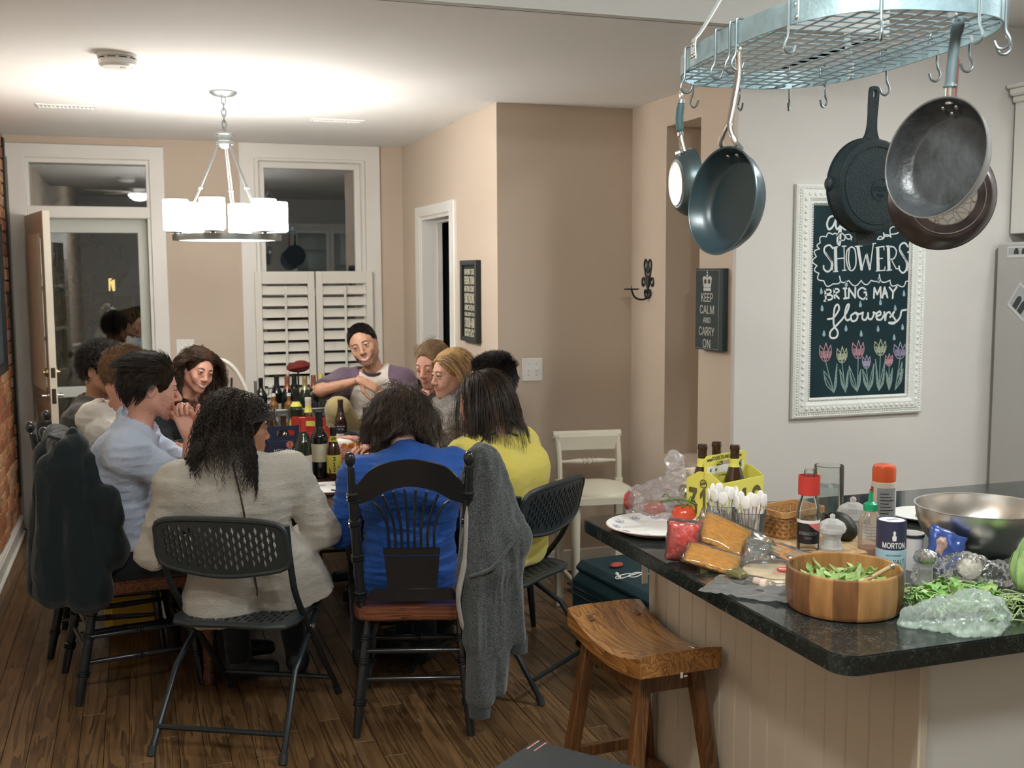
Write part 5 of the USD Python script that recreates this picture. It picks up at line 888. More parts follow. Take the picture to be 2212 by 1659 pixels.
def bottle(label, pr, glass, loc, rz, labels=(), foil=None, group=None, sc=1.0, cap=None, name='bottle', texts=()):
    """labels: (z0, z1, half-angle, paper, centre angle); texts: (string, height, width, z, ink, angle)."""
    t = thing(name, label, 'bottle', group, loc=loc, rz=rz); S = lambda m: xf(m, s=sc); part(t, 'glass', S(lathe(pr, 28)), glass, 40)
    for z0, z1, half, pm, c in labels:
        if half > 150: part(t, 'label', S(lathe([(prof_at(pr, z)+.0007, z) for z in np.linspace(z0, z1, 5)]+[(prof_at(pr, z1)-.001, z1), (prof_at(pr, z0)-.001, z0), (prof_at(pr, z0)+.0007, z0)], 28)), paper[pm])
        else: part(t, 'label', S(wrap(max(prof_at(pr, z0), prof_at(pr, z1))+.0006, z0, z1, half, 30, c)), paper[pm])
    if foil:
        z0, pm = foil; zs = np.linspace(z0, pr[-1][1], 8); part(t, 'foil', S(lathe([(0, z0)]+[(prof_at(pr, z)+.0009, z) for z in zs]+[(0, zs[-1]+.0012)], 24)), pm if not isinstance(pm, str) else paper[pm])
    if cap: part(t, 'cap', S(lathe([(0, pr[-1][1]-.022), (.0175, pr[-1][1]-.022), (.0175, pr[-1][1]+.002), (0, pr[-1][1]+.003)], 20)), cap)
    for s, h, w, z, ink, a in texts: part(t, 'lettering', S(xf(bend(txt(s, h, w, .0004), prof_at(pr, z)+.0013, z), (0, 0, 0), (0, 0, a))), paper[ink], False)
    return t
tz = TZ+.0005
bottle('green wine bottle with red neck foil and blank cream label', BURG, wineg, (.672, 4.79, tz), facing(.67, 4.79), [(.03, .125, 75, 'cream', 0)], (.235, 'red'), sc=.93)
bottle('black wine bottle with ivory label, right of the red-necked bottle', WINE, wined, (.752, 4.845, tz), facing(.75, 4.85), [(.075, .155, 70, 'ivory', 0)], (.228, 'black'), sc=1.0)
def beer312(label, loc, rz, group=None, neck=True):
    t = bottle(label, BEER, beerg, loc, rz, [(.028, .108, 100, 'yellow', 0), (.166, .190, 160, 'yellow', 0)], (.196, 'black') if neck else None, group)
    for k, c in enumerate('312'): part(t, 'numeral', bend(txt(c, .017, None, .0004, True), .0318, .083-.0235*k), paper['black'], False)
    for i, (x, w, h) in enumerate(((.014, .004, .018), (.019, .005, .026), (.0245, .004, .020), (-.019, .004, .014), (-.0235, .003, .022))): part(t, 'skyline', bend(xf(box((0, 0, 0), (w, h, .0004), 0), (x, .030, 0)), .0317), paper['black'], False)
    em = xf(bend(ext(Point(0, 0).buffer(.0105).difference(Point(0, 0).buffer(.0082)), .0004), .0192, .178), (0, 0, 0)); part(t, 'emblem', em, paper['black'], False); part(t, 'emblem', bend(ext(ribbonshape([(-.006, -.002), (-.002, .002), (.003, .001), (.0065, .0035)], .004), .0004), .0192, .178), paper['black'], False)
    return t
beer312('brown beer bottle with yellow 312 label standing nearest the front of the table', (.806, 4.80, tz), facing(.8, 4.8, 4))
t = bottle('brown beer bottle with dark and white label at the far middle of the table', BEER, beerg, (1.005, 5.74, tz), facing(1.0, 5.74), [(.030, .062, 110, 'white', 0), (.062, .11, 110, 'dark', 0), (.165, .186, 160, 'dark', 0)], sc=1.06, texts=[('NEW BELGIUM', .006, .04, .095, 'white', 0), ('FAT TIRE', .007, .03, .080, 'white', 0)])
bottle('brown beer bottle held in the hand of the woman in black', BEER, beerg, (1.085, 5.47, tz), 20, [(.03, .1, 100, 'dark', 0)])
for i, (x, y, w) in enumerate(((.80, 5.93, 'taller, left'), (.845, 5.80, 'right'))): bottle(f'{"dark" if i==0 else "pale"} bottle with yellow neck label behind the red-necked wine, {w} of two', WINE if i == 0 else BEER, wineg if i == 0 else beerg, (x, y, tz), facing(x, y), [(.03, .13, 120, 'yellow', 0), (.20 if i == 0 else .16, .225 if i == 0 else .19, 170, 'yellow', 0)], (.23, 'black') if i == 0 else (.19, 'cream'), sc=.98 if i == 0 else 1.1)
def carton(label, loc, rz, L, W, H, body, hh, bottles=(), edge='white', name='beer_carton'):
    """A six-pack carrier: walls with sloped ends, centre handle board with a hand hole."""
    t = thing(name, label, 'carton', loc=loc, rz=rz); th = .0012; kraft = mat('kraft_board', (.38, .26, .14), .8)
    for s in (-1, 1):
        part(t, 'side_panel', box((-L/2, s*W/2-th, 0), (L/2, s*W/2+th, H), .0004), body, False)
        part(t, 'end_panel', xf(ext(Polygon([(-W/2, 0), (W/2, 0), (W/2, H), (.02, H+(hh-H)*.35), (-.02, H+(hh-H)*.35), (-W/2, H)]), .002), (s*L/2, 0, 0), (90, 0, 90)), body, False)
        part(t, 'lining', box((-L/2+.002, s*(W/2-.003)-.0003, .003), (L/2-.002, s*(W/2-.003)+.0003, H-.001), 0), kraft, False)
    hb = Polygon([(-L/2, H*.6), (L/2, H*.6), (L/2, hh-.01), (L/2-.01, hh), (-L/2+.01, hh), (-L/2, hh-.01)]).difference(LineString([(-.03, hh-.034), (.03, hh-.034)]).buffer(.013)); part(t, 'handle_board', xf(ext(hb, .0024), (0, .0012, 0), (90, 0, 0)), body, False); part(t, 'base', box((-L/2, -W/2, 0), (L/2, W/2, .002), 0), kraft, False); part(t, 'divider', [box((x-.0006, -W/2+.003, .004), (x+.0006, W/2-.003, H*.8), 0) for x in (-L/6, L/6)], kraft, False)
    return t
cb_ = carton('navy beer carton with copper emblem behind the cream sweater, two bottles in it', (.655, 5.24, tz), 8, .20, .13, .125, paper['navy'], .185)
for s, h, w, z in (('NEW BELGIUM', .016, .15, .070), ('FAT TIRE', .018, .12, .045)): part(cb_, 'lettering', xf(txt(s, h, w, .0004), (0, -.0665, z), (90, 0, 0)), paper['white'], False)
part(cb_, 'emblem', xf(ext(Point(0, 0).buffer(.017), .0004), (0, -.0665, .105), (90, 0, 0)), mat('copper_print', (.50, .20, .12), .5), False); part(cb_, 'emblem', xf(ext(ribbonshape([(0, -.011), (0, .011)], .006), .0004), (0, -.0671, .105), (90, 0, 0)), paper['red'], False)
for i, (x, y) in enumerate(((-.06, .033), (.0, .033))): bottle(f'brown beer bottle in the navy carton, {"left" if i == 0 else "right"} of the two', BEER, beerg, (.655+x-.005, 5.24+y, tz+.003), 10, [(.03, .1, 100, 'dark', 0)])
rc = carton('red beer carton tilted behind the green wine bottle', (.80, 5.50, tz), -28, .18, .125, .12, paper['red'], .19); part(rc, 'emblem', xf(ext(Point(0, 0).buffer(.022).difference(Point(0, 0).buffer(.017)), .0004), (-.02, -.064, .07), (90, 0, 0)), paper['cream'], False)
def paper_plate(label, loc, R, rz=0, group=None, z=0):
    t = thing('paper_plate', label, 'plate', group, loc=loc, rz=rz); part(t, 'plate', lathe([(0, .004), (R*.68, .004), (R*.76, .008), (R*.9, .018), (R*.985, .021), (R, .019), (R*.985, .017), (R*.9, .0145), (R*.76, .0045), (R*.70, 0), (0, 0)], 56), paper['white'], 40); ink = mat('plate_ink', (.30, .27, .42), .6)
    for k in range(11):
        a0 = k*2*PI/11; th = np.linspace(0, 3.4*PI, 26); r = .003+.0015*th; c = np.stack([R*.84+r*np.cos(th), r*np.sin(th)], 1); zz = .0105+.008*np.clip((c[:, 0]/R-.76)/.2, 0, 1)+.0012; ca, sa = math.cos(a0), math.sin(a0)
        part(t, 'printed_scroll', tube(np.stack([c[:, 0]*ca-c[:, 1]*sa, c[:, 0]*sa+c[:, 1]*ca, zz], 1), .0011, 5, flat=.3), ink, False)
    part(t, 'rim_edge', tube([(R*.995*math.cos(a), R*.995*math.sin(a), .0185) for a in np.linspace(0, 2*PI, 60, endpoint=False)], .0016, 5, True), mat('plate_edge', (.45, .30, .24), .7), False); return t
paper_plate('white paper plate with violet scrolls on the near edge of the dining table', (.735, 4.51, tz), .118)
nb = thing('napkin', 'folded napkin with pink dots tucked on the near paper plate', 'napkin', loc=(.645, 4.50, tz+.006), rz=-15); part(nb, 'paper', xf(box((-.03, -.001, 0), (.03, .001, .055), .0005), (0, 0, 0), (-12, 0, 0)), paper['white'])
for i, (x, z, r) in enumerate(((-.018, .012, .006), (.006, .018, .0065), (-.008, .034, .006), (.018, .038, .006), (.02, .008, .005), (-.02, .048, .005))): part(nb, 'dot', xf(xf(ext(Point(0, 0).buffer(r), .0005), (x, -.0012, z), (90, 0, 0)), (0, 0, 0), (-12, 0, 0)), paper['pink'], False)
sp = thing('spoon', 'dark handled spoon at the right edge of the near paper plate', 'spoon', loc=(.815, 4.40, tz), rz=-40); part(sp, 'handle', tube(smoothpath([(-.10, 0, .016), (-.04, 0, .012), (.02, 0, .006)], 5), [.006]*10+[.005], 8, flat=.6), black); part(sp, 'bowl', xf(sphere((0, 0, 0), (.024, .016, .005)), (.042, 0, .006)), chrome)
for i, (x, y, lb) in enumerate(((.985, 5.53, 'far'), (1.01, 5.38, 'near'))):
    tr = thing('food_tray', f'pink checked paper food tray in the middle of the table, {lb} one', 'tray', loc=(x, y, tz), rz=-10); hb = [(-.07, -.05), (.07, -.05), (.07, .05), (-.07, .05)]; tb_ = [(-.085, -.065), (.085, -.065), (.085, .065), (-.085, .065)]
    for k in range(4):
        a, b = hb[k], hb[(k+1) % 4]; c, d = tb_[(k+1) % 4], tb_[k]; part(tr, 'side', thick(trimesh.Trimesh([(*a, 0), (*b, 0), (*c, .045), (*d, .045)], [[0, 1, 2], [0, 2, 3]], process=False), .001), usdkit.material(stage, LK+'gingham_pink', {'tc': ('texture_coordinate', {}), 'c': ('checker_texture', {'scale': 95.0, 'color1': (.72, .16, .17), 'color2': (.78, .70, .68)}), 'p': ('principled_bsdf', {'roughness': .6})}, [('tc.object', 'c.vector'), ('c.color', 'p.base_color')], surface='p.BSDF') if 'gp' not in _mats else _mats['gp'], False); _mats['gp'] = UsdShade.Material.Get(stage, LK+'gingham_pink')
    part(tr, 'base', box((-.07, -.05, 0), (.07, .05, .001), 0), paper['white'], False)
    if i == 1:
        m = []
        for k in range(40): q = np.r_[rs.randn(2)*[.035, .026], .025+rs.rand()*.035]; m.append(xf(sphere((0, 0, 0), (.016, .013, .003), 1), q, tuple(rs.rand(3)*180)))
        part(tr, 'chips', m, mat('chip_orange', (.60, .30, .07), .7), 40, kind='stuff')
    else: part(tr, 'napkin', xf(sphere((0, 0, 0), (.06, .045, .03), 3), (0, 0, .04)), paper['white'])
wb = thing('salad_bowl', 'clear glass bowl of pale food behind the curly black hair', 'bowl', loc=(.60, 5.56, tz)); part(wb, 'glass', lathe([(0, 0), (.05, 0), (.085, .04), (.098, .085), (.095, .085), (.082, .042), (.048, .004), (0, .004)], 36), clearg); part(wb, 'food', xf(sphere((0, 0, 0), (.078, .078, .03), 3), (0, 0, .05)), mat('pale_food', (.62, .52, .30), .7, bump=.8, bscale=60))
wg = thing('wine_glass', 'large stemmed wine glass behind the curly black hair', 'glass', loc=(.705, 5.78, tz)); part(wg, 'glass', lathe([(0, 0), (.036, 0), (.034, .003), (.006, .007), (.004, .012), (.004, .085), (.012, .095), (.038, .125), (.046, .16), (.040, .205), (.039, .205), (.0445, .16), (.036, .127), (.010, .098), (0, .096)], 36), clearg)
# bits on the floor under the chairs
yb = thing('yellow_bag', 'bright yellow bag on the floor beneath the chairs at the left', 'bag', loc=(-.06, 5.32, 0), rz=4); part(yb, 'bag', cbox((0, 0, .10), (.25, .16, .19), .03), mat('bag_yellow', (.80, .52, .06), .5)); part(yb, 'seam', box((-.115, -.083, .095), (.115, -.079, .10), .001), mat('bag_seam', (.45, .28, .03), .6))
# ---- garments on the chairs
def draped(name, label, cat_, bs, m, amp, sc_, seed, h=.008, cut=None):
    P = np.array([q for a, b, *_ in bs for q in (a, b)]); F = Field(P.min(0)-.15, P.max(0)+.15, h)
    for a, b, ra, rb, *k in bs: F.bone(a, b, ra, rb, k[0] if k else .03)
    g = F.mesh(2); v = np.asarray(g.vertices); n1 = noise(v*np.array(sc_), seed); n2 = noise(v*np.array(sc_)*2.1, seed+3); d = (1-2*np.abs(2*n1-1))*.7+(1-2*np.abs(2*n2-1))*.3; g.vertices = v+g.vertex_normals*(d*amp)[:, None]; t = thing(name, label, cat_); part(t, 'cloth', simp(g, .0006), m, True); return t
coatm = cloth('coat_black', (.010, .018, .021), bump=.15, bscale=400)
ct = draped('dark_coat', 'dark coat draped over the chair back behind the man in blue', 'coat', [((-0.265, 4.42, .995), (-0.330, 4.84, .995), .052, .05), ((-0.270, 4.41, .93), (-0.205, 4.40, .46), .058, .088), ((-0.200, 4.46, .93), (-0.135, 4.42, .60), .05, .075), ((-0.315, 4.42, .93), (-0.325, 4.42, .47), .05, .07), ((-0.350, 4.80, .93), (-0.390, 4.78, .45), .05, .07), ((-0.340, 4.6, .95), (-0.370, 4.6, .45), .05, .07), ((-0.235, 4.45, 1.01), (-0.245, 4.45, 1.055), .045, .022), ((-0.135, 4.40, .80), (-0.105, 4.39, .73), .05, .03), ((-0.320, 4.42, .62), (-0.340, 4.40, .56), .055, .05)], coatm, .012, (14, 14, 4), 21)
part(ct, 'collar', tube(smoothpath([(-.32, 4.44, 1.05), (-.27, 4.41, 1.035), (-.22, 4.44, 1.0)], 6), .016, 8, flat=.5), coatm)
hm_ = usdkit.material(stage, LK+'hoodie_marl', {'tc': ('texture_coordinate', {}), 'n': ('noise_texture', {'scale': 330.0, 'detail': 2.0}), 'r': ('rgb_ramp', {'ramp': [(.38, (.014, .019, .021)), (.62, (.105, .118, .12))]}), 'b': ('bump', {'strength': .3, 'distance': .003}), 'p': ('principled_bsdf', {'roughness': .9, 'sheen_weight': .3})}, [('tc.object', 'n.vector'), ('n.fac', 'r.fac'), ('r.color', 'p.base_color'), ('n.fac', 'b.height'), ('b.normal', 'p.normal')], surface='p.BSDF')
hd_ = draped('grey_hoodie', 'charcoal marl hoodie hung over the right post of the spindle chair, sleeves trailing', 'hoodie',
    [((1.150, 3.685, 1.00), (1.155, 3.70, 1.005), .040, .030), ((1.145, 3.68, .99), (1.165, 3.655, .62), .052, .082), ((1.115, 3.68, .93), (1.10, 3.65, .60), .038, .05), ((1.175, 3.68, .95), (1.240, 3.65, .70), .05, .058), ((1.245, 3.65, .72), (1.235, 3.645, .62), .060, .045),
     ((1.12, 3.655, .60), (1.11, 3.645, .36), .065, .05), ((1.175, 3.65, .60), (1.185, 3.645, .36), .062, .048), ((1.235, 3.65, .60), (1.262, 3.64, .35), .042, .033), ((1.125, 3.645, .42), (1.115, 3.635, .145), .050, .043), ((1.185, 3.645, .38), (1.185, 3.64, .165), .042, .026)], hm_, .012, (24, 24, 2.4), 33, .007)
part(hd_, 'cuff', tube([(1.115, 3.635, .15), (1.112, 3.632, .10), (1.112, 3.632, .075)], [.040, .040, .038], 16), cloth('rib_charcoal', (.05, .058, .06), bump=.5, bscale=200), label='dark ribbed cuff')
part(hd_, 'cuff', tube([(1.262, 3.64, .35), (1.266, 3.64, .29)], [.034, .031], 14), cloth('rib_charcoal', (.05, .058, .06)))
part(hd_, 'lining', tube(smoothpath([(1.075, 3.66, .95), (1.072, 3.640, .80), (1.058, 3.625, .64), (1.035, 3.625, .52), (1.052, 3.63, .40)], 6), [.012]*6+[.018]*6+[.024]*6+[.020]*6+[.006], 10, flat=.35), cloth('fleece_pale', (.42, .42, .41), bump=.4, bscale=300), label='pale fleece lining edge'); part(hd_, 'hem_band', tube(smoothpath([(1.07, 3.595, .60), (1.14, 3.565, .63), (1.21, 3.575, .70), (1.27, 3.60, .76)], 6), .012, 8, flat=.6), hm_)
# ---- bar table under the window with its bottles
bt_ = thing('bar_table', 'low dark table under the window carrying the liquor bottles', 'table', loc=(.955, 7.20, 0)); part(bt_, 'top', box((-.28, -.24, .68), (.28, .24, .705), .005), tablewood)
for sx in (-1, 1):
    for sy in (-1, 1): part(bt_, 'leg', box((sx*.25-.02, sy*.21-.02, 0), (sx*.25+.02, sy*.21+.02, .68), .004), tablewood)
    part(bt_, 'post', tube([(sx*.262, -.225, .70), (sx*.262, -.225, .99)], .010, 12), chrome); part(bt_, 'rail', tube([(sx*.262, -.225, .80), (sx*.262, .225, .80)], .006, 8), chrome)
part(bt_, 'rail', tube([(-.262, -.225, .80), (.262, -.225, .80)], .006, 8), chrome)
bz = .7055; cop = mat('foil_copper', (.42, .17, .11), .35, .5, .6); gold = mat('foil_gold', (.60, .50, .24), .3, .5, .7)
BB = [('black wine bottle at the left end of the bar table', WINE, wined, .735, 7.06, None, None, []), ('clear bottle with white label at the left of the bar table', SPIRIT, clearg, .800, 7.10, None, white2, [(.03, .13, 100, 'white', 0)]), ('dark bottle between the two white-labelled ones', WINE, wined, .845, 7.16, 'black', None, [(.05, .12, 60, 'cream', 0)]),
      ('green wine bottle with copper foil, left of the red pouch', BURG, wined, .905, 7.10, cop, None, []), ('dark broad bottle under the red pouch', BURG, wined, .965, 7.22, 'black', None, []), ('green bottle with pale gold foil in the middle of the bar table', BURG, wineg, 1.005, 7.02, gold, None, []), ('wine bottle with copper foil, right of the gold one', WINE, wined, 1.075, 7.12, cop, None, []), ('green bottle at the right end of the bar table', WINE, wineg, 1.135, 7.20, 'yellow', None, []),
      ('short clear spirit bottle at the front of the bar table', SPIRIT, clearg, 1.045, 7.0, None, chrome, []), ('round clear spirit bottle at the front right of the bar table', SPIRIT, clearg, 1.115, 7.02, None, black, []), ('amber liqueur bottle with cream label at the front left of the bar table', SPIRIT, liq, .805, 7.005, None, white2, [(.03, .12, 110, 'cream', 0)]), ('small tan-labelled bottle in front of the copper-foiled one', SPIRIT, liq, .90, 7.0, None, white2, [(.02, .11, 120, 'orange', 0)])]
for i, (lb, pr, g, x, y, fo, cp_, lbs) in enumerate(BB): bottle(lb, pr, g, (x, y, bz), facing(x, y), lbs, (pr[-1][1]-.085, fo) if fo is not None else None, sc=(1.0 if pr is not SPIRIT else (.75 if i in (8, 9, 10, 11) else .95)), cap=cp_)
rp = thing('red_basket', 'dark red woven pouch on top of the bottles by the shutters', 'pouch', loc=(.995, 7.24, bz+.30)); part(rp, 'body', [xf(sphere((0, 0, 0), (.075, .05, .035), 3), (0, 0, .04)), xf(sphere((0, 0, 0), (.055, .045, .03), 3), (.02, 0, .055))], mat('red_weave', (.22, .025, .02), .7, bump=.9, bscale=160)); part(rp, 'rim', tube([(.07*math.cos(a), -.02+.035*math.sin(a), .045+.012*math.cos(a)) for a in np.linspace(0, 2*PI, 30, endpoint=False)], .008, 8, True), mat('red_weave', (.22, .025, .02)))
part(rp, 'stand', tube([(0, 0, -.30), (0, 0, .02)], .006, 8), black)
# ================================================================ on the kitchen counter
cz = CZ+.0004
film = glassy('plastic_film', (.96, .97, .97), .12, ior=1.5, haze=(.75, .77, .77), hazeamt=.06); bagc = glassy('bag_cloudy', (.92, .92, .93), .25, ior=1.45, haze=(.80, .76, .77), hazeamt=.30); bagg = glassy('bag_greenish', (.92, .97, .95), .22, ior=1.3, haze=(.74, .86, .82), hazeamt=.30)
def crumple(m, amp, sc_, seed):
    v = np.asarray(m.vertices); d = sum((1-2*np.abs(2*noise(v*sc_*f, seed+i)-1))/f for i, f in enumerate((1, 2.3, 5))); m = m.copy(); m.vertices = v+m.vertex_normals*(d*amp)[:, None]; return m
paper_plate('white paper plate with violet scrolls at the far corner of the counter', (1.392, 2.795, cz), .146)
# tomatoes and their bag
tomm = mat('tomato_red', (.62, .075, .030), .22, .5, coat=.3); stemg = mat('stem_green', (.10, .20, .05), .6)
def tomato(label, loc, r):
    t = thing('tomato', label, 'tomato', 'tomatoes', loc=loc); s = sphere((0, 0, 0), (r, r, r*.82), 4); v = np.asarray(s.vertices); a = np.arctan2(v[:, 1], v[:, 0]); s.vertices = v*(1+.03*np.cos(5*a)*np.clip(v[:, 2]/r, 0, 1))[:, None]-[0, 0, 0]; v = np.asarray(s.vertices); v[:, 2] -= .3*r*np.exp(-((v[:, 0]**2+v[:, 1]**2)/(.1*r*r)))*(v[:, 2] > 0); s.vertices = v+[0, 0, r*.82]; part(t, 'fruit', s, tomm, True)
    for k in range(5): a = k*1.257+.3; part(t, 'sepal', tube(smoothpath([(0, 0, r*1.38), (.4*r*math.cos(a), .4*r*math.sin(a), r*1.55), (.85*r*math.cos(a), .85*r*math.sin(a), r*1.5)], 4), [.0028]*8+[.0006], 5, flat=.5), stemg)
    return t
tomato('ripe red vine tomato in front of the knotted plastic bag', (1.503, 2.845, cz), .036); tomato('smaller red tomato showing behind the orange cheese packet', (1.535, 2.755, cz), .026); tomato('red tomato inside the knotted clear plastic bag', (1.455, 2.945, cz), .034)
part(solo and thing('tomato_vine', 'green vine stalk lying over the tomatoes', 'vine', loc=(1.505, 2.855, cz)), 'stalk', [tube(smoothpath([(-.06, .03, .062), (-.01, 0, .072), (.04, -.05, .055), (.065, -.08, .04)], 6), .0032, 6)]+[tube(smoothpath([(x, y, .066), (x+dx, y+dy, .085), (x+1.8*dx, y+1.8*dy, .075)], 4), .0016, 5) for x, y, dx, dy in ((-.03, .01, -.012, .012), (0, 0, .014, .014), (.02, -.03, -.014, -.008), (.04, -.05, .016, 0))], stemg)
def bag(name, label, bs, m, amp, sc_, seed, h=.006, cat_='plastic bag'):
    P = np.array([q for a, b, *_ in bs for q in (a, b)]); F = Field(P.min(0)-.09, P.max(0)+.09, h)
    for a, b, ra, rb, *k in bs: F.bone(a, b, ra, rb, k[0] if k else .03)
    F.cut((0, 0, -1), (0, 0, cz+.001)); g = crumple(F.mesh(1), amp, sc_, seed); v = np.asarray(g.vertices); v[:, 2] = np.maximum(v[:, 2], cz+.0008); g.vertices = v; t = thing(name, label, cat_); part(t, 'film', simp(g, .0004), m, 60); return t
tbg = bag('tomato_bag', 'knotted clear plastic bag of tomatoes behind the counter plate', [((1.43, 2.975, .955), (1.51, 2.90, .95), .05, .045), ((1.47, 2.945, .98), (1.525, 2.93, 1.045), .045, .012), ((1.525, 2.93, 1.045), (1.515, 2.935, 1.085), .010, .026)], bagc, .007, 34, 3, .005); part(tbg, 'red_print', crumple(xf(sphere((0, 0, 0), (.022, .006, .026), 3), (1.392, 2.985, .965), (0, 0, 30)), .003, 60, 2), mat('print_red', (.55, .06, .06), .4))
fc = thing('folded_cloth', 'cream and brown striped cloth heaped behind the tomato bag', 'cloth', loc=(1.60, 2.985, cz)); part(fc, 'cloth', crumple(xf(sphere((0, 0, 0), (.075, .04, .07), 4), (0, 0, .06)), .008, 26, 7), mat('cloth_cream', (.62, .52, .40), .9, var=.5, vscale=14, stretch=(1, 1, 7)))
wm = thing('pepper_shaker', 'small steel-topped shaker between the tomato bag and the beer carton', 'shaker', loc=(1.548, 2.915, cz)); part(wm, 'body', lathe([(0, 0), (.02, 0), (.019, .06), (.016, .066), (0, .066)], 24), mat('shaker_white', (.70, .68, .64), .3)); part(wm, 'cap', lathe([(0, .066), (.019, .066), (.019, .080), (.012, .092), (0, .095)], 24), chrome)
# 312 six-pack
ang = math.degrees(math.atan2(.376, .926)); co = np.array([1.565, 2.735]); d1, d2 = np.array([.926, .376]), np.array([-.376, .926]); cc_ = co+d1*.098+d2*.064
yelc = paper['yellow']; C = carton('yellow 312 six-pack beer carton at the back of the counter', (cc_[0], cc_[1], cz), ang, .196, .128, .135, yelc, .205); olive = mat('print_olive', (.11, .10, .03), .6)
part(C, 'numerals', xf(txt('312', .085, .165, .0004, True), (.004, -.0656, .022), (90, 0, 0)), olive, False); part(C, 'numerals', xf(txt('312', .085, .112, .0004, True), (-.1001, .0, .022), (90, 0, -90)), olive, False)
part(C, 'emblem', xf(ext(Point(0, 0).buffer(.013).difference(Point(0, 0).buffer(.0105)), .0004), (-.1006, .0, .125), (90, 0, -90)), olive, False); part(C, 'emblem', xf(ext(ribbonshape([(-.007, -.002), (-.002, .002), (.003, .001), (.007, .004)], .005), .0004), (-.1006, .0, .125), (90, 0, -90)), olive, False)
part(C, 'lettering', xf(txt('GOOSE ISLAND BEER CO.', .010, .13, .0004, True), (0, -.0014, .190), (90, 0, 0)), olive, False); part(C, 'band', box((-.085, -.0016, .150), (.085, -.0012, .172), 0), paper['white'], False)
star = Polygon([(r*math.cos(a), r*math.sin(a)) for a, r in [(PI/2+k*PI/6, .0062 if k % 2 == 0 else .0024) for k in range(12)]])
for x in (-.070, -.046, .046, .070): part(C, 'star', xf(ext(star, .0004), (x, -.0018, .161), (90, 0, 0)), olive, False)
part(C, 'lettering', xf(txt('312 URBAN WHEAT ALE', .006, .07, .0004), (0, -.0014, .139), (90, 0, 0)), olive, False)
for x in (-.075, .062): part(C, 'print_rule', box((x-.012, -.0016, .188), (x+.012, -.0012, .195), 0), olive, False)
for k, (a, b, w) in enumerate(((-.065, .034, 'back left'), (.0, .034, 'back middle'), (.002, -.032, 'front'))): q = cc_+d1*a+d2*b; beer312(f'brown 312 beer bottle in the counter carton, {w} one', (q[0], q[1], cz+.003), ang+20, 'beers in the 312 carton', False)
# utensil cups
cupm = glassy('cup_clear', (.95, .95, .95), .05, ior=1.45, haze=(.7, .7, .7), hazeamt=.06)
for i, (x, y, w) in enumerate(((1.495, 2.605, 'left'), (1.520, 2.505, 'right'))):
    u = thing('utensil_cup', f'clear plastic cup of white plastic cutlery, {w} of the two before the carton', 'cup', loc=(x, y, cz)); part(u, 'cup', lathe([(0, 0), (.031, 0), (.043, .105), (.045, .107), (.0415, .105), (.0295, .003), (0, .003)], 32), cupm)
    for k in range(9):
        a = k*.7+i; r0, r1 = .012, .030+.008*rs.rand(); b, e = np.array([r0*math.cos(a), r0*math.sin(a), .006]), np.array([r1*math.cos(a), r1*math.sin(a), .115+.015*rs.rand()]); part(u, 'handle', bar(b, e, .009, .002, .0005), white2); part(u, 'spoon_bowl', xf(sphere((0, 0, 0), (.013, .004, .019), 2), e+(e-b)*.10, (0, 0, math.degrees(a)+90)), white2)
fp = thing('flag_packet', 'small packet with a crossed blue, red and white flag before the carton', 'packet', loc=(1.492, 2.64, cz), rz=-20); part(fp, 'box', box((-.024, -.012, 0), (.024, .012, .085), .003), paper['navy'])
for a, b, w, m in (((-.024, .03), (.024, .085), .009, 'white'), ((.024, .03), (-.024, .085), .009, 'white'), ((-.024, .03), (.024, .085), .004, 'red'), ((.024, .03), (-.024, .085), .004, 'red'), ((0, .03), (0, .085), .013, 'white'), ((-.024, .0575), (.024, .0575), .013, 'white'), ((0, .03), (0, .085), .007, 'red'), ((-.024, .0575), (.024, .0575), .007, 'red')):
    part(fp, 'stripe', xf(ext(LineString([a, b]).buffer(w/2, cap_style=2).intersection(sbox(-.024, .03, .024, .085)), .0004+.0002*(m == 'red')), (0, -.0121, 0), (90, 0, 0)), paper[m], False)
part(fp, 'seal', xf(ext(sbox(-.02, .002, .022, .026), .0004), (0, -.0121, 0), (90, 0, 0)), paper['red'], False)
# cheese packets
def pillow(w, h, t, n=24):
    x, z = np.linspace(-1, 1, n), np.linspace(-1, 1, n); X, Z = np.meshgrid(x, z, indexing='ij'); B = t/2*((1-X**4)*(1-Z**4))**.6; top = np.stack([X*w/2, B, Z*h/2], -1); bot = np.stack([X*w/2, -B, Z*h/2], -1); m = cat([grid_mesh(top), grid_mesh(bot[::-1])]); m.merge_vertices(); trimesh.repair.fix_normals(m); return m
chO = mat('cheese_orange', (.74, .36, .045), .55, .3, bump=1.0, bscale=95, var=.30, vscale=55, stretch=(1, 1, 4)); chR = mat('packet_red', (.62, .055, .035), .4, .4, bump=.4, bscale=40, var=.25, vscale=25)
def packet(label, loc, rot, w, h, t, fill, mfill, seed, margin=.018, cat_='packet', name='cheese_packet'):
    q = thing(name, label, cat_, loc=loc, rot=rot); part(q, 'contents', crumple(xf(pillow(w*fill[0], h*fill[1], t*.9), (fill[2]*w, 0, fill[3]*h)), .0018, 60, seed), mfill, 60); part(q, 'film', crumple(pillow(w, h, t*1.06), .0022, 34, seed+5), film, 60); return q
packet('red bag standing at the front edge of the counter', (1.306, 2.470, cz+.052), (-14, 4, -28), .088, .105, .036, (.86, .92, -.02, -.04), chR, 2)
oc = packet('large orange shredded cheese packet leaning behind the smaller one', (1.435, 2.455, cz+.050), (-58, 22, -36), .20, .120, .030, (.62, .86, -.10, .0), chO, 4)
o2 = packet('smaller orange cheese packet lying in front of the large one', (1.342, 2.365, cz+.024), (-68, 13, -38), .165, .085, .026, (.80, .88, -.06, 0), chO, 8)
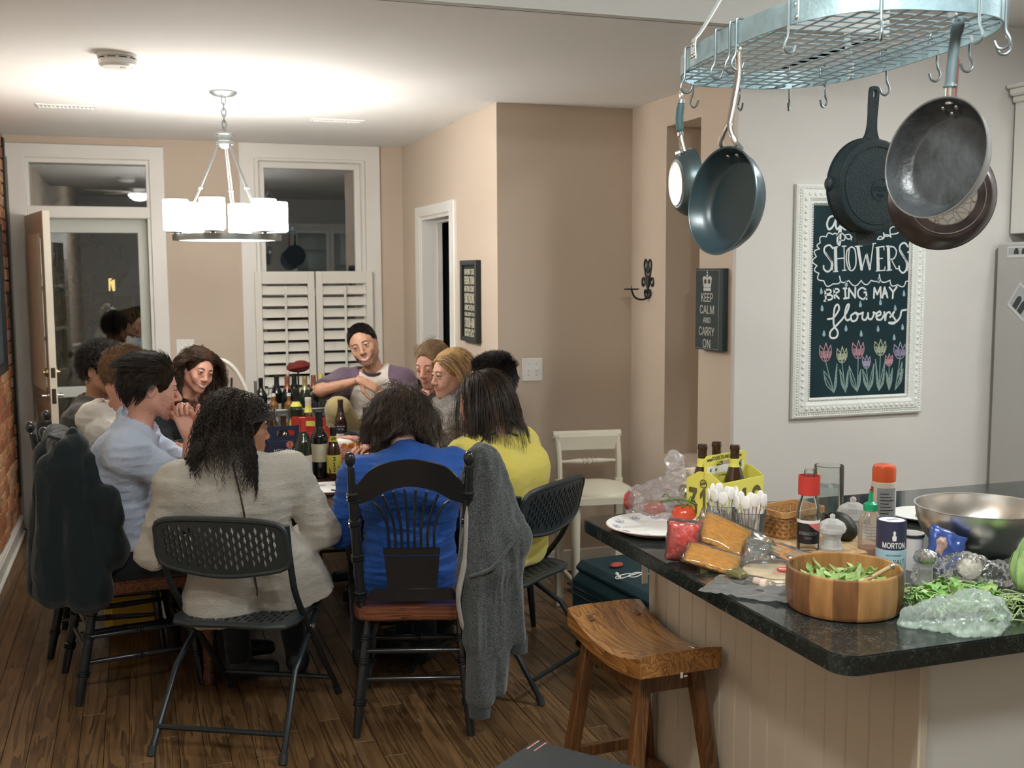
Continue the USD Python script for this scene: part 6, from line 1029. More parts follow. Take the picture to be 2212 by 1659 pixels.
lb = thing('bread_wrapper', 'clear printed bread wrapper between the cheese packet and the wooden bowl', 'wrapper', loc=(1.495, 2.325, cz+.022), rot=(-72, 12, -30)); part(lb, 'film', crumple(pillow(.17, .11, .04), .005, 26, 12), film, 60)
for i in range(3): part(lb, 'lettering', xf(txt(('SOFT', 'TACO', 'SIZE')[i], .009, .030, .0004), (-.035, -.021, .020-.014*i), (90, 0, 0)), mat('print_teal', (.03, .16, .14), .5), False)
part(lb, 'print_swirl', xf(ext(ribbonshape(smoothpath([(-.01, .03), (.02, .02), (.0, -.01), (.03, -.03), (.06, -.02)], 6), .009), .0005), (0, -.022, 0), (90, 0, 0)), paper['orange'], False)
tt = thing('tortilla_pack', 'round pack of pale tortillas beside the wooden bowl', 'tortillas', loc=(1.435, 2.245, cz), rz=-30)
for k in range(5): part(tt, 'tortilla', lathe([(0, .002+k*.0042), (.078+.002*(k % 2), .0022+k*.0042), (.079, .004+k*.0042), (.078, .0058+k*.0042), (0, .006+k*.0042)], 40, (.001*(k % 3), -.001*(k % 2), 0)), mat('tortilla', (.68, .56, .38), .8, var=.25, vscale=30))
part(tt, 'film', crumple(lathe([(0, .026), (.075, .026), (.088, .012), (.088, .002), (0, .001)], 48), .0012, 70, 3), film, 60); part(tt, 'logo', ext(Point(.02, -.012).buffer(.018), .0008, .0272), paper['red'], False); part(tt, 'logo_text', xf(txt('SOFT', .009, .026, .0004, True), (.02, -.017, .0284)), paper['white'], False); part(tt, 'lettering', xf(txt('TORTILLAS', .010, .05, .0004, True), (.015, -.055, .0282)), paper['red'], False)
gx, gy = np.meshgrid(np.linspace(-.13, .13, 44), np.linspace(-.075, .075, 28), indexing='ij'); gz = .002+.010*(1-np.abs(2*noise(np.stack([gx, gy, 0*gx], -1)*30, 4)-1))*noise(np.stack([gx, gy, 0*gx], -1)*12, 9)+.004*noise(np.stack([gx, gy, 0*gx], -1)*80, 2)
ff = thing('plastic_wrap', 'crumpled sheet of clear plastic wrap at the front of the counter', 'plastic wrap', loc=(1.345, 2.155, cz), rz=-48); part(ff, 'sheet', thick(grid_mesh(np.stack([gx, gy, gz], -1)), .0006), film, 60)
wr_ = thing('olive_wrapper', 'crumpled olive wrapper on the plastic wrap', 'wrapper', loc=(1.345, 2.265, cz+.008), rz=20); part(wr_, 'foil', crumple(xf(box((-.02, -.022, 0), (.02, .022, .010), .002).subdivide().subdivide(), (0, 0, .004)), .003, 70, 3), mat('olive_foil', (.16, .15, .06), .35, .5, .3))
ck = thing('bottle_stopper', 'pale bottle stopper in clear plastic on the wrap', 'stopper', loc=(1.362, 2.190, cz+.012), rz=-60); part(ck, 'plug', lathe([(0, -.018), (.0105, -.018), (.0105, .010), (.0085, .013), (0, .013)], 20, (0, 0, 0), (0, 90, 0)), mat('plug_pink', (.66, .52, .44), .6)); part(ck, 'sleeve', crumple(lathe([(0, -.04), (.011, -.036), (.0125, -.012), (.0125, .0), (0, .0)], 24, (0, 0, .001), (0, 90, 0)), .001, 90, 2), film, 60)
cpz = thing('crown_cork', 'dark bottle cap lying near the stopper', 'bottle cap', loc=(1.330, 2.150, cz)); part(cpz, 'cap', lathe([(0, .007), (.012, .007), (.014, .004), (.0155, 0), (.013, 0), (0, .001)], 21), black)
# cutting board, basket, bottles
cbd = solo('cutting_board', box((1.545, 2.335, cz), (1.845, 2.655, cz+.018), .005), wood('board_maple', (.42, .27, .13), (.60, .42, .23), 5, 1, .5, 0, .02), 'pale wooden cutting board under the basket and bottles', 'cutting board'); bz2 = cz+.0184
bk = thing('basket', 'small honey brown woven basket on the cutting board', 'basket', loc=(1.672, 2.555, bz2), rz=14); bkm = [wood('splint_a', (.30, .15, .05), (.48, .27, .10), 6, 0, .5, .2, .12), wood('splint_b', (.24, .12, .04), (.40, .21, .08), 6, 0, .5, .2, .12)]
def rrect(w, d, r, n): 
    c = np.array(sbox(-w+r, -d+r, w-r, d-r).buffer(r, quad_segs=8).exterior.coords); L = np.r_[0, np.cumsum(np.linalg.norm(np.diff(c, axis=0), axis=1))]; s = np.linspace(0, L[-1], n, endpoint=False); return np.stack([np.interp(s, L, c[:, 0]), np.interp(s, L, c[:, 1])], 1)
for r in range(5):
    n = 88; f = 1+.05*r; c = rrect(.064*f, .045*f, .012, n); nr = c/np.linalg.norm(c, axis=1, keepdims=True); off = .0018*np.sin(np.arange(n)*2*PI/4+PI*r); c = c+nr*off[:, None]; z = .008+r*.0118
    ring = np.array([np.c_[c+nr*o, np.full(n, z+h)] for o, h in ((-.0006, 0), (.0010, 0), (.0010, .0108), (-.0006, .0108), (-.0006, 0))]); part(bk, 'weaver', grid_mesh(ring, closed=True), bkm[r % 2], 40)
n = 44; c0, c1 = rrect(.062, .043, .012, n), rrect(.077, .055, .012, n)
for k in range(0, n): part(bk, 'stake', bar((*c0[k], .004), (*c1[k], .066), .0055, .0011, .0002, up=(c0[k][0], c0[k][1], 0)), bkm[(k+1) % 2], False)
c = rrect(.079, .057, .013, 60); nr = c/np.linalg.norm(c, axis=1, keepdims=True)
part(bk, 'rim', grid_mesh(np.array([np.c_[c+nr*o, np.full(60, h)] for o, h in ((-.003, .064), (.0035, .064), (.0035, .080), (-.003, .080), (-.003, .064))]), closed=True), bkm[0], 40); part(bk, 'base', ext(Polygon(rrect(.062, .043, .012, 40)), .004), bkm[1], False)
for a in (.4, 1.2, 3.5, 4.4, 5.6): k = int(a/(2*PI)*60); part(bk, 'nail', sphere((*(c[k]+nr[k]*.0035), .072), .0017, 1), black)
nt = thing('printed_towel', 'blue and rust printed cloth behind the basket', 'cloth', loc=(1.70, 2.70, cz)); part(nt, 'cloth', crumple(xf(sphere((0, 0, 0), (.085, .05, .035), 4), (0, 0, .03)), .007, 30, 5), mat('towel_print', (.08, .09, .20), .8, var=.5, vscale=24, var2=(.45, .24, .15)))
t = bottle('clear cider bottle with red neck band and red and black label, beside the basket', [(0, 0), (.028, 0), (.0305, .004), (.031, .012), (.031, .105), (.029, .122), (.021, .148), (.0155, .172), (.0135, .19), (.0133, .212), (.0148, .214), (.0148, .221), (.0125, .222), (.0125, .226), (.0105, .226), (.0105, .20), (.0135, .165), (.027, .12), (.029, .1), (.029, .006), (0, .005)], clearg, (1.632, 2.405, bz2), facing(1.632, 2.405), [(.155, .208, 175, 'red', 0), (.020, .082, 95, 'dark', 0)], sc=.93, texts=[('STRONGBOW', .0085, .055, .045, 'white', 0), ('CIDER', .005, .02, .034, 'white', 0)])
part(t, 'label_flash', xf(bend(ext(Polygon([(-.004, .080), (.040, .080), (.040, .050), (.018, .062)]), .0003), .0312), s=.93), mat('label_pink', (.60, .16, .15), .5), False); part(t, 'label_top', xf(wrap(.0313, .078, .086, 95, 30), s=.93), paper['white']); part(t, 'neck_emblem', xf(bend(ext(Point(-.003, 0).buffer(.0072).difference(Point(-.003, 0).buffer(.0055)).union(Point(-.003, 0).buffer(.0035)), .0004), .0148, .190), s=.93), paper['white'], False)
vs = thing('glass_vase', 'tall clear glass cylinder vase half full of water behind the bottles', 'vase', loc=(1.885, 2.68, cz)); part(vs, 'glass', lathe([(0, 0), (.040, 0), (.042, .003), (.042, .176), (.0412, .178), (.0395, .176), (.0395, .012), (0, .012)], 40), clearg); part(vs, 'water', lathe([(0, .0125), (.0392, .0125), (.0392, .118), (0, .118)], 40), glassy('water', (.85, .90, .90), .02, ior=1.33))
av = thing('avocado', 'dark bumpy avocado on the cutting board', 'avocado', loc=(1.775, 2.468, bz2+.035), rot=(8, 62, 120)); s = sphere((0, 0, 0), 1, 4); v = np.asarray(s.vertices); rr = .036*(1-.22*np.clip(v[:, 2], 0, 1)**1.5); s.vertices = np.stack([v[:, 0]*rr, v[:, 1]*rr, v[:, 2]*.050], 1); s.vertices = s.vertices+s.vertex_normals*(noise(s.vertices*420, 3)[:, None]-.5)*.0022; part(av, 'skin', s, mat('avocado_skin', (.016, .018, .012), .5, .4), True); part(av, 'stem', sphere((0, 0, .05), .005, 2), mat('bark', (.06, .045, .03)))
acr = glassy('acrylic', (.95, .96, .96), .03, gloss=(1, 1, 1), ior=1.55, haze=(.88, .89, .88), hazeamt=.42)
def mill(label, loc, s):
    m = thing('spice_mill', label, 'spice mill', loc=loc); part(m, 'body', lathe([(0, 0), (.030*s, 0), (.031*s, .006*s), (.026*s, .012*s), (.022*s, .03*s), (.028*s, .045*s), (0, .046*s)], 12), acr, False); part(m, 'head', lathe([(0, .047*s), (.032*s, .047*s), (.036*s, .058*s), (.030*s, .072*s), (.016*s, .080*s), (0, .082*s)], 10), acr, False); part(m, 'finial', sphere((0, 0, .088*s), .007*s, 2), acr); part(m, 'salt', lathe([(0, .004*s), (.018*s, .004*s), (.018*s, .028*s), (0, .03*s)], 20), mat('salt', (.78, .77, .74), .8, bump=.6, bscale=300)); return m
mill('faceted clear acrylic salt mill in front of the avocado', (1.684, 2.375, bz2), 1.0); mill('taller clear acrylic mill behind the green-capped bottle', (1.86, 2.53, cz), 1.22)
sr = thing('sauce_bottle', 'nearly empty clear squeeze bottle with green nozzle cap', 'bottle', loc=(1.785, 2.355, cz)); part(sr, 'bottle', lathe([(0, 0), (.027, 0), (.029, .005), (.029, .085), (.027, .098), (.018, .115), (.015, .120), (0, .120)], 28), glassy('squeeze_clear', (.94, .92, .88), .12, ior=1.45, haze=(.75, .68, .58), hazeamt=.30)); part(sr, 'sauce', lathe([(0, .001), (.026, .002), (.0275, .006), (.027, .022), (0, .016)], 24), mat('sauce_red', (.50, .12, .035), .4)); capg = mat('cap_green', (.02, .36, .17), .35); part(sr, 'cap', lathe([(0, .119), (.0175, .119), (.0175, .136), (.012, .139), (.007, .142), (.0055, .158), (.0035, .170), (0, .170)], 20), capg); part(sr, 'tip', lathe([(0, .169), (.0035, .169), (.003, .175), (0, .175)], 12), mat('sauce_dry', (.20, .05, .03), .6))
for k in range(22): part(sr, 'cap_rib', cbox((.0175*math.cos(k*2*PI/22), .0175*math.sin(k*2*PI/22), .1275), (.0012, .0012, .014), .0003, rz=k*360/22), capg, False)
for i, z in enumerate((.082, .074, .066, .058, .05)): part(sr, 'lettering', xf(bend(txt('HOT CHILI SAUCE', .0045, .034, .0003), .0292, z), (0, 0, 0), (0, 0, facing(1.785, 2.355))), paper['white'], False)
pm_ = thing('cheese_shaker', 'white cylindrical shaker with a bright red-orange lid', 'shaker', loc=(2.045, 2.64, cz)); part(pm_, 'body', lathe([(0, 0), (.033, 0), (.0345, .004), (.0345, .125), (.033, .128), (0, .128)], 36), mat('shaker_cream', (.74, .70, .58), .35)); part(pm_, 'lid', lathe([(0, .128), (.033, .128), (.0335, .165), (.030, .174), (.022, .177), (0, .178)], 36), mat('lid_orange', (.80, .12, .035), .3, coat=.3)); f_ = facing(2.045, 2.64)
part(pm_, 'label', xf(wrap(.0349, .008, .112, 48, 24, 18), (0, 0, 0), (0, 0, f_)), paper['grey']); part(pm_, 'label_edge', xf(wrap(.0349, .02, .112, 20, 12, -75), (0, 0, 0), (0, 0, f_)), paper['red'])
for i in range(9): part(pm_, 'print_line', xf(bend(box((-.020, 0, 0), (.020-.008*(i % 3), .0022, .0003), 0), .0353, .018+i*.0095), (0, 0, 0), (0, 0, f_+18)), paper['navy'], False)
sl = thing('salt_canister', 'blue cardboard sea salt canister behind the wooden bowl', 'canister', loc=(1.640, 2.085, cz)); part(sl, 'body', lathe([(0, 0), (.033, 0), (.0335, .003), (.0335, .162), (.0325, .164), (.030, .164), (.0295, .160), (0, .160)], 40), mat('canister_navy', (.028, .030, .070), .45)); f_ = facing(1.64, 2.085, 12); part(sl, 'label', xf(wrap(.0337, .002, .098, 178, 60), (0, 0, 0), (0, 0, f_)), mat('label_sky', (.34, .52, .62), .5)); part(sl, 'lid', lathe([(0, .1605), (.0293, .1605), (.0293, .1625), (0, .163)], 36), paper['white']); part(sl, 'pour_tab', box((-.012, -.004, .1628), (.016, .004, .1638), .0004), paper['grey'])
for s, h, w, z, ink in (('MORTON', .0125, .054, .103, 'white'), ('MEDITERRANEAN', .0036, .034, .084, 'navy'), ('SEA SALT', .0105, .054, .066, 'black'), ('COARSE', .0055, .026, .0545, 'white'), ('NET WT 17.6 OZ', .0035, .034, .014, 'navy')): part(sl, 'lettering', xf(bend(txt(s, h, w, .0003, h > .012), .0340, z), (0, 0, 0), (0, 0, f_)), paper[ink], False)
part(sl, 'green_band', xf(bend(box((-.021, .0525, 0), (.021, .0625, .0002), 0), .0339), (0, 0, 0), (0, 0, f_)), mat('print_green', (.10, .42, .28), .5), False); part(sl, 'emblem', xf(bend(ext(Polygon([(-.004, 0), (.004, 0), (.005, .010), (.002, .013), (.003, .02), (.0, .024), (-.003, .02), (-.002, .013), (-.005, .010)]), .0003), .0338, .120), (0, 0, 0), (0, 0, f_)), paper['white'], False)
pg = thing('pepper_grinder', 'small clear pepper grinder with a silver dome top by the herbs', 'pepper grinder', loc=(1.705, 2.045, cz)); part(pg, 'body', lathe([(0, 0), (.021, 0), (.023, .004), (.022, .010), (.0165, .03), (.0165, .05), (.021, .068), (0, .068)], 28), acr); part(pg, 'peppercorns', lathe([(0, .006), (.019, .006), (.0145, .03), (.0145, .045), (0, .047)], 20), mat('peppercorn', (.10, .085, .06), .7, bump=1, bscale=200, var=.7, vscale=160)); part(pg, 'dome', lathe([(0, .068), (.024, .068), (.0265, .074), (.025, .084), (.015, .092), (0, .094)], 28), chrome)
for k in range(12): a = k*PI/6; part(pg, 'flute', tube([(.0262*math.cos(a), .0262*math.sin(a), .074), (.0225*math.cos(a), .0225*math.sin(a), .087), (.010*math.cos(a), .010*math.sin(a), .0935)], .0022, 6), chrome)
sc2 = thing('steel_cup', 'small pale measuring cup behind the salt canister', 'cup', loc=(1.80, 2.21, cz)); part(sc2, 'cup', lathe([(0, 0), (.022, 0), (.028, .09), (.029, .091), (.027, .09), (.021, .003), (0, .003)], 28), mat('cup_pale', (.62, .60, .60), .35)); part(sc2, 'band', lathe([(.0283, .083), (.0295, .083), (.0295, .089), (.0283, .089), (.0283, .083)], 28), black)
# steel bowl, snacks
steel = mat('steel_bowl', (.80, .79, .76), .27, .5, 1); ms = thing('mixing_bowl', 'large shiny steel mixing bowl at the right of the counter', 'bowl', loc=(2.03, 2.235, cz)); R_ = .158; th = np.linspace(.42, PI/2, 18); out = [(0, 0), (.055, 0)]+[(R_*math.sin(a)**.9, .135*(1-math.cos(a))/(1)) for a in th if R_*math.sin(a)**.9 > .06]; part(ms, 'bowl', lathe(out+[(R_+.004, .137), (R_+.004, .139), (R_-.001, .1385)]+[(r-.0016, z+.0014) for r, z in out[::-1]][:-1]+[(0, .0016)], 72), steel, 50)
cbag = thing('blue_packet', 'shiny blue snack packet leaning on the steel bowl', 'packet', loc=(1.848, 2.150, cz+.052), rot=(-8, 16, -42)); part(cbag, 'foil', crumple(pillow(.085, .105, .03), .005, 24, 6), mat('foil_blue', (.05, .10, .36), .25, .6, .3, coat=.3), 60); part(cbag, 'print', crumple(xf(pillow(.03, .05, .03), (-.012, -.003, .01)), .004, 30, 8), mat('foil_print', (.45, .30, .25), .3), 60); part(cbag, 'seal', crumple(box((-.04, -.002, -.062), (.04, .002, -.05), .0005).subdivide().subdivide(), .002, 50, 2), mat('foil_silver', (.6, .6, .62), .25, .5, .8))
pn = thing('snack_plate', 'white plate of tan biscuits behind the steel bowl', 'plate', loc=(2.21, 2.66, cz)); part(pn, 'plate', lathe([(0, 0), (.06, 0), (.10, .014), (.101, .016), (.06, .004), (0, .004)], 48), white2)
for k in range(10): q = rs.randn(2)*.03; part(pn, 'biscuit', xf(lathe([(0, 0), (.018, 0), (.02, .004), (.018, .009), (0, .010)], 16), (q[0], q[1], .006+.006*(k//4)), (rs.rand()*20, rs.rand()*20, 0)), mat('biscuit', (.52, .36, .19), .8, var=.3, vscale=60))
# wooden salad bowl
woodb = usdkit.material(stage, LK+'bowl_acacia', {'tc': ('texture_coordinate', {}), 'sx': ('separate_xyz', {}), 'at': ('math', {'math_type': 'arctan2'}), 'm': ('math', {'math_type': 'multiply', 'value2': 2.4}), 'n': ('noise_texture', {'dimensions': '1D', 'scale': 1.0, 'detail': 0.0}), 'fl': ('math', {'math_type': 'floor'}), 'wn': ('white_noise_texture', {'dimensions': '1D'}), 'r': ('rgb_ramp', {'ramp': [(0, (.10, .042, .016)), (.25, (.26, .12, .045)), (.6, (.38, .19, .065)), (1, (.44, .25, .09))]}), 'mp': ('mapping', {'scale': (60, 60, 8)}), 'gn': ('noise_texture', {'scale': 1.0, 'detail': 4.0}), 'mr': ('map_range', {'from_min': .3, 'from_max': .7, 'to_min': .72, 'to_max': 1.2}), 'h': ('hsv', {}), 'p': ('principled_bsdf', {'roughness': .42})},
    [('tc.object', 'sx.vector'), ('sx.y', 'at.value1'), ('sx.x', 'at.value2'), ('at.value', 'm.value1'), ('m.value', 'fl.value1'), ('fl.value', 'wn.w'), ('wn.value', 'r.fac'), ('tc.object', 'mp.vector'), ('mp.vector', 'gn.vector'), ('gn.fac', 'mr.value'), ('mr.result', 'h.value'), ('r.color', 'h.color'), ('h.color', 'p.base_color')], surface='p.BSDF')
wbw = thing('wooden_bowl', 'round acacia wood salad bowl at the front of the counter', 'bowl', loc=(1.452, 2.0, cz), rz=200); part(wbw, 'bowl', lathe([(0, 0), (.108, 0), (.118, .003), (.122, .012), (.1255, .05), (.124, .088), (.121, .0925), (.117, .0925), (.115, .089), (.116, .05), (.110, .016), (.09, .010), (0, .010)], 80), woodb, 40)
salm = [mat('leaf_light', (.46, .55, .24), .5, var=.3, vscale=40), mat('leaf_mid', (.24, .38, .12), .5, var=.3, vscale=40)]
def leaf(L, w, bend_, seed, n=7):
    t = np.linspace(0, 1, n); ww = w*np.sin(PI*np.clip(t, .04, .97))**.8; x = np.stack([-ww, 0*ww, ww], 1); y = (t*L)[:, None]+0*x; z = (bend_*L*t*t)[:, None]+.12*np.abs(x)+(noise(np.stack([x*90, y*90, 0*x+seed], -1), seed)-.5)*.010; return grid_mesh(np.stack([x, y, z], -1))
sal = [[], []]
for k in range(430):
    r = .102*math.sqrt(rs.rand()); a = rs.rand()*6.28; sal[k % 2].append(xf(leaf(.014+.022*rs.rand(), .003+.005*rs.rand(), rs.randn()*.6, k, 5), (1.452+r*math.cos(a), 2.0+r*math.sin(a), cz+.040+.024*rs.rand()), (rs.randn()*35, rs.randn()*35, rs.rand()*360)))
sg = thing('salad', 'chopped green salad leaves in the wooden bowl', 'salad', kind='stuff'); part(sg, 'leaves', cat(sal[0]), salm[0], 60); part(sg, 'leaves', cat(sal[1]), salm[1], 60); part(sg, 'bed', xf(crumple(sphere((0, 0, 0), (.106, .106, .034), 4), .005, 60, 3), (1.452, 2.0, cz+.030)), salm[1], True)
ws = thing('salad_server', 'wooden salad server resting in the salad bowl', 'utensil', loc=(1.50, 1.955, cz+.075)); part(ws, 'handle', tube([(-.07, .01, -.02), (-.01, 0, 0), (.022, -.012, .020), (.028, -.014, .023)], [.004, .0045, .005, .0045], 10), mat('server_wood', (.45, .32, .17), .5)); part(ws, 'knob', sphere((.030, -.015, .0245), .0068, 3), chrome)
# greens, lettuce, bags
def stems(n, seed, c, R, m_, name_, parent):
    g = np.random.RandomState(seed); M = []
    for k in range(n):
        a = g.rand()*6.28; r = g.rand()**.5; p = np.array([c[0]+R[0]*r*math.cos(a), c[1]+R[1]*r*math.sin(a), cz+.004+.030*g.rand()*(1-r*.6)]); d = g.rand()*6.28; L = .03+.05*g.rand(); q = p+[L*math.cos(d), L*math.sin(d), (g.rand()-.35)*.03]; q[2] = max(q[2], cz+.003); mid = (p+q)/2+[g.randn()*.008, g.randn()*.008, .008+.008*g.rand()]; M.append(tube(smoothpath([p, mid, q], 4), .0013, 4))
    part(parent, name_, cat(M), m_, 60)
hb = thing('herbs', 'heap of arugula and coriander stems beside the wooden bowl', 'herbs', kind='stuff'); stg = mat('herb_stem', (.36, .50, .20), .5); stems(230, 5, (1.665, 1.925), (.105, .060), stg, 'stems', hb); stems(60, 8, (1.76, 1.87), (.05, .05), stg, 'stems', hb); M = [[], []]
for k in range(200):
    a = rs.rand()*6.28; r = rs.rand()**.5; M[k % 2].append(xf(leaf(.022+.02*rs.rand(), .006+.006*rs.rand(), rs.randn()*.3, k+300), (1.68+.10*r*math.cos(a), 1.935+.055*r*math.sin(a), cz+.014+.032*rs.rand()*(1-r*.5)), (rs.randn()*30, rs.randn()*30, rs.rand()*360)))
part(hb, 'leaves', cat(M[0]), mat('herb_leaf', (.14, .36, .07), .5, var=.3, vscale=50), 60); part(hb, 'leaves', cat(M[1]), mat('herb_leaf_pale', (.30, .46, .16), .5, var=.3, vscale=50), 60)
for i, (x, y, r, w) in enumerate(((1.700, 1.800, 40, 'left'), (1.728, 1.815, 75, 'right'))): q = thing('loose_leaf', f'pale oval leaf fallen at the right of the plastic bag, {w} one', 'leaf', loc=(x, y, cz+.004), rz=r); part(q, 'blade', thick(leaf(.035, .010, .02, i), .0006), mat('herb_leaf_pale', (.30, .46, .16))); part(q, 'stalk', tube([(0, 0, .001), (.004, -.03, .004), (.012, -.06, .003)], .0012, 5), stg)
lt = thing('lettuce', 'pale green iceberg lettuce head at the right edge of the counter', 'lettuce', loc=(1.905, 1.885, cz+.066)); core = sphere((0, 0, 0), (.066, .066, .064), 4); part(lt, 'head', crumple(core, .004, 22, 4), mat('lettuce_pale', (.44, .60, .27), .5, var=.35, vscale=14, bump=.4, bscale=40), True)
for k in range(9):
    a0 = k*2*PI/9+.2; u, w_ = np.meshgrid(np.linspace(-1, 1, 14), np.linspace(0, 1, 14), indexing='ij'); ph = -1.25+w_*(2.2+.3*(k % 3)); aa = a0+u*.62*np.sin(PI*(.15+.75*w_)); rr = .070+.004*(k % 3)+.012*w_**6*(1+.6*np.sin(9*u+k))+.003*np.cos(6*u); P = np.stack([rr*np.cos(ph)*np.cos(aa), rr*np.cos(ph)*np.sin(aa), rr*np.sin(ph)*.95], -1); g = grid_mesh(P); g.vertices = g.vertices+(noise(g.vertices*55, k)[:, None]-.5)*.008; g.vertices[:, 2] = np.maximum(g.vertices[:, 2], -.065); part(lt, 'leaf', thick(g, .001), mat('lettuce_leaf', (.34, .55, .20), .45, var=.4, vscale=18), 60)
on = thing('onion', 'peeled white onion behind the herbs', 'onion', loc=(1.868, 2.085, cz+.028)); part(on, 'bulb', lathe([(0, -.028), (.012, -.026), (.026, -.012), (.030, .004), (.024, .020), (.010, .030), (.004, .037), (0, .038)], 32), mat('onion_white', (.76, .72, .62), .35, var=.12, vscale=20, stretch=(1, 1, .2)), True)
fb = bag('clear_bag', 'clear crumpled plastic bag behind the herbs', [((1.74, 2.075, .935), (1.83, 2.06, .94), .03, .035), ((1.83, 2.06, .94), (1.90, 2.03, .935), .035, .028)], film, .008, 44, 9, .005)
gb = bag('produce_bag', 'pale green translucent produce bag at the front of the counter', [((1.500, 1.850, .928), (1.555, 1.815, .934), .017, .028), ((1.555, 1.815, .934), (1.615, 1.790, .938), .028, .042), ((1.615, 1.790, .938), (1.665, 1.795, .938), .042, .034), ((1.57, 1.768, .922), (1.62, 1.755, .922), .022, .020)], bagg, .0075, 44, 14, .0048)
la = thing('ladle', 'black handled metal ladle half under the lettuce', 'ladle', loc=(1.845, 1.885, cz+.016), rz=-20); part(la, 'bowl', xf(sphere((0, 0, 0), (.028, .022, .016), 3), (0, 0, 0)), mat('ladle_black', (.02, .022, .024), .15, .6)); part(la, 'handle', tube(smoothpath([(.02, 0, .006), (.07, .02, .02), (.14, .05, .03)], 5), .006, 8), black)
# ================================================================ hanging pot rack
RC, RA, RB, RT, RZ = np.array([1.541, 2.254]), .254, .458, -5.2, 2.15
galv = mat('rack_steel', (.36, .52, .58), .45, .5, .45, bump=.12, bscale=140, var=.25, vscale=18); hookm = mat('hook_steel', (.26, .32, .34), .35, .5, .8)
rk = thing('pot_rack', 'oval grey steel pot rack hung from the kitchen ceiling', 'pot rack', loc=(RC[0], RC[1], RZ), rz=RT)
def oval(a, b, n=120, e=3.0): t = np.linspace(0, 2*PI, n, endpoint=False); c, s = np.cos(t), np.sin(t); return np.stack([a*np.sign(c)*np.abs(c)**(2/e), b*np.sign(s)*np.abs(s)**(2/e)], 1)
P = np.array([np.c_[oval(RA+o, RB+o), np.full(120, z)] for o, z in ((-.002, 0), (.002, 0), (.002, .048), (-.002, .048), (-.002, 0))]); part(rk, 'rim_band', grid_mesh(P, closed=True), galv, 30)
E_ = Polygon(oval(RA-.006, RB-.006)); W_ = []
for x in np.arange(-.225, .226, .041):
    L = LineString([(x, -1), (x, 1)]).intersection(E_); W_.append(tube([(*L.coords[0], .004), (*L.coords[-1], .004)], .0021, 6))
for y in np.arange(-.43, .431, .043):
    L = LineString([(-1, y), (1, y)]).intersection(E_); W_.append(tube([(*L.coords[0], .0078), (*L.coords[-1], .0078)], .0021, 6))
for w in W_: part(rk, 'grid_wire', w, mat('grid_steel', (.34, .44, .48), .35, .5, .6))
ca, sa = math.cos(math.radians(RT)), math.sin(math.radians(RT)); loc2 = lambda w: np.array([(w[0]-RC[0])*ca+(w[1]-RC[1])*sa, -(w[0]-RC[0])*sa+(w[1]-RC[1])*ca])
apex = np.array([0, 0, .47])
for w in ((1.283, 2.395), (1.292, 1.985), (1.793, 2.50), (1.779, 2.08)):
    q = loc2(w); q = q*1.012; s = smoothpath([(q[0], q[1], .004), (q[0], q[1], .048), (q[0]*.93, q[1]*.95, .075), (q[0]*.55, q[1]*.55, .255), (.006*np.sign(q[0]), .006, .46)], 5)
    for a, b in zip(s, s[1:]): pass
    n = np.array([-q[1], q[0], 0]); n = np.array([0, 1., 0]); part(rk, 'strap', thick(grid_mesh(np.array([s-n*.0125, s+n*.0125])), .003), mat('strap_steel', (.66, .74, .76), .45, .5, .2), 30)
    for dz, dy in ((.012, -.007), (.012, .007), (.038, 0)): part(rk, 'bolt', xf(sphere((0, 0, 0), (.0055, .0055, .004), 2), (q[0]+np.sign(q[0])*.003, q[1]+dy, dz), (0, 90*np.sign(q[0]), 0)), chrome)
part(rk, 'hanger_ring', tube([(.02*math.cos(a), 0, .485+.02*math.sin(a)) for a in np.linspace(0, 2*PI, 24, endpoint=False)], .003, 8, True), chrome); part(rk, 'hanger_rod', tube([(0, 0, .50), (0, 0, ZK-RZ)], .005, 8), chrome); part(rk, 'ceiling_plate', lathe([(0, ZK-RZ), (.05, ZK-RZ), (.05, ZK-RZ-.006), (0, ZK-RZ-.008)], 28), galv)
hk_pts = smoothpath([(-.011, 0, .025), (-.0115, 0, .046), (-.005, 0, .0535), (.005, 0, .0535), (.0085, 0, .046), (.0085, 0, .0), (.010, 0, -.022), (.017, 0, -.036), (.018, 0, -.048), (.008, 0, -.057), (-.004, 0, -.054), (-.011, 0, -.040)], 5)
def hook(w, label, first=[None], turn=0):
    q = loc2(w); nr = unit(np.array([q[0]/RA**2*abs(q[0]/RA), q[1]/RB**2*abs(q[1]/RB)])); a = math.degrees(math.atan2(nr[1], nr[0]))+RT
    # snap to the rim
    o = oval(RA, RB, 720); k = np.argmin(((o-q)**2).sum(1)); p = o[k]; wx = RC+[p[0]*ca-p[1]*sa, p[0]*sa+p[1]*ca]; loc = (wx[0], wx[1], RZ)
    if first[0] is None:
        first[0] = thing('pot_hook', label, 'hook', 'steel hooks on the pot rack', loc=loc, rz=a); part(first[0], 'hook', tube(hk_pts, .0029, 8), hookm)
    else: dup(first[0], loc, a, label)
    return np.array([wx[0]+.004*math.cos(math.radians(a)), wx[1]+.004*math.sin(math.radians(a)), RZ-.054])
hA = hook((1.300, 2.50), 'steel hook at the left end of the rack holding the small pan'); hB = hook((1.276, 2.19), 'steel hook on the near rim holding the forked-handle pan'); hC = hook((1.800, 2.379), 'steel hook on the far rim holding the cast iron skillet'); hD = hook((1.572, 1.806), 'steel hook at the near right holding the grey-handled pan'); hE = hook((1.768, 2.051), 'steel hook on the far rim holding the brown-handled pan')
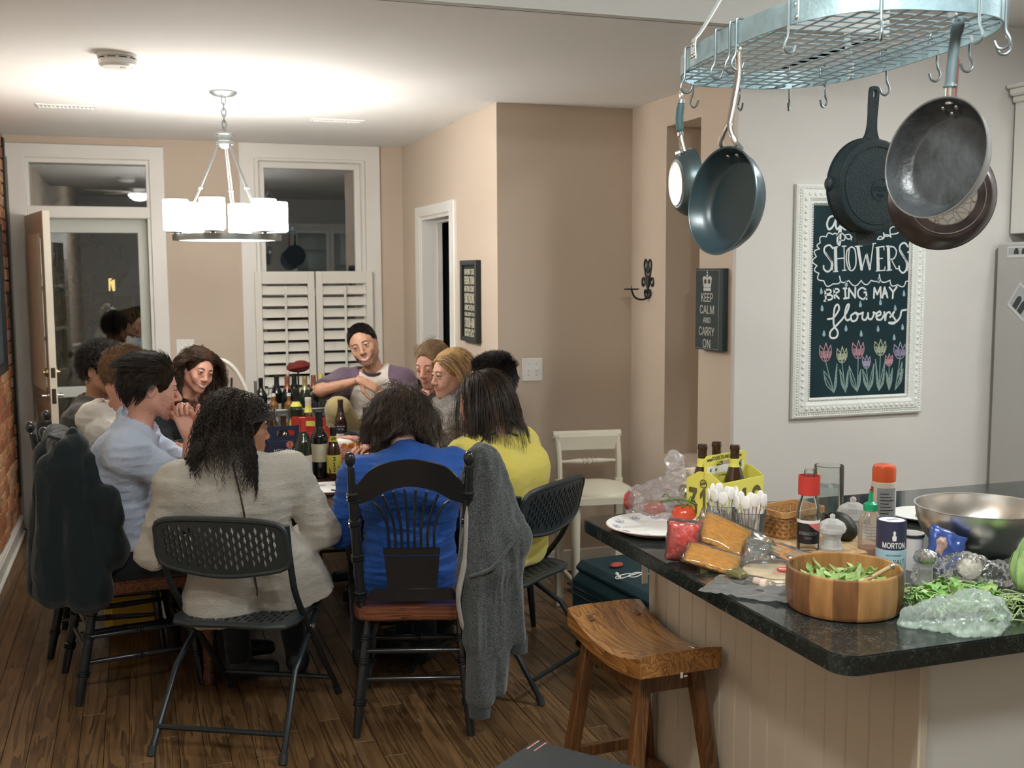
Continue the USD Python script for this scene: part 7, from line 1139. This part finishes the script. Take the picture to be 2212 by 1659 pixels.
for w, l in (((1.277, 2.29), 'empty steel hook on the near rim, leftmost'), ((1.276, 2.22), 'empty steel hook on the near rim just left of the forked-handle pan'), ((1.297, 1.992), 'empty steel hook on the near rim beside the strap bolts'), ((1.38, 1.83), 'empty steel hook at the near end, middle of the top edge'), ((1.66, 1.826), 'empty steel hook at the near end, second from the right'), ((1.72, 1.86), 'empty steel hook at the right end of the rack'), ((1.464, 2.66), 'empty steel hook on the far rim, first from the left'), ((1.59, 2.706), 'empty steel hook on the far rim, second from the left'), ((1.741, 2.70), 'empty steel hook on the far rim, third from the left'), ((1.786, 2.60), 'empty steel hook on the far rim, left of the cast iron skillet'), ((1.785, 2.178), 'empty steel hook on the far rim, right of the cast iron skillet')): hook(w, l)
# pans: opening towards n, handle up
ns = mat('nonstick', (.022, .042, .050), .32, .5, .1); nsg = mat('nonstick_worn', (.055, .062, .066), .38, .5, .2, var=.5, vscale=12, bump=.25, bscale=60); ano = mat('anodized', (.10, .15, .17), .35, .5, .7); stl = mat('pan_steel', (.58, .57, .54), .3, .5, 1, var=.25, vscale=20); castm = mat('cast_iron', (.012, .026, .031), .5, .45, .1, bump=.3, bscale=300)
def pan(label, c, n, up, R, Rb, H, mi, mo, name='frying_pan', base=None, rimm=None):
    n = unit(n); x = np.array(up, float); x = unit(x-n*(x@n)); y = np.cross(n, x); M = np.eye(4); M[:3, 0], M[:3, 1], M[:3, 2] = x, y, n; M[:3, 3] = c
    t = thing(name, label, 'pan'); put = lambda nm, m, ma, sm=40: part(t, nm, (lambda q: (q.apply_transform(M), q)[1])(m.copy()), ma, sm)
    w = .003; rt = (R+Rb)/2+.006; put('outside', lathe([(0, 0), (Rb, 0), (Rb+.008, .003), (rt, H*.45), (R-.001, H*.92), (R, H)], 64), mo); put('inside', lathe([(R, H), (R+.0015, H+.0012), (R-w, H), (rt-w, H*.45), (Rb+.005, .006), (Rb-.004, .004), (0, .004)], 64), mi); put('rim', tube([(R*math.cos(a), R*math.sin(a), H) for a in np.linspace(0, 2*PI, 72, endpoint=False)], .0017, 6, True), rimm or mo)
    if base: put('base_disc', lathe([(0, -.003), (base[0]-.003, -.003), (base[0], -.0005), (0, -.0004)], 56), base[1])
    return t, put
# small pan seen from outside
tA, put = pan('small grey frying pan with blue-grey grip at the left end of the rack, base outward', (1.300, 2.52, 1.872), (.985, -.16, .05), (-.02, 0, 1), .086, .058, .040, ns, ano, base=(.056, stl)); gt = mat('grip_teal', (.07, .15, .17), .55, .4)
put('handle', cat([tube(smoothpath([(.078, .012, .022), (.100, .008, .018), (.120, .004, .016)], 4), .0048, 8), tube(smoothpath([(.078, -.012, .022), (.100, -.008, .018), (.120, -.004, .016)], 4), .0048, 8), cbox((.123, 0, .016), (.016, .018, .012), .003)]), chrome); put('grip', tube(smoothpath([(.128, 0, .016), (.150, 0, .014), (.175, 0, .016), (.197, 0, .020)], 5), [.0095]+[.0125]*12+[.0125, .011, .010], 14, flat=.75), gt); put('end_cap', cat([tube([(.197, 0, .020), (.206, 0, .021)], .0115, 14, flat=.8), tube([(.218+.010*math.cos(a), .007*math.sin(a), .021) for a in np.linspace(0, 2*PI, 20, endpoint=False)], .0028, 6, True)]), chrome); put('handle_plate', cbox((.077, 0, .012), (.012, .045, .010), .003), chrome)
# forked steel handle pan
tB, put = pan('dark nonstick pan with long forked steel handle, opening to the left', (1.288, 2.195, 1.803), (-.97, -.14, .10), (.16, 0, 1), .119, .088, .048, ns, mat('pan_side', (.06, .10, .115), .3, .5, .4), rimm=ano)
hb_ = mat('handle_steel', (.62, .60, .58), .25, .5, 1); hp = smoothpath([(.165, 0, .050), (.22, 0, .044), (.28, 0, .040), (.325, 0, .046)], 6)
put('handle', cat([tube(hp, np.linspace(.0085, .0105, len(hp)), 10, flat=.6), tube(smoothpath([(.112, .030, .030), (.130, .024, .048), (.150, .012, .052), (.168, .003, .050)], 5), .0058, 8), tube(smoothpath([(.112, -.030, .030), (.130, -.024, .048), (.150, -.012, .052), (.168, -.003, .050)], 5), .0058, 8), tube([(.330+.009*math.cos(a), .006*math.sin(a), .047) for a in np.linspace(0, 2*PI, 20, endpoint=False)], .0035, 8, True)]), hb_)
for s in (-1, 1): put('rivet', xf(sphere((0, 0, 0), (.006, .006, .003), 2), (.101, s*.016, .030), (0, -60, 0)), hb_)
# cast iron skillet, base outward
tC, put = pan('black cast iron skillet with pour lips hanging base outward in front of the chalkboard', (1.803, 2.388, 1.868), (-.06, 1, .02), (.03, 0, 1), .122, .108, .046, castm, castm, name='cast_iron_skillet')
put('handle', uni([xf(ext(Polygon(smoothpath([(.110, -.030), (.135, -.016), (.17, -.012), (.215, -.0135), (.247, -.012), (.252, 0), (.247, .012), (.215, .0135), (.17, .012), (.135, .016), (.110, .030)], 6)).difference(Point(.228, 0).buffer(.0058).union(Point(.238, 0).buffer(.0058)).convex_hull), .011), (0, 0, .030))]), castm); put('helper_handle', xf(ext(Polygon(smoothpath([(-.112, -.034), (-.135, -.028), (-.150, -.020), (-.150, .020), (-.135, .028), (-.112, .034)], 5)), .010), (0, 0, .034)), castm)
for s in (-1, 1): put('pour_lip', xf(sphere((0, 0, 0), (.018, .012, .014), 3), (.0, s*.120, .038)), castm)
put('base_ring', cat([tube([(.098*math.cos(a), .098*math.sin(a), -.0002) for a in np.linspace(0, 2*PI, 60, endpoint=False)], .0016, 6, True)]), castm); em = ext(Point(0, 0).buffer(.029).difference(Point(0, 0).buffer(.0272)), .0012); tx = txt('CAST', .013, .042, .0012, True); tx2 = txt('IRON', .008, .022, .0012, True)
iron2 = mat('cast_relief', (.020, .040, .046), .45, .45, .1); Mz = np.diag([1, 1, -1, 1.]); turn = trimesh.transformations.rotation_matrix(-PI/2, [0, 0, 1])
for m in (em, xf(tx, (0, -.004, 0)), xf(tx2, (0, -.018, 0))):
    m = m.copy(); m.apply_transform(np.diag([-1, 1, 1, 1.])); m.apply_transform(turn); m.apply_transform(trimesh.transformations.translation_matrix((-.01, .012, -.0012))); put('emblem', m, iron2, False)
# grey handled pan
tD, put = pan('worn dark frying pan with a thick grey handle, nearest at the right', (1.592, 1.875, 1.872), (-.97, -.20, .14), (.28, 0, 1), .122, .090, .050, nsg, mat('pan_outer_grey', (.30, .33, .34), .35, .5, .6), rimm=mat('rim_bright', (.5, .52, .52), .3, .5, .9))
gh = mat('handle_slate', (.095, .14, .16), .45, .45); put('handle', tube(smoothpath([(.142, 0, .040), (.160, 0, .042), (.20, 0, .046), (.245, 0, .048), (.272, 0, .046)], 6), [.013, .0155, .0145, .0125, .0115]+[.0115]*8+[.0125]*6+[.0145]*5+[.010], 14, flat=.62), gh); put('ferrule', tube([(.112, 0, .032), (.145, 0, .041)], .0105, 12, flat=.6), chrome); put('handle_eye', tube([(.270+.009*math.cos(a), .008*math.sin(a), .046) for a in np.linspace(0, 2*PI, 20, endpoint=False)], .004, 8, True), gh)
for s, z in ((-1, .030), (1, .030), (0, .020)): put('rivet', xf(sphere((0, 0, 0), (.005, .005, .0025), 2), (.104-(.01 if s == 0 else 0), s*.016, z), (0, -50, 0)), chrome)
# brown handled pan, scratched base outward
scr = usdkit.material(stage, LK+'scratched_base', {'tc': ('texture_coordinate', {}), 'v': ('voronoi_texture', {'scale': 55.0, 'feature': 'distance_to_edge'}), 'n': ('noise_texture', {'scale': 26.0, 'detail': 3.0}), 'r': ('rgb_ramp', {'ramp': [(.0, (.16, .09, .05)), (.05, (.55, .53, .50)), (1, (.72, .70, .66))]}), 'p': ('principled_bsdf', {'metallic': .8, 'roughness': .33})}, [('tc.object', 'v.vector'), ('v.distance', 'r.fac'), ('r.color', 'p.base_color')], surface='p.BSDF')
tE, put = pan('old frying pan with a brown tube handle, shiny scratched base outward', (1.757, 2.075, 1.820), (.42, .90, .05), (.05, 0, 1), .122, .092, .046, ns, mat('pan_burnt', (.060, .045, .042), .35, .5, .3, var=.6, vscale=16), base=(.066, scr))
bh = mat('handle_brown', (.26, .11, .08), .5, .35, bump=.2, bscale=120); put('handle', cat([tube(smoothpath([(.14, 0, .040), (.20, 0, .044), (.305, 0, .048)], 5), [.010]+[.0125]*9+[.0135], 14)]), bh); put('ferrule', tube([(.112, 0, .030), (.145, 0, .041)], .008, 10), black); put('handle_eye', tube([(.309+.007*math.cos(a), .007*math.sin(a), .048) for a in np.linspace(0, 2*PI, 20, endpoint=False)], .0035, 8, True), bh); put('base_ring', tube([(.085*math.cos(a), .085*math.sin(a), -.0004) for a in np.linspace(0, 2*PI, 60, endpoint=False)], .0014, 6, True), stl)
# ================================================================ on the walls
# chalkboard
X0, X1, Z0, Z1 = 3.008, 3.556, 1.060, 1.962; yf = YD-.001
cbm = mat('chalkboard_slate', (.010, .030, .036), .75, .2, var=.35, vscale=3); fw = mat('frame_white', (.74, .76, .72), .45, .4, bump=.25, bscale=90); ck_ = thing('chalkboard', 'framed chalkboard with spring verse and tulips drawn in chalk on the kitchen wall', 'chalkboard')
part(ck_, 'board', box((X0-.01, yf-.012, Z0-.01), (X1+.01, yf-.006, Z1+.01), 0), cbm, False)
pr = [(0, 0), (0, .020), (.010, .026), (.020, .022), (.030, .030), (.062, .034), (.078, .022), (.086, .024), (.094, .014), (.100, .008)]     # across the frame: outer edge to sight edge
def molding(a, b, inn):
    a, b, inn = np.array(a, float), np.array(b, float), np.array(inn, float); d = unit(b-a); P = []
    for w, h in pr: P.append([a+inn*w+d*w-[0, h, 0], b+inn*w-d*w-[0, h, 0]])
    return grid_mesh(np.array(P))
FO = .100; c4 = [(X0-FO, yf, Z0-FO), (X1+FO-.012, yf, Z0-FO), (X1+FO-.012, yf, Z1+FO-.008), (X0-FO, yf, Z1+FO-.008)]
for k, inn in enumerate(((0, 0, 1), (-1, 0, 0), (0, 0, -1), (1, 0, 0))):
    m = molding(c4[k], c4[(k+1) % 4], inn); part(ck_, 'frame_molding', m, fw, 30)
bd = []
for k, inn in enumerate(((0, 0, 1), (-1, 0, 0), (0, 0, -1), (1, 0, 0))):
    a, b = np.array(c4[k]), np.array(c4[(k+1) % 4]); L = np.linalg.norm(b-a); d = (b-a)/L
    for w, h, st_, r in ((.020, .024, .013, .0052), (.086, .026, .011, .0042)):
        for s in np.arange(w+.006, L-w, st_): bd.append(sphere(a+d*s+np.array(inn)*w-[0, h, 0], r, 1))
    for s in np.arange(.07, L-.05, .030): bd.append(sphere(a+d*s+np.array(inn)*.046-[0, .032, 0], (.009, .005, .009), 1))
part(ck_, 'bead_row', cat(bd), fw, True, kind='stuff')
def cb(p):
    x, y = np.asarray(p, float).T; u = (x-(385-42*(y-190)/1273))/(637-12*(y-190)/1273); return np.stack([X0+(X1-X0)*u, Z1-(Z1-Z0)*(y-190)/1273], 1)
def chalk(name_, strokes, w, m, smooth=True, fill=None):
    g = [LineString(cb(smoothpath(s, 5) if smooth and len(s) > 2 else s)).buffer(w/2, quad_segs=3) for s in strokes]
    if fill: g += [Polygon(cb(f)) for f in fill]
    part(ck_, name_, xf(ext(unary_union(g), .0006), (0, yf-.0122, 0), (90, 0, 0)), m, False)
cw = mat('chalk_white', (.66, .70, .70), .95, .1, var=.25, vscale=300); cpk = mat('chalk_pink', (.50, .28, .32), .95, .1, var=.4, vscale=220); cgr = mat('chalk_green', (.24, .34, .32), .95, .1, var=.45, vscale=220); cyl = mat('chalk_yellow', (.46, .50, .36), .95, .1, var=.4, vscale=220); clv = mat('chalk_lilac', (.36, .32, .46), .95, .1, var=.4, vscale=220); cbl = mat('chalk_blue', (.30, .44, .50), .95, .1, var=.3, vscale=220)
# April
chalk('lettering', [[(505, 262), (480, 275), (465, 315), (475, 350), (500, 335), (520, 290), (525, 255)], [(525, 255), (520, 320), (530, 350), (548, 330)], [(560, 290), (552, 360), (545, 450), (530, 430), (540, 370), (575, 300), (600, 290), (605, 330), (580, 350), (562, 335)], [(625, 290), (630, 345), (632, 300), (655, 285), (672, 300)], [(690, 300), (692, 345), (705, 340)], [(760, 230), (735, 330), (745, 350), (765, 335)]], .010, cw); chalk('lettering', [[(690, 272), (692, 276)]], .010, cw, False)
# clouds
def scallop(pts, bulge=.5):
    out = []
    for a, b in zip(pts, pts[1:]):
        a, b = np.array(a, float), np.array(b, float); d = b-a; n = np.array([-d[1], d[0]])*bulge; out += [a+d*t+n*math.sin(PI*t) for t in np.linspace(0, 1, 7)[:-1]]
    return out+[pts[-1]]
chalk('cloud_outline', [scallop([(620, 420), (575, 390), (530, 395), (500, 385), (460, 400), (420, 440), (415, 480), (395, 530), (398, 590), (410, 640), (440, 690), (500, 710), (540, 660), (600, 690), (680, 690), (745, 690), (800, 650), (870, 690), (920, 720), (975, 700), (995, 640), (1000, 580), (990, 500), (1000, 450), (985, 400), (1000, 340), (940, 330), (880, 400), (830, 410), (790, 415)], .45), scallop([(790, 415), (830, 370), (880, 380), (930, 310), (960, 290), (950, 260), (975, 245)], .4), scallop([(545, 420), (580, 395), (625, 400)], .4)], .0055, cw, False)
# SHOWERS
S1 = lambda dx, y0, y1: [(60+dx, y0+.12*(y1-y0)), (40+dx, y0), (12+dx, y0+.06*(y1-y0)), (5+dx, y0+.24*(y1-y0)), (28+dx, y0+.45*(y1-y0)), (50+dx, y0+.65*(y1-y0)), (46+dx, y0+.90*(y1-y0)), (24+dx, y1), (2+dx, y1-.10*(y1-y0)), (0+dx, y1-.22*(y1-y0))]
q = S1(440, 455, 630); chalk('lettering', [q], .0085, cw); chalk('lettering', [[(x+8, y+5) for x, y in q[3:7]]], .006, cw)
chalk('lettering', [[(505, 470), (530, 466)], [(503, 630), (530, 628)], [(560, 462), (585, 460)], [(560, 622), (585, 620)], [(510, 470), (512, 630)], [(523, 468), (525, 628)], [(517, 470), (519, 630)], [(572, 462), (574, 620)], [(524, 545), (572, 540)]], .0055, cw, False)
chalk('lettering', [[(620, 465), (592, 490), (586, 550), (600, 610), (625, 622), (645, 590), (648, 530), (640, 480), (620, 465)], [(605, 480), (600, 550), (610, 608)]], .0065, cw)
chalk('lettering', [[(645, 462), (690, 458)], [(655, 462), (680, 620)], [(668, 460), (690, 616)], [(662, 462), (685, 618)], [(685, 620), (712, 520)], [(712, 520), (735, 618)], [(720, 512), (742, 612)], [(738, 618), (762, 450)], [(735, 445), (778, 442)]], .0055, cw, False)
chalk('lettering', [[(785, 470), (786, 625)], [(798, 468), (799, 625)], [(791, 470), (792, 625)], [(780, 470), (832, 462), (833, 485)], [(798, 545), (822, 542)], [(780, 626), (836, 622), (838, 600)]], .0055, cw, False)
chalk('lettering', [[(855, 460), (858, 622)], [(868, 460), (871, 622)], [(861, 460), (865, 622)], [(848, 460), (870, 458)], [(850, 624), (882, 620)], [(885, 560), (912, 612), (925, 612)]], .0055, cw, False); chalk('lettering', [[(868, 462), (900, 468), (915, 500), (900, 540), (870, 552)]], .0065, cw)
q = S1(932, 438, 640); chalk('lettering', [q], .0085, cw); chalk('lettering', [[(x+8, y+5) for x, y in q[3:7]]], .006, cw)
# BRING MAY
chalk('lettering', [[(448, 750), (452, 818)], [(442, 822), (458, 820)], [(505, 745), (508, 805)], [(508, 776), (535, 808)], [(575, 742), (578, 808)], [(566, 742), (584, 741)], [(568, 809), (588, 807)], [(598, 806), (600, 742), (640, 804), (642, 738)], [(700, 770), (712, 770), (714, 815)], [(762, 808), (766, 740), (785, 785), (806, 736), (808, 805)], [(818, 808), (834, 738), (852, 806)], [(825, 780), (848, 778)], [(866, 738), (890, 770), (915, 735)], [(890, 770), (886, 812)]], .0095, cw, False)
chalk('lettering', [[(448, 750), (480, 750), (482, 770), (452, 782)], [(452, 782), (490, 788), (488, 812), (454, 820)], [(505, 745), (530, 746), (534, 762), (508, 776)], [(708, 750), (685, 738), (660, 760), (662, 795), (690, 815), (712, 800)]], .0085, cw)
# flowers
chalk('lettering', [[(462, 945), (500, 935), (535, 880), (525, 848), (505, 880), (500, 980), (525, 1030), (515, 1068), (480, 1068), (478, 1030), (520, 985), (560, 940), (590, 890), (600, 850), (585, 860), (572, 920), (585, 955), (610, 945)], [(640, 905), (612, 925), (618, 960), (645, 955), (655, 925), (640, 905), (665, 915), (690, 905)], [(690, 905), (685, 945), (705, 955), (722, 925), (722, 910), (725, 945), (745, 950), (760, 920), (758, 905), (775, 915)], [(775, 935), (805, 920), (800, 900), (780, 915), (780, 950), (808, 955), (830, 920)], [(830, 905), (835, 960), (842, 920), (862, 905), (868, 915)], [(868, 940), (895, 905), (885, 930), (905, 965), (890, 985), (860, 978), (905, 975), (935, 940), (945, 900), (975, 892)]], .0095, cw)
# rain
def drop(x, y, s=1.0): return [(x, y-24*s), (x+9*s, y+2*s), (x+8*s, y+14*s), (x, y+20*s), (x-8*s, y+14*s), (x-8*s, y+2*s)]
for x, y in ((423, 758), (583, 712), (795, 690), (962, 780), (427, 872), (673, 850), (805, 838), (902, 880), (437, 1040), (578, 1010), (676, 1048), (787, 1018), (950, 1010), (893, 1080)): chalk('raindrop', [], .003, cbl, fill=[smoothpath(drop(x, y), 4, True)])
# tulips
def tulip(x, y, w, h, m, st_, lv):
    o = smoothpath([(x-w*.9, y-h*.75), (x-w, y+h*.1), (x-w*.55, y+h*.8), (x, y+h), (x+w*.55, y+h*.8), (x+w, y+h*.1), (x+w*.9, y-h*.75)], 5); z = [(x+w*.9, y-h*.75), (x+w*.45, y-h*.15), (x+w*.1, y-h), (x-w*.25, y-h*.2), (x-w*.9, y-h*.75)]; chalk('tulip_bloom', [list(o)+z, smoothpath([(x+w*.1, y-h), (x-w*.3, y+h*.1), (x-w*.1, y+h*.9)], 5), smoothpath([(x+w*.45, y-h*.15), (x+w*.3, y+h*.4), (x, y+h)], 5)]+[[(x-w*.8+w*.2*k, y-h*.1), (x-w*.6+w*.17*k, y+h*.6)] for k in range(9)], .0038, m, False)
    chalk('tulip_leaf', [smoothpath([(x, y+h), (x+(st_-x)*.5, (y+h+1440)/2), (st_, 1440)], 5)]+[l for a, b in lv for l in (smoothpath([(st_, 1440), (a-14*np.sign(a-st_), 1380), (a, b)], 5), smoothpath([(st_, 1440), (st_+(a-st_)*.35, 1350), (a, b)], 5), smoothpath([(st_, 1440), (a*.55+st_*.45, 1370), (a, b+20)], 5), smoothpath([(st_, 1440), (a*.72+st_*.28, 1385), (a-3*np.sign(a-st_), b+30)], 5))], .0045, cgr, False)
tulip(445, 1165, 38, 62, cpk, 495, ((432, 1290), (518, 1245))); tulip(550, 1185, 33, 55, cyl, 570, ((535, 1285), (590, 1290))); tulip(655, 1155, 38, 62, cpk, 645, ((595, 1265), (672, 1290))); tulip(708, 1240, 26, 46, clv, 720, ((682, 1290), (758, 1255))); tulip(800, 1145, 38, 55, cyl, 788, ((768, 1225), (830, 1240))); tulip(857, 1232, 25, 42, cpk, 855, ((836, 1310), (880, 1290))); tulip(930, 1170, 40, 58, clv, 895, ((945, 1250), (950, 1300)))
# keep calm canvas
kc = thing('keep_calm_sign', 'dark grey canvas sign with crown reading KEEP CALM AND CARRY ON', 'sign'); kx = XC-.048; part(kc, 'canvas', box((kx, 4.520, 1.283), (XC-.001, 4.752, 1.668), .002), mat('canvas_slate', (.045, .060, .062), .7, .3, bump=.2, bscale=500)); kw = mat('print_bone', (.56, .57, .54), .8)
def onx(m, y, z, x=kx): return xf(m, (x-.0002, y, z), (90, 0, -90))                          # a flat print on a surface facing -x
for s, h, w, z in (('KEEP', .040, .110, 1.512), ('CALM', .040, .135, 1.455), ('AND', .026, .070, 1.412), ('CARRY', .040, .148, 1.352), ('ON', .040, .072, 1.294)): part(kc, 'lettering', onx(txt(s, h, w, .0006), 4.636, z), kw, False)
cr = unary_union([sbox(-.034, 0, .034, .016), Polygon([(-.034, .018), (.034, .018), (.044, .062), (.030, .072), (.0, .062), (-.030, .072), (-.044, .062)]).difference(unary_union([Point(-.018, .045).buffer(.012), Point(.018, .045).buffer(.012)])), Point(0, .072).buffer(.008), sbox(-.002, .078, .002, .098), sbox(-.008, .086, .008, .090)]+[Point(x, .022).buffer(.0045) for x in (-.02, 0, .02)]); part(kc, 'crown', onx(ext(cr, .0006), 4.636, 1.562), kw, False)
part(kc, 'edge_line', [onx(ext(sbox(-.112, -.001, .112, .001), .0005), 4.636, 1.660), onx(ext(sbox(-.112, -.001, .112, .001), .0005), 4.636, 1.290), onx(ext(sbox(-.113, 0, -.111, .37), .0005), 4.636, 1.290), onx(ext(sbox(.111, 0, .113, .37), .0005), 4.636, 1.290)], mat('print_faint', (.30, .32, .32), .8), False)
# framed word print on the dining wall
wp = thing('word_print', 'black framed print of stacked station names on the dining wall', 'picture'); px_ = XA-.034; ya, yb_ = 5.868, 6.182
part(wp, 'frame', [box((px_, ya, 1.262), (XA-.001, ya+.028, 1.725), .003), box((px_, yb_-.028, 1.262), (XA-.001, yb_, 1.725), .003), box((px_, ya, 1.262), (XA-.001, yb_, 1.290), .003), box((px_, ya, 1.697), (XA-.001, yb_, 1.725), .003)], black); part(wp, 'print', box((XA-.016, ya+.02, 1.28), (XA-.010, yb_-.02, 1.71), 0), mat('print_black', (.022, .028, .024), .6), False); pk = mat('print_ivory', (.62, .60, .46), .7); z = 1.675
for s, h in (('DUPONT CIRCLE', .030), ('FEDERAL TRIANGLE', .042), ('METRO CENTER', .030), ('SMITHSONIAN', .052), ('ARCHIVES', .030), ('GALLERY PLACE', .020), ('STADIUM-ARMORY', .052), ('PENTAGON', .064)): z -= h+.0125; part(wp, 'lettering', onx(txt(s, h, .235, .0008, True), (ya+yb_)/2, z+.012, XA-.0162), pk, False)
# wrought iron sconce
sn = thing('wall_sconce', 'black wrought iron scroll candle sconce on the alcove wall', 'sconce', loc=(XC-.004, 5.366, 1.60), rz=-90); ir = lambda P, r=.0052: tube(smoothpath(P, 6), r, 8)
def spiral(c, r0, a0, turns, s=1, n=20): a = np.linspace(0, turns*2*PI, n); r = r0*(1-.72*a/a[-1]); return [(c[0]+s*rr*math.cos(a0+t), 0, c[1]+rr*math.sin(a0+t)) for rr, t in zip(r, a)]
for s in (-1, 1):
    part(sn, 'scroll', ir([(0, 0, -.06), (s*.012, 0, -.01), (s*.035, 0, .06), (s*.042, 0, .095), (s*.028, 0, .118), (s*.010, 0, .105), (s*.010, 0, .075), (s*.020, 0, .062)]), black); part(sn, 'scroll', ir([(s*.006, 0, -.03), (s*.03, 0, .0), (s*.05, 0, .022), (s*.066, 0, .012), (s*.066, 0, -.014), (s*.052, 0, -.022), (s*.046, 0, -.008)]), black); part(sn, 'scroll', ir([(0, 0, -.085), (s*.022, 0, -.082), (s*.036, 0, -.062), (s*.030, 0, -.044), (s*.016, 0, -.046), (s*.016, 0, -.060)]), black)
part(sn, 'scroll', ir([(-.014, 0, .062), (0, 0, .048), (.014, 0, .062), (.010, 0, .080)]), black); part(sn, 'stem', ir([(0, 0, -.09), (0, 0, -.03), (0, 0, .04)]), black); part(sn, 'arm', ir([(0, 0, -.085), (0, -.035, -.094), (0, -.075, -.080), (0, -.095, -.042)]), black); part(sn, 'candle_dish', lathe([(0, -.041), (.038, -.041), (.042, -.034), (.040, -.034), (.036, -.038), (0, -.038)], 28, (0, -.095, 0)), black); part(sn, 'candle_spike', lathe([(0, -.038), (.004, -.038), (0, -.012)], 10, (0, -.095, 0)), black)
# switch plates
def switch(label, loc, rz, w, n):
    t = thing('switch_plate', label, 'light switch', loc=loc, rz=rz); part(t, 'plate', box((-w/2, -.006, -.062), (w/2, 0, .062), .003), white2)
    for i in range(n):
        x = (i-(n-1)/2)*.046; part(t, 'toggle', xf(box((-.005, -.012, -.010), (.005, 0, .010), .002), (x, -.004, 0), (18, 0, 0)), white2)
        for z in (-.03, .03): part(t, 'screw', lathe([(0, 0), (.0032, 0), (.003, .0012), (0, .0014)], 10, (x, -.006, z), (90, 0, 0)), chrome)
switch('white double switch plate on the taupe alcove wall', (2.021, YB-.0005, 1.131), 0, .116, 2); switch('white double switch plate on the far wall above the smiling long-haired woman', (.312, YF-.0005, 1.155), 0, .116, 2)
# dark frame on the brick wall
bf = thing('dark_picture', 'dark framed picture on the brick wall at the left edge', 'picture'); part(bf, 'frame', [box((XL-.004, 6.0, 1.10), (XL+.030, 6.05, 1.95), .004), box((XL-.004, 6.97, 1.10), (XL+.030, 7.02, 1.95), .004), box((XL-.004, 6.0, 1.10), (XL+.030, 7.02, 1.15), .004), box((XL-.004, 6.0, 1.90), (XL+.030, 7.02, 1.95), .004)], black); part(bf, 'print', box((XL-.003, 6.04, 1.14), (XL+.012, 6.98, 1.91), 0), mat('print_dusk', (.06, .09, .10), .4), False)
# fridge with photographs
fx, fg = 4.06, mat('fridge_grey', (.50, .50, .48), .5, .4); fr = thing('fridge', 'grey fridge with photographs stuck to its side at the right edge', 'fridge'); part(fr, 'body', box((fx, 3.72, .02), (4.735, 4.43, 1.79), .012), fg); part(fr, 'door', box((fx, 3.65, .62), (4.735, 3.715, 1.79), .012), fg); part(fr, 'drawer', box((fx, 3.65, .05), (4.735, 3.715, .61), .012), fg); part(fr, 'handle', tube([(4.12, 3.60, .75), (4.12, 3.60, 1.55)], .012, 10), chrome); part(fr, 'plinth', box((fx+.02, 3.70, 0), (4.72, 4.40, .03), .003), black)
def photo(label, y, z, w, h, rot, seed):
    t = thing('photograph', label, 'photograph', 'photographs on the fridge', loc=(fx-.0012, y, z), rot=(rot, 0, 0)); part(t, 'paper', box((-.0008, -w/2, -h/2), (.0008, w/2, h/2), 0), mat('photo_paper', (.72, .74, .75), .3), False); g = np.random.RandomState(seed)
    part(t, 'image', [box((-.0013, -w/2+.008, -h/2+.014), (-.0009, w/2-.008, h/2-.008), 0)], mat('photo_grey', (.48, .50, .52), .3), False); part(t, 'figure', [onx0(unary_union([Point(a, .004).buffer(.014).union(sbox(a-.016, -h/2+.016, a+.016, .0)) for a in (-w*.15, w*.14)]))], mat('photo_dark', (.04, .045, .055), .3), False)
def onx0(poly): return xf(ext(poly, .0004), (-.0014, 0, 0), (90, 0, -90))
photo('black and white photo strip near the top of the fridge side', 4.27, 1.742, .17, .055, 0, 1); photo('tilted square photo of two people in the middle of the fridge side', 4.25, 1.50, .135, .135, 36, 2)
# white flowers on a console at the left, close to the camera
cn = thing('console_table', 'narrow white console table just outside the left edge carrying the flowers', 'table', loc=(-.50, 1.62, 0)); part(cn, 'top', box((-.22, -.28, .80), (.22, .28, .83), .005), white)
for sx in (-1, 1):
    for sy in (-1, 1): part(cn, 'leg', box((sx*.19-.018, sy*.25-.018, 0), (sx*.19+.018, sy*.25+.018, .80), .003), white)
fv = thing('flower_vase', 'white vase under the white flowers at the left edge', 'vase', loc=(-.40, 1.62, .8305)); part(fv, 'vase', lathe([(0, 0), (.045, 0), (.06, .05), (.062, .11), (.04, .17), (.042, .19), (.037, .19), (.035, .17), (.055, .11), (.05, .02), (0, .012)], 36), white2)
fl_ = thing('white_flowers', 'blurred white ruffled flowers at the left edge, closest to the camera', 'flowers', loc=(-.262, 1.58, 1.225)); pet = mat('petal_white', (.80, .79, .70), .55, .3, sss=.1)
for k in range(5):
    c = np.array([(0, 0, .0), (-.06, .03, .05), (-.05, -.04, -.05), (.025, .03, -.045), (-.10, 0, .0)][k]); part(fl_, 'flower_head', sphere(c, .035, 3), pet)
    for j in range(14):
        d = rs.randn(3); d /= np.linalg.norm(d); u, v, w = frame_of(d); g = np.linspace(-1, 1, 9); U, V = np.meshgrid(g, g, indexing='ij'); rr = .031; P = c+d*.020+rr*(U[..., None]*u+V[..., None]*v)+d*(.020-.020*(U**2+V**2)+.006*np.sin(4*U+j)*np.cos(4*V))[..., None]; part(fl_, 'petal', thick(grid_mesh(P), .0012), pet, 60)
part(fl_, 'stem', [tube(smoothpath([(-.02-.02*k, 0, -.03), (-.09, .03, -.12), (-.138, .04, -.205), (-.138, .04, -.30)], 5), .004, 6) for k in range(3)], stg)
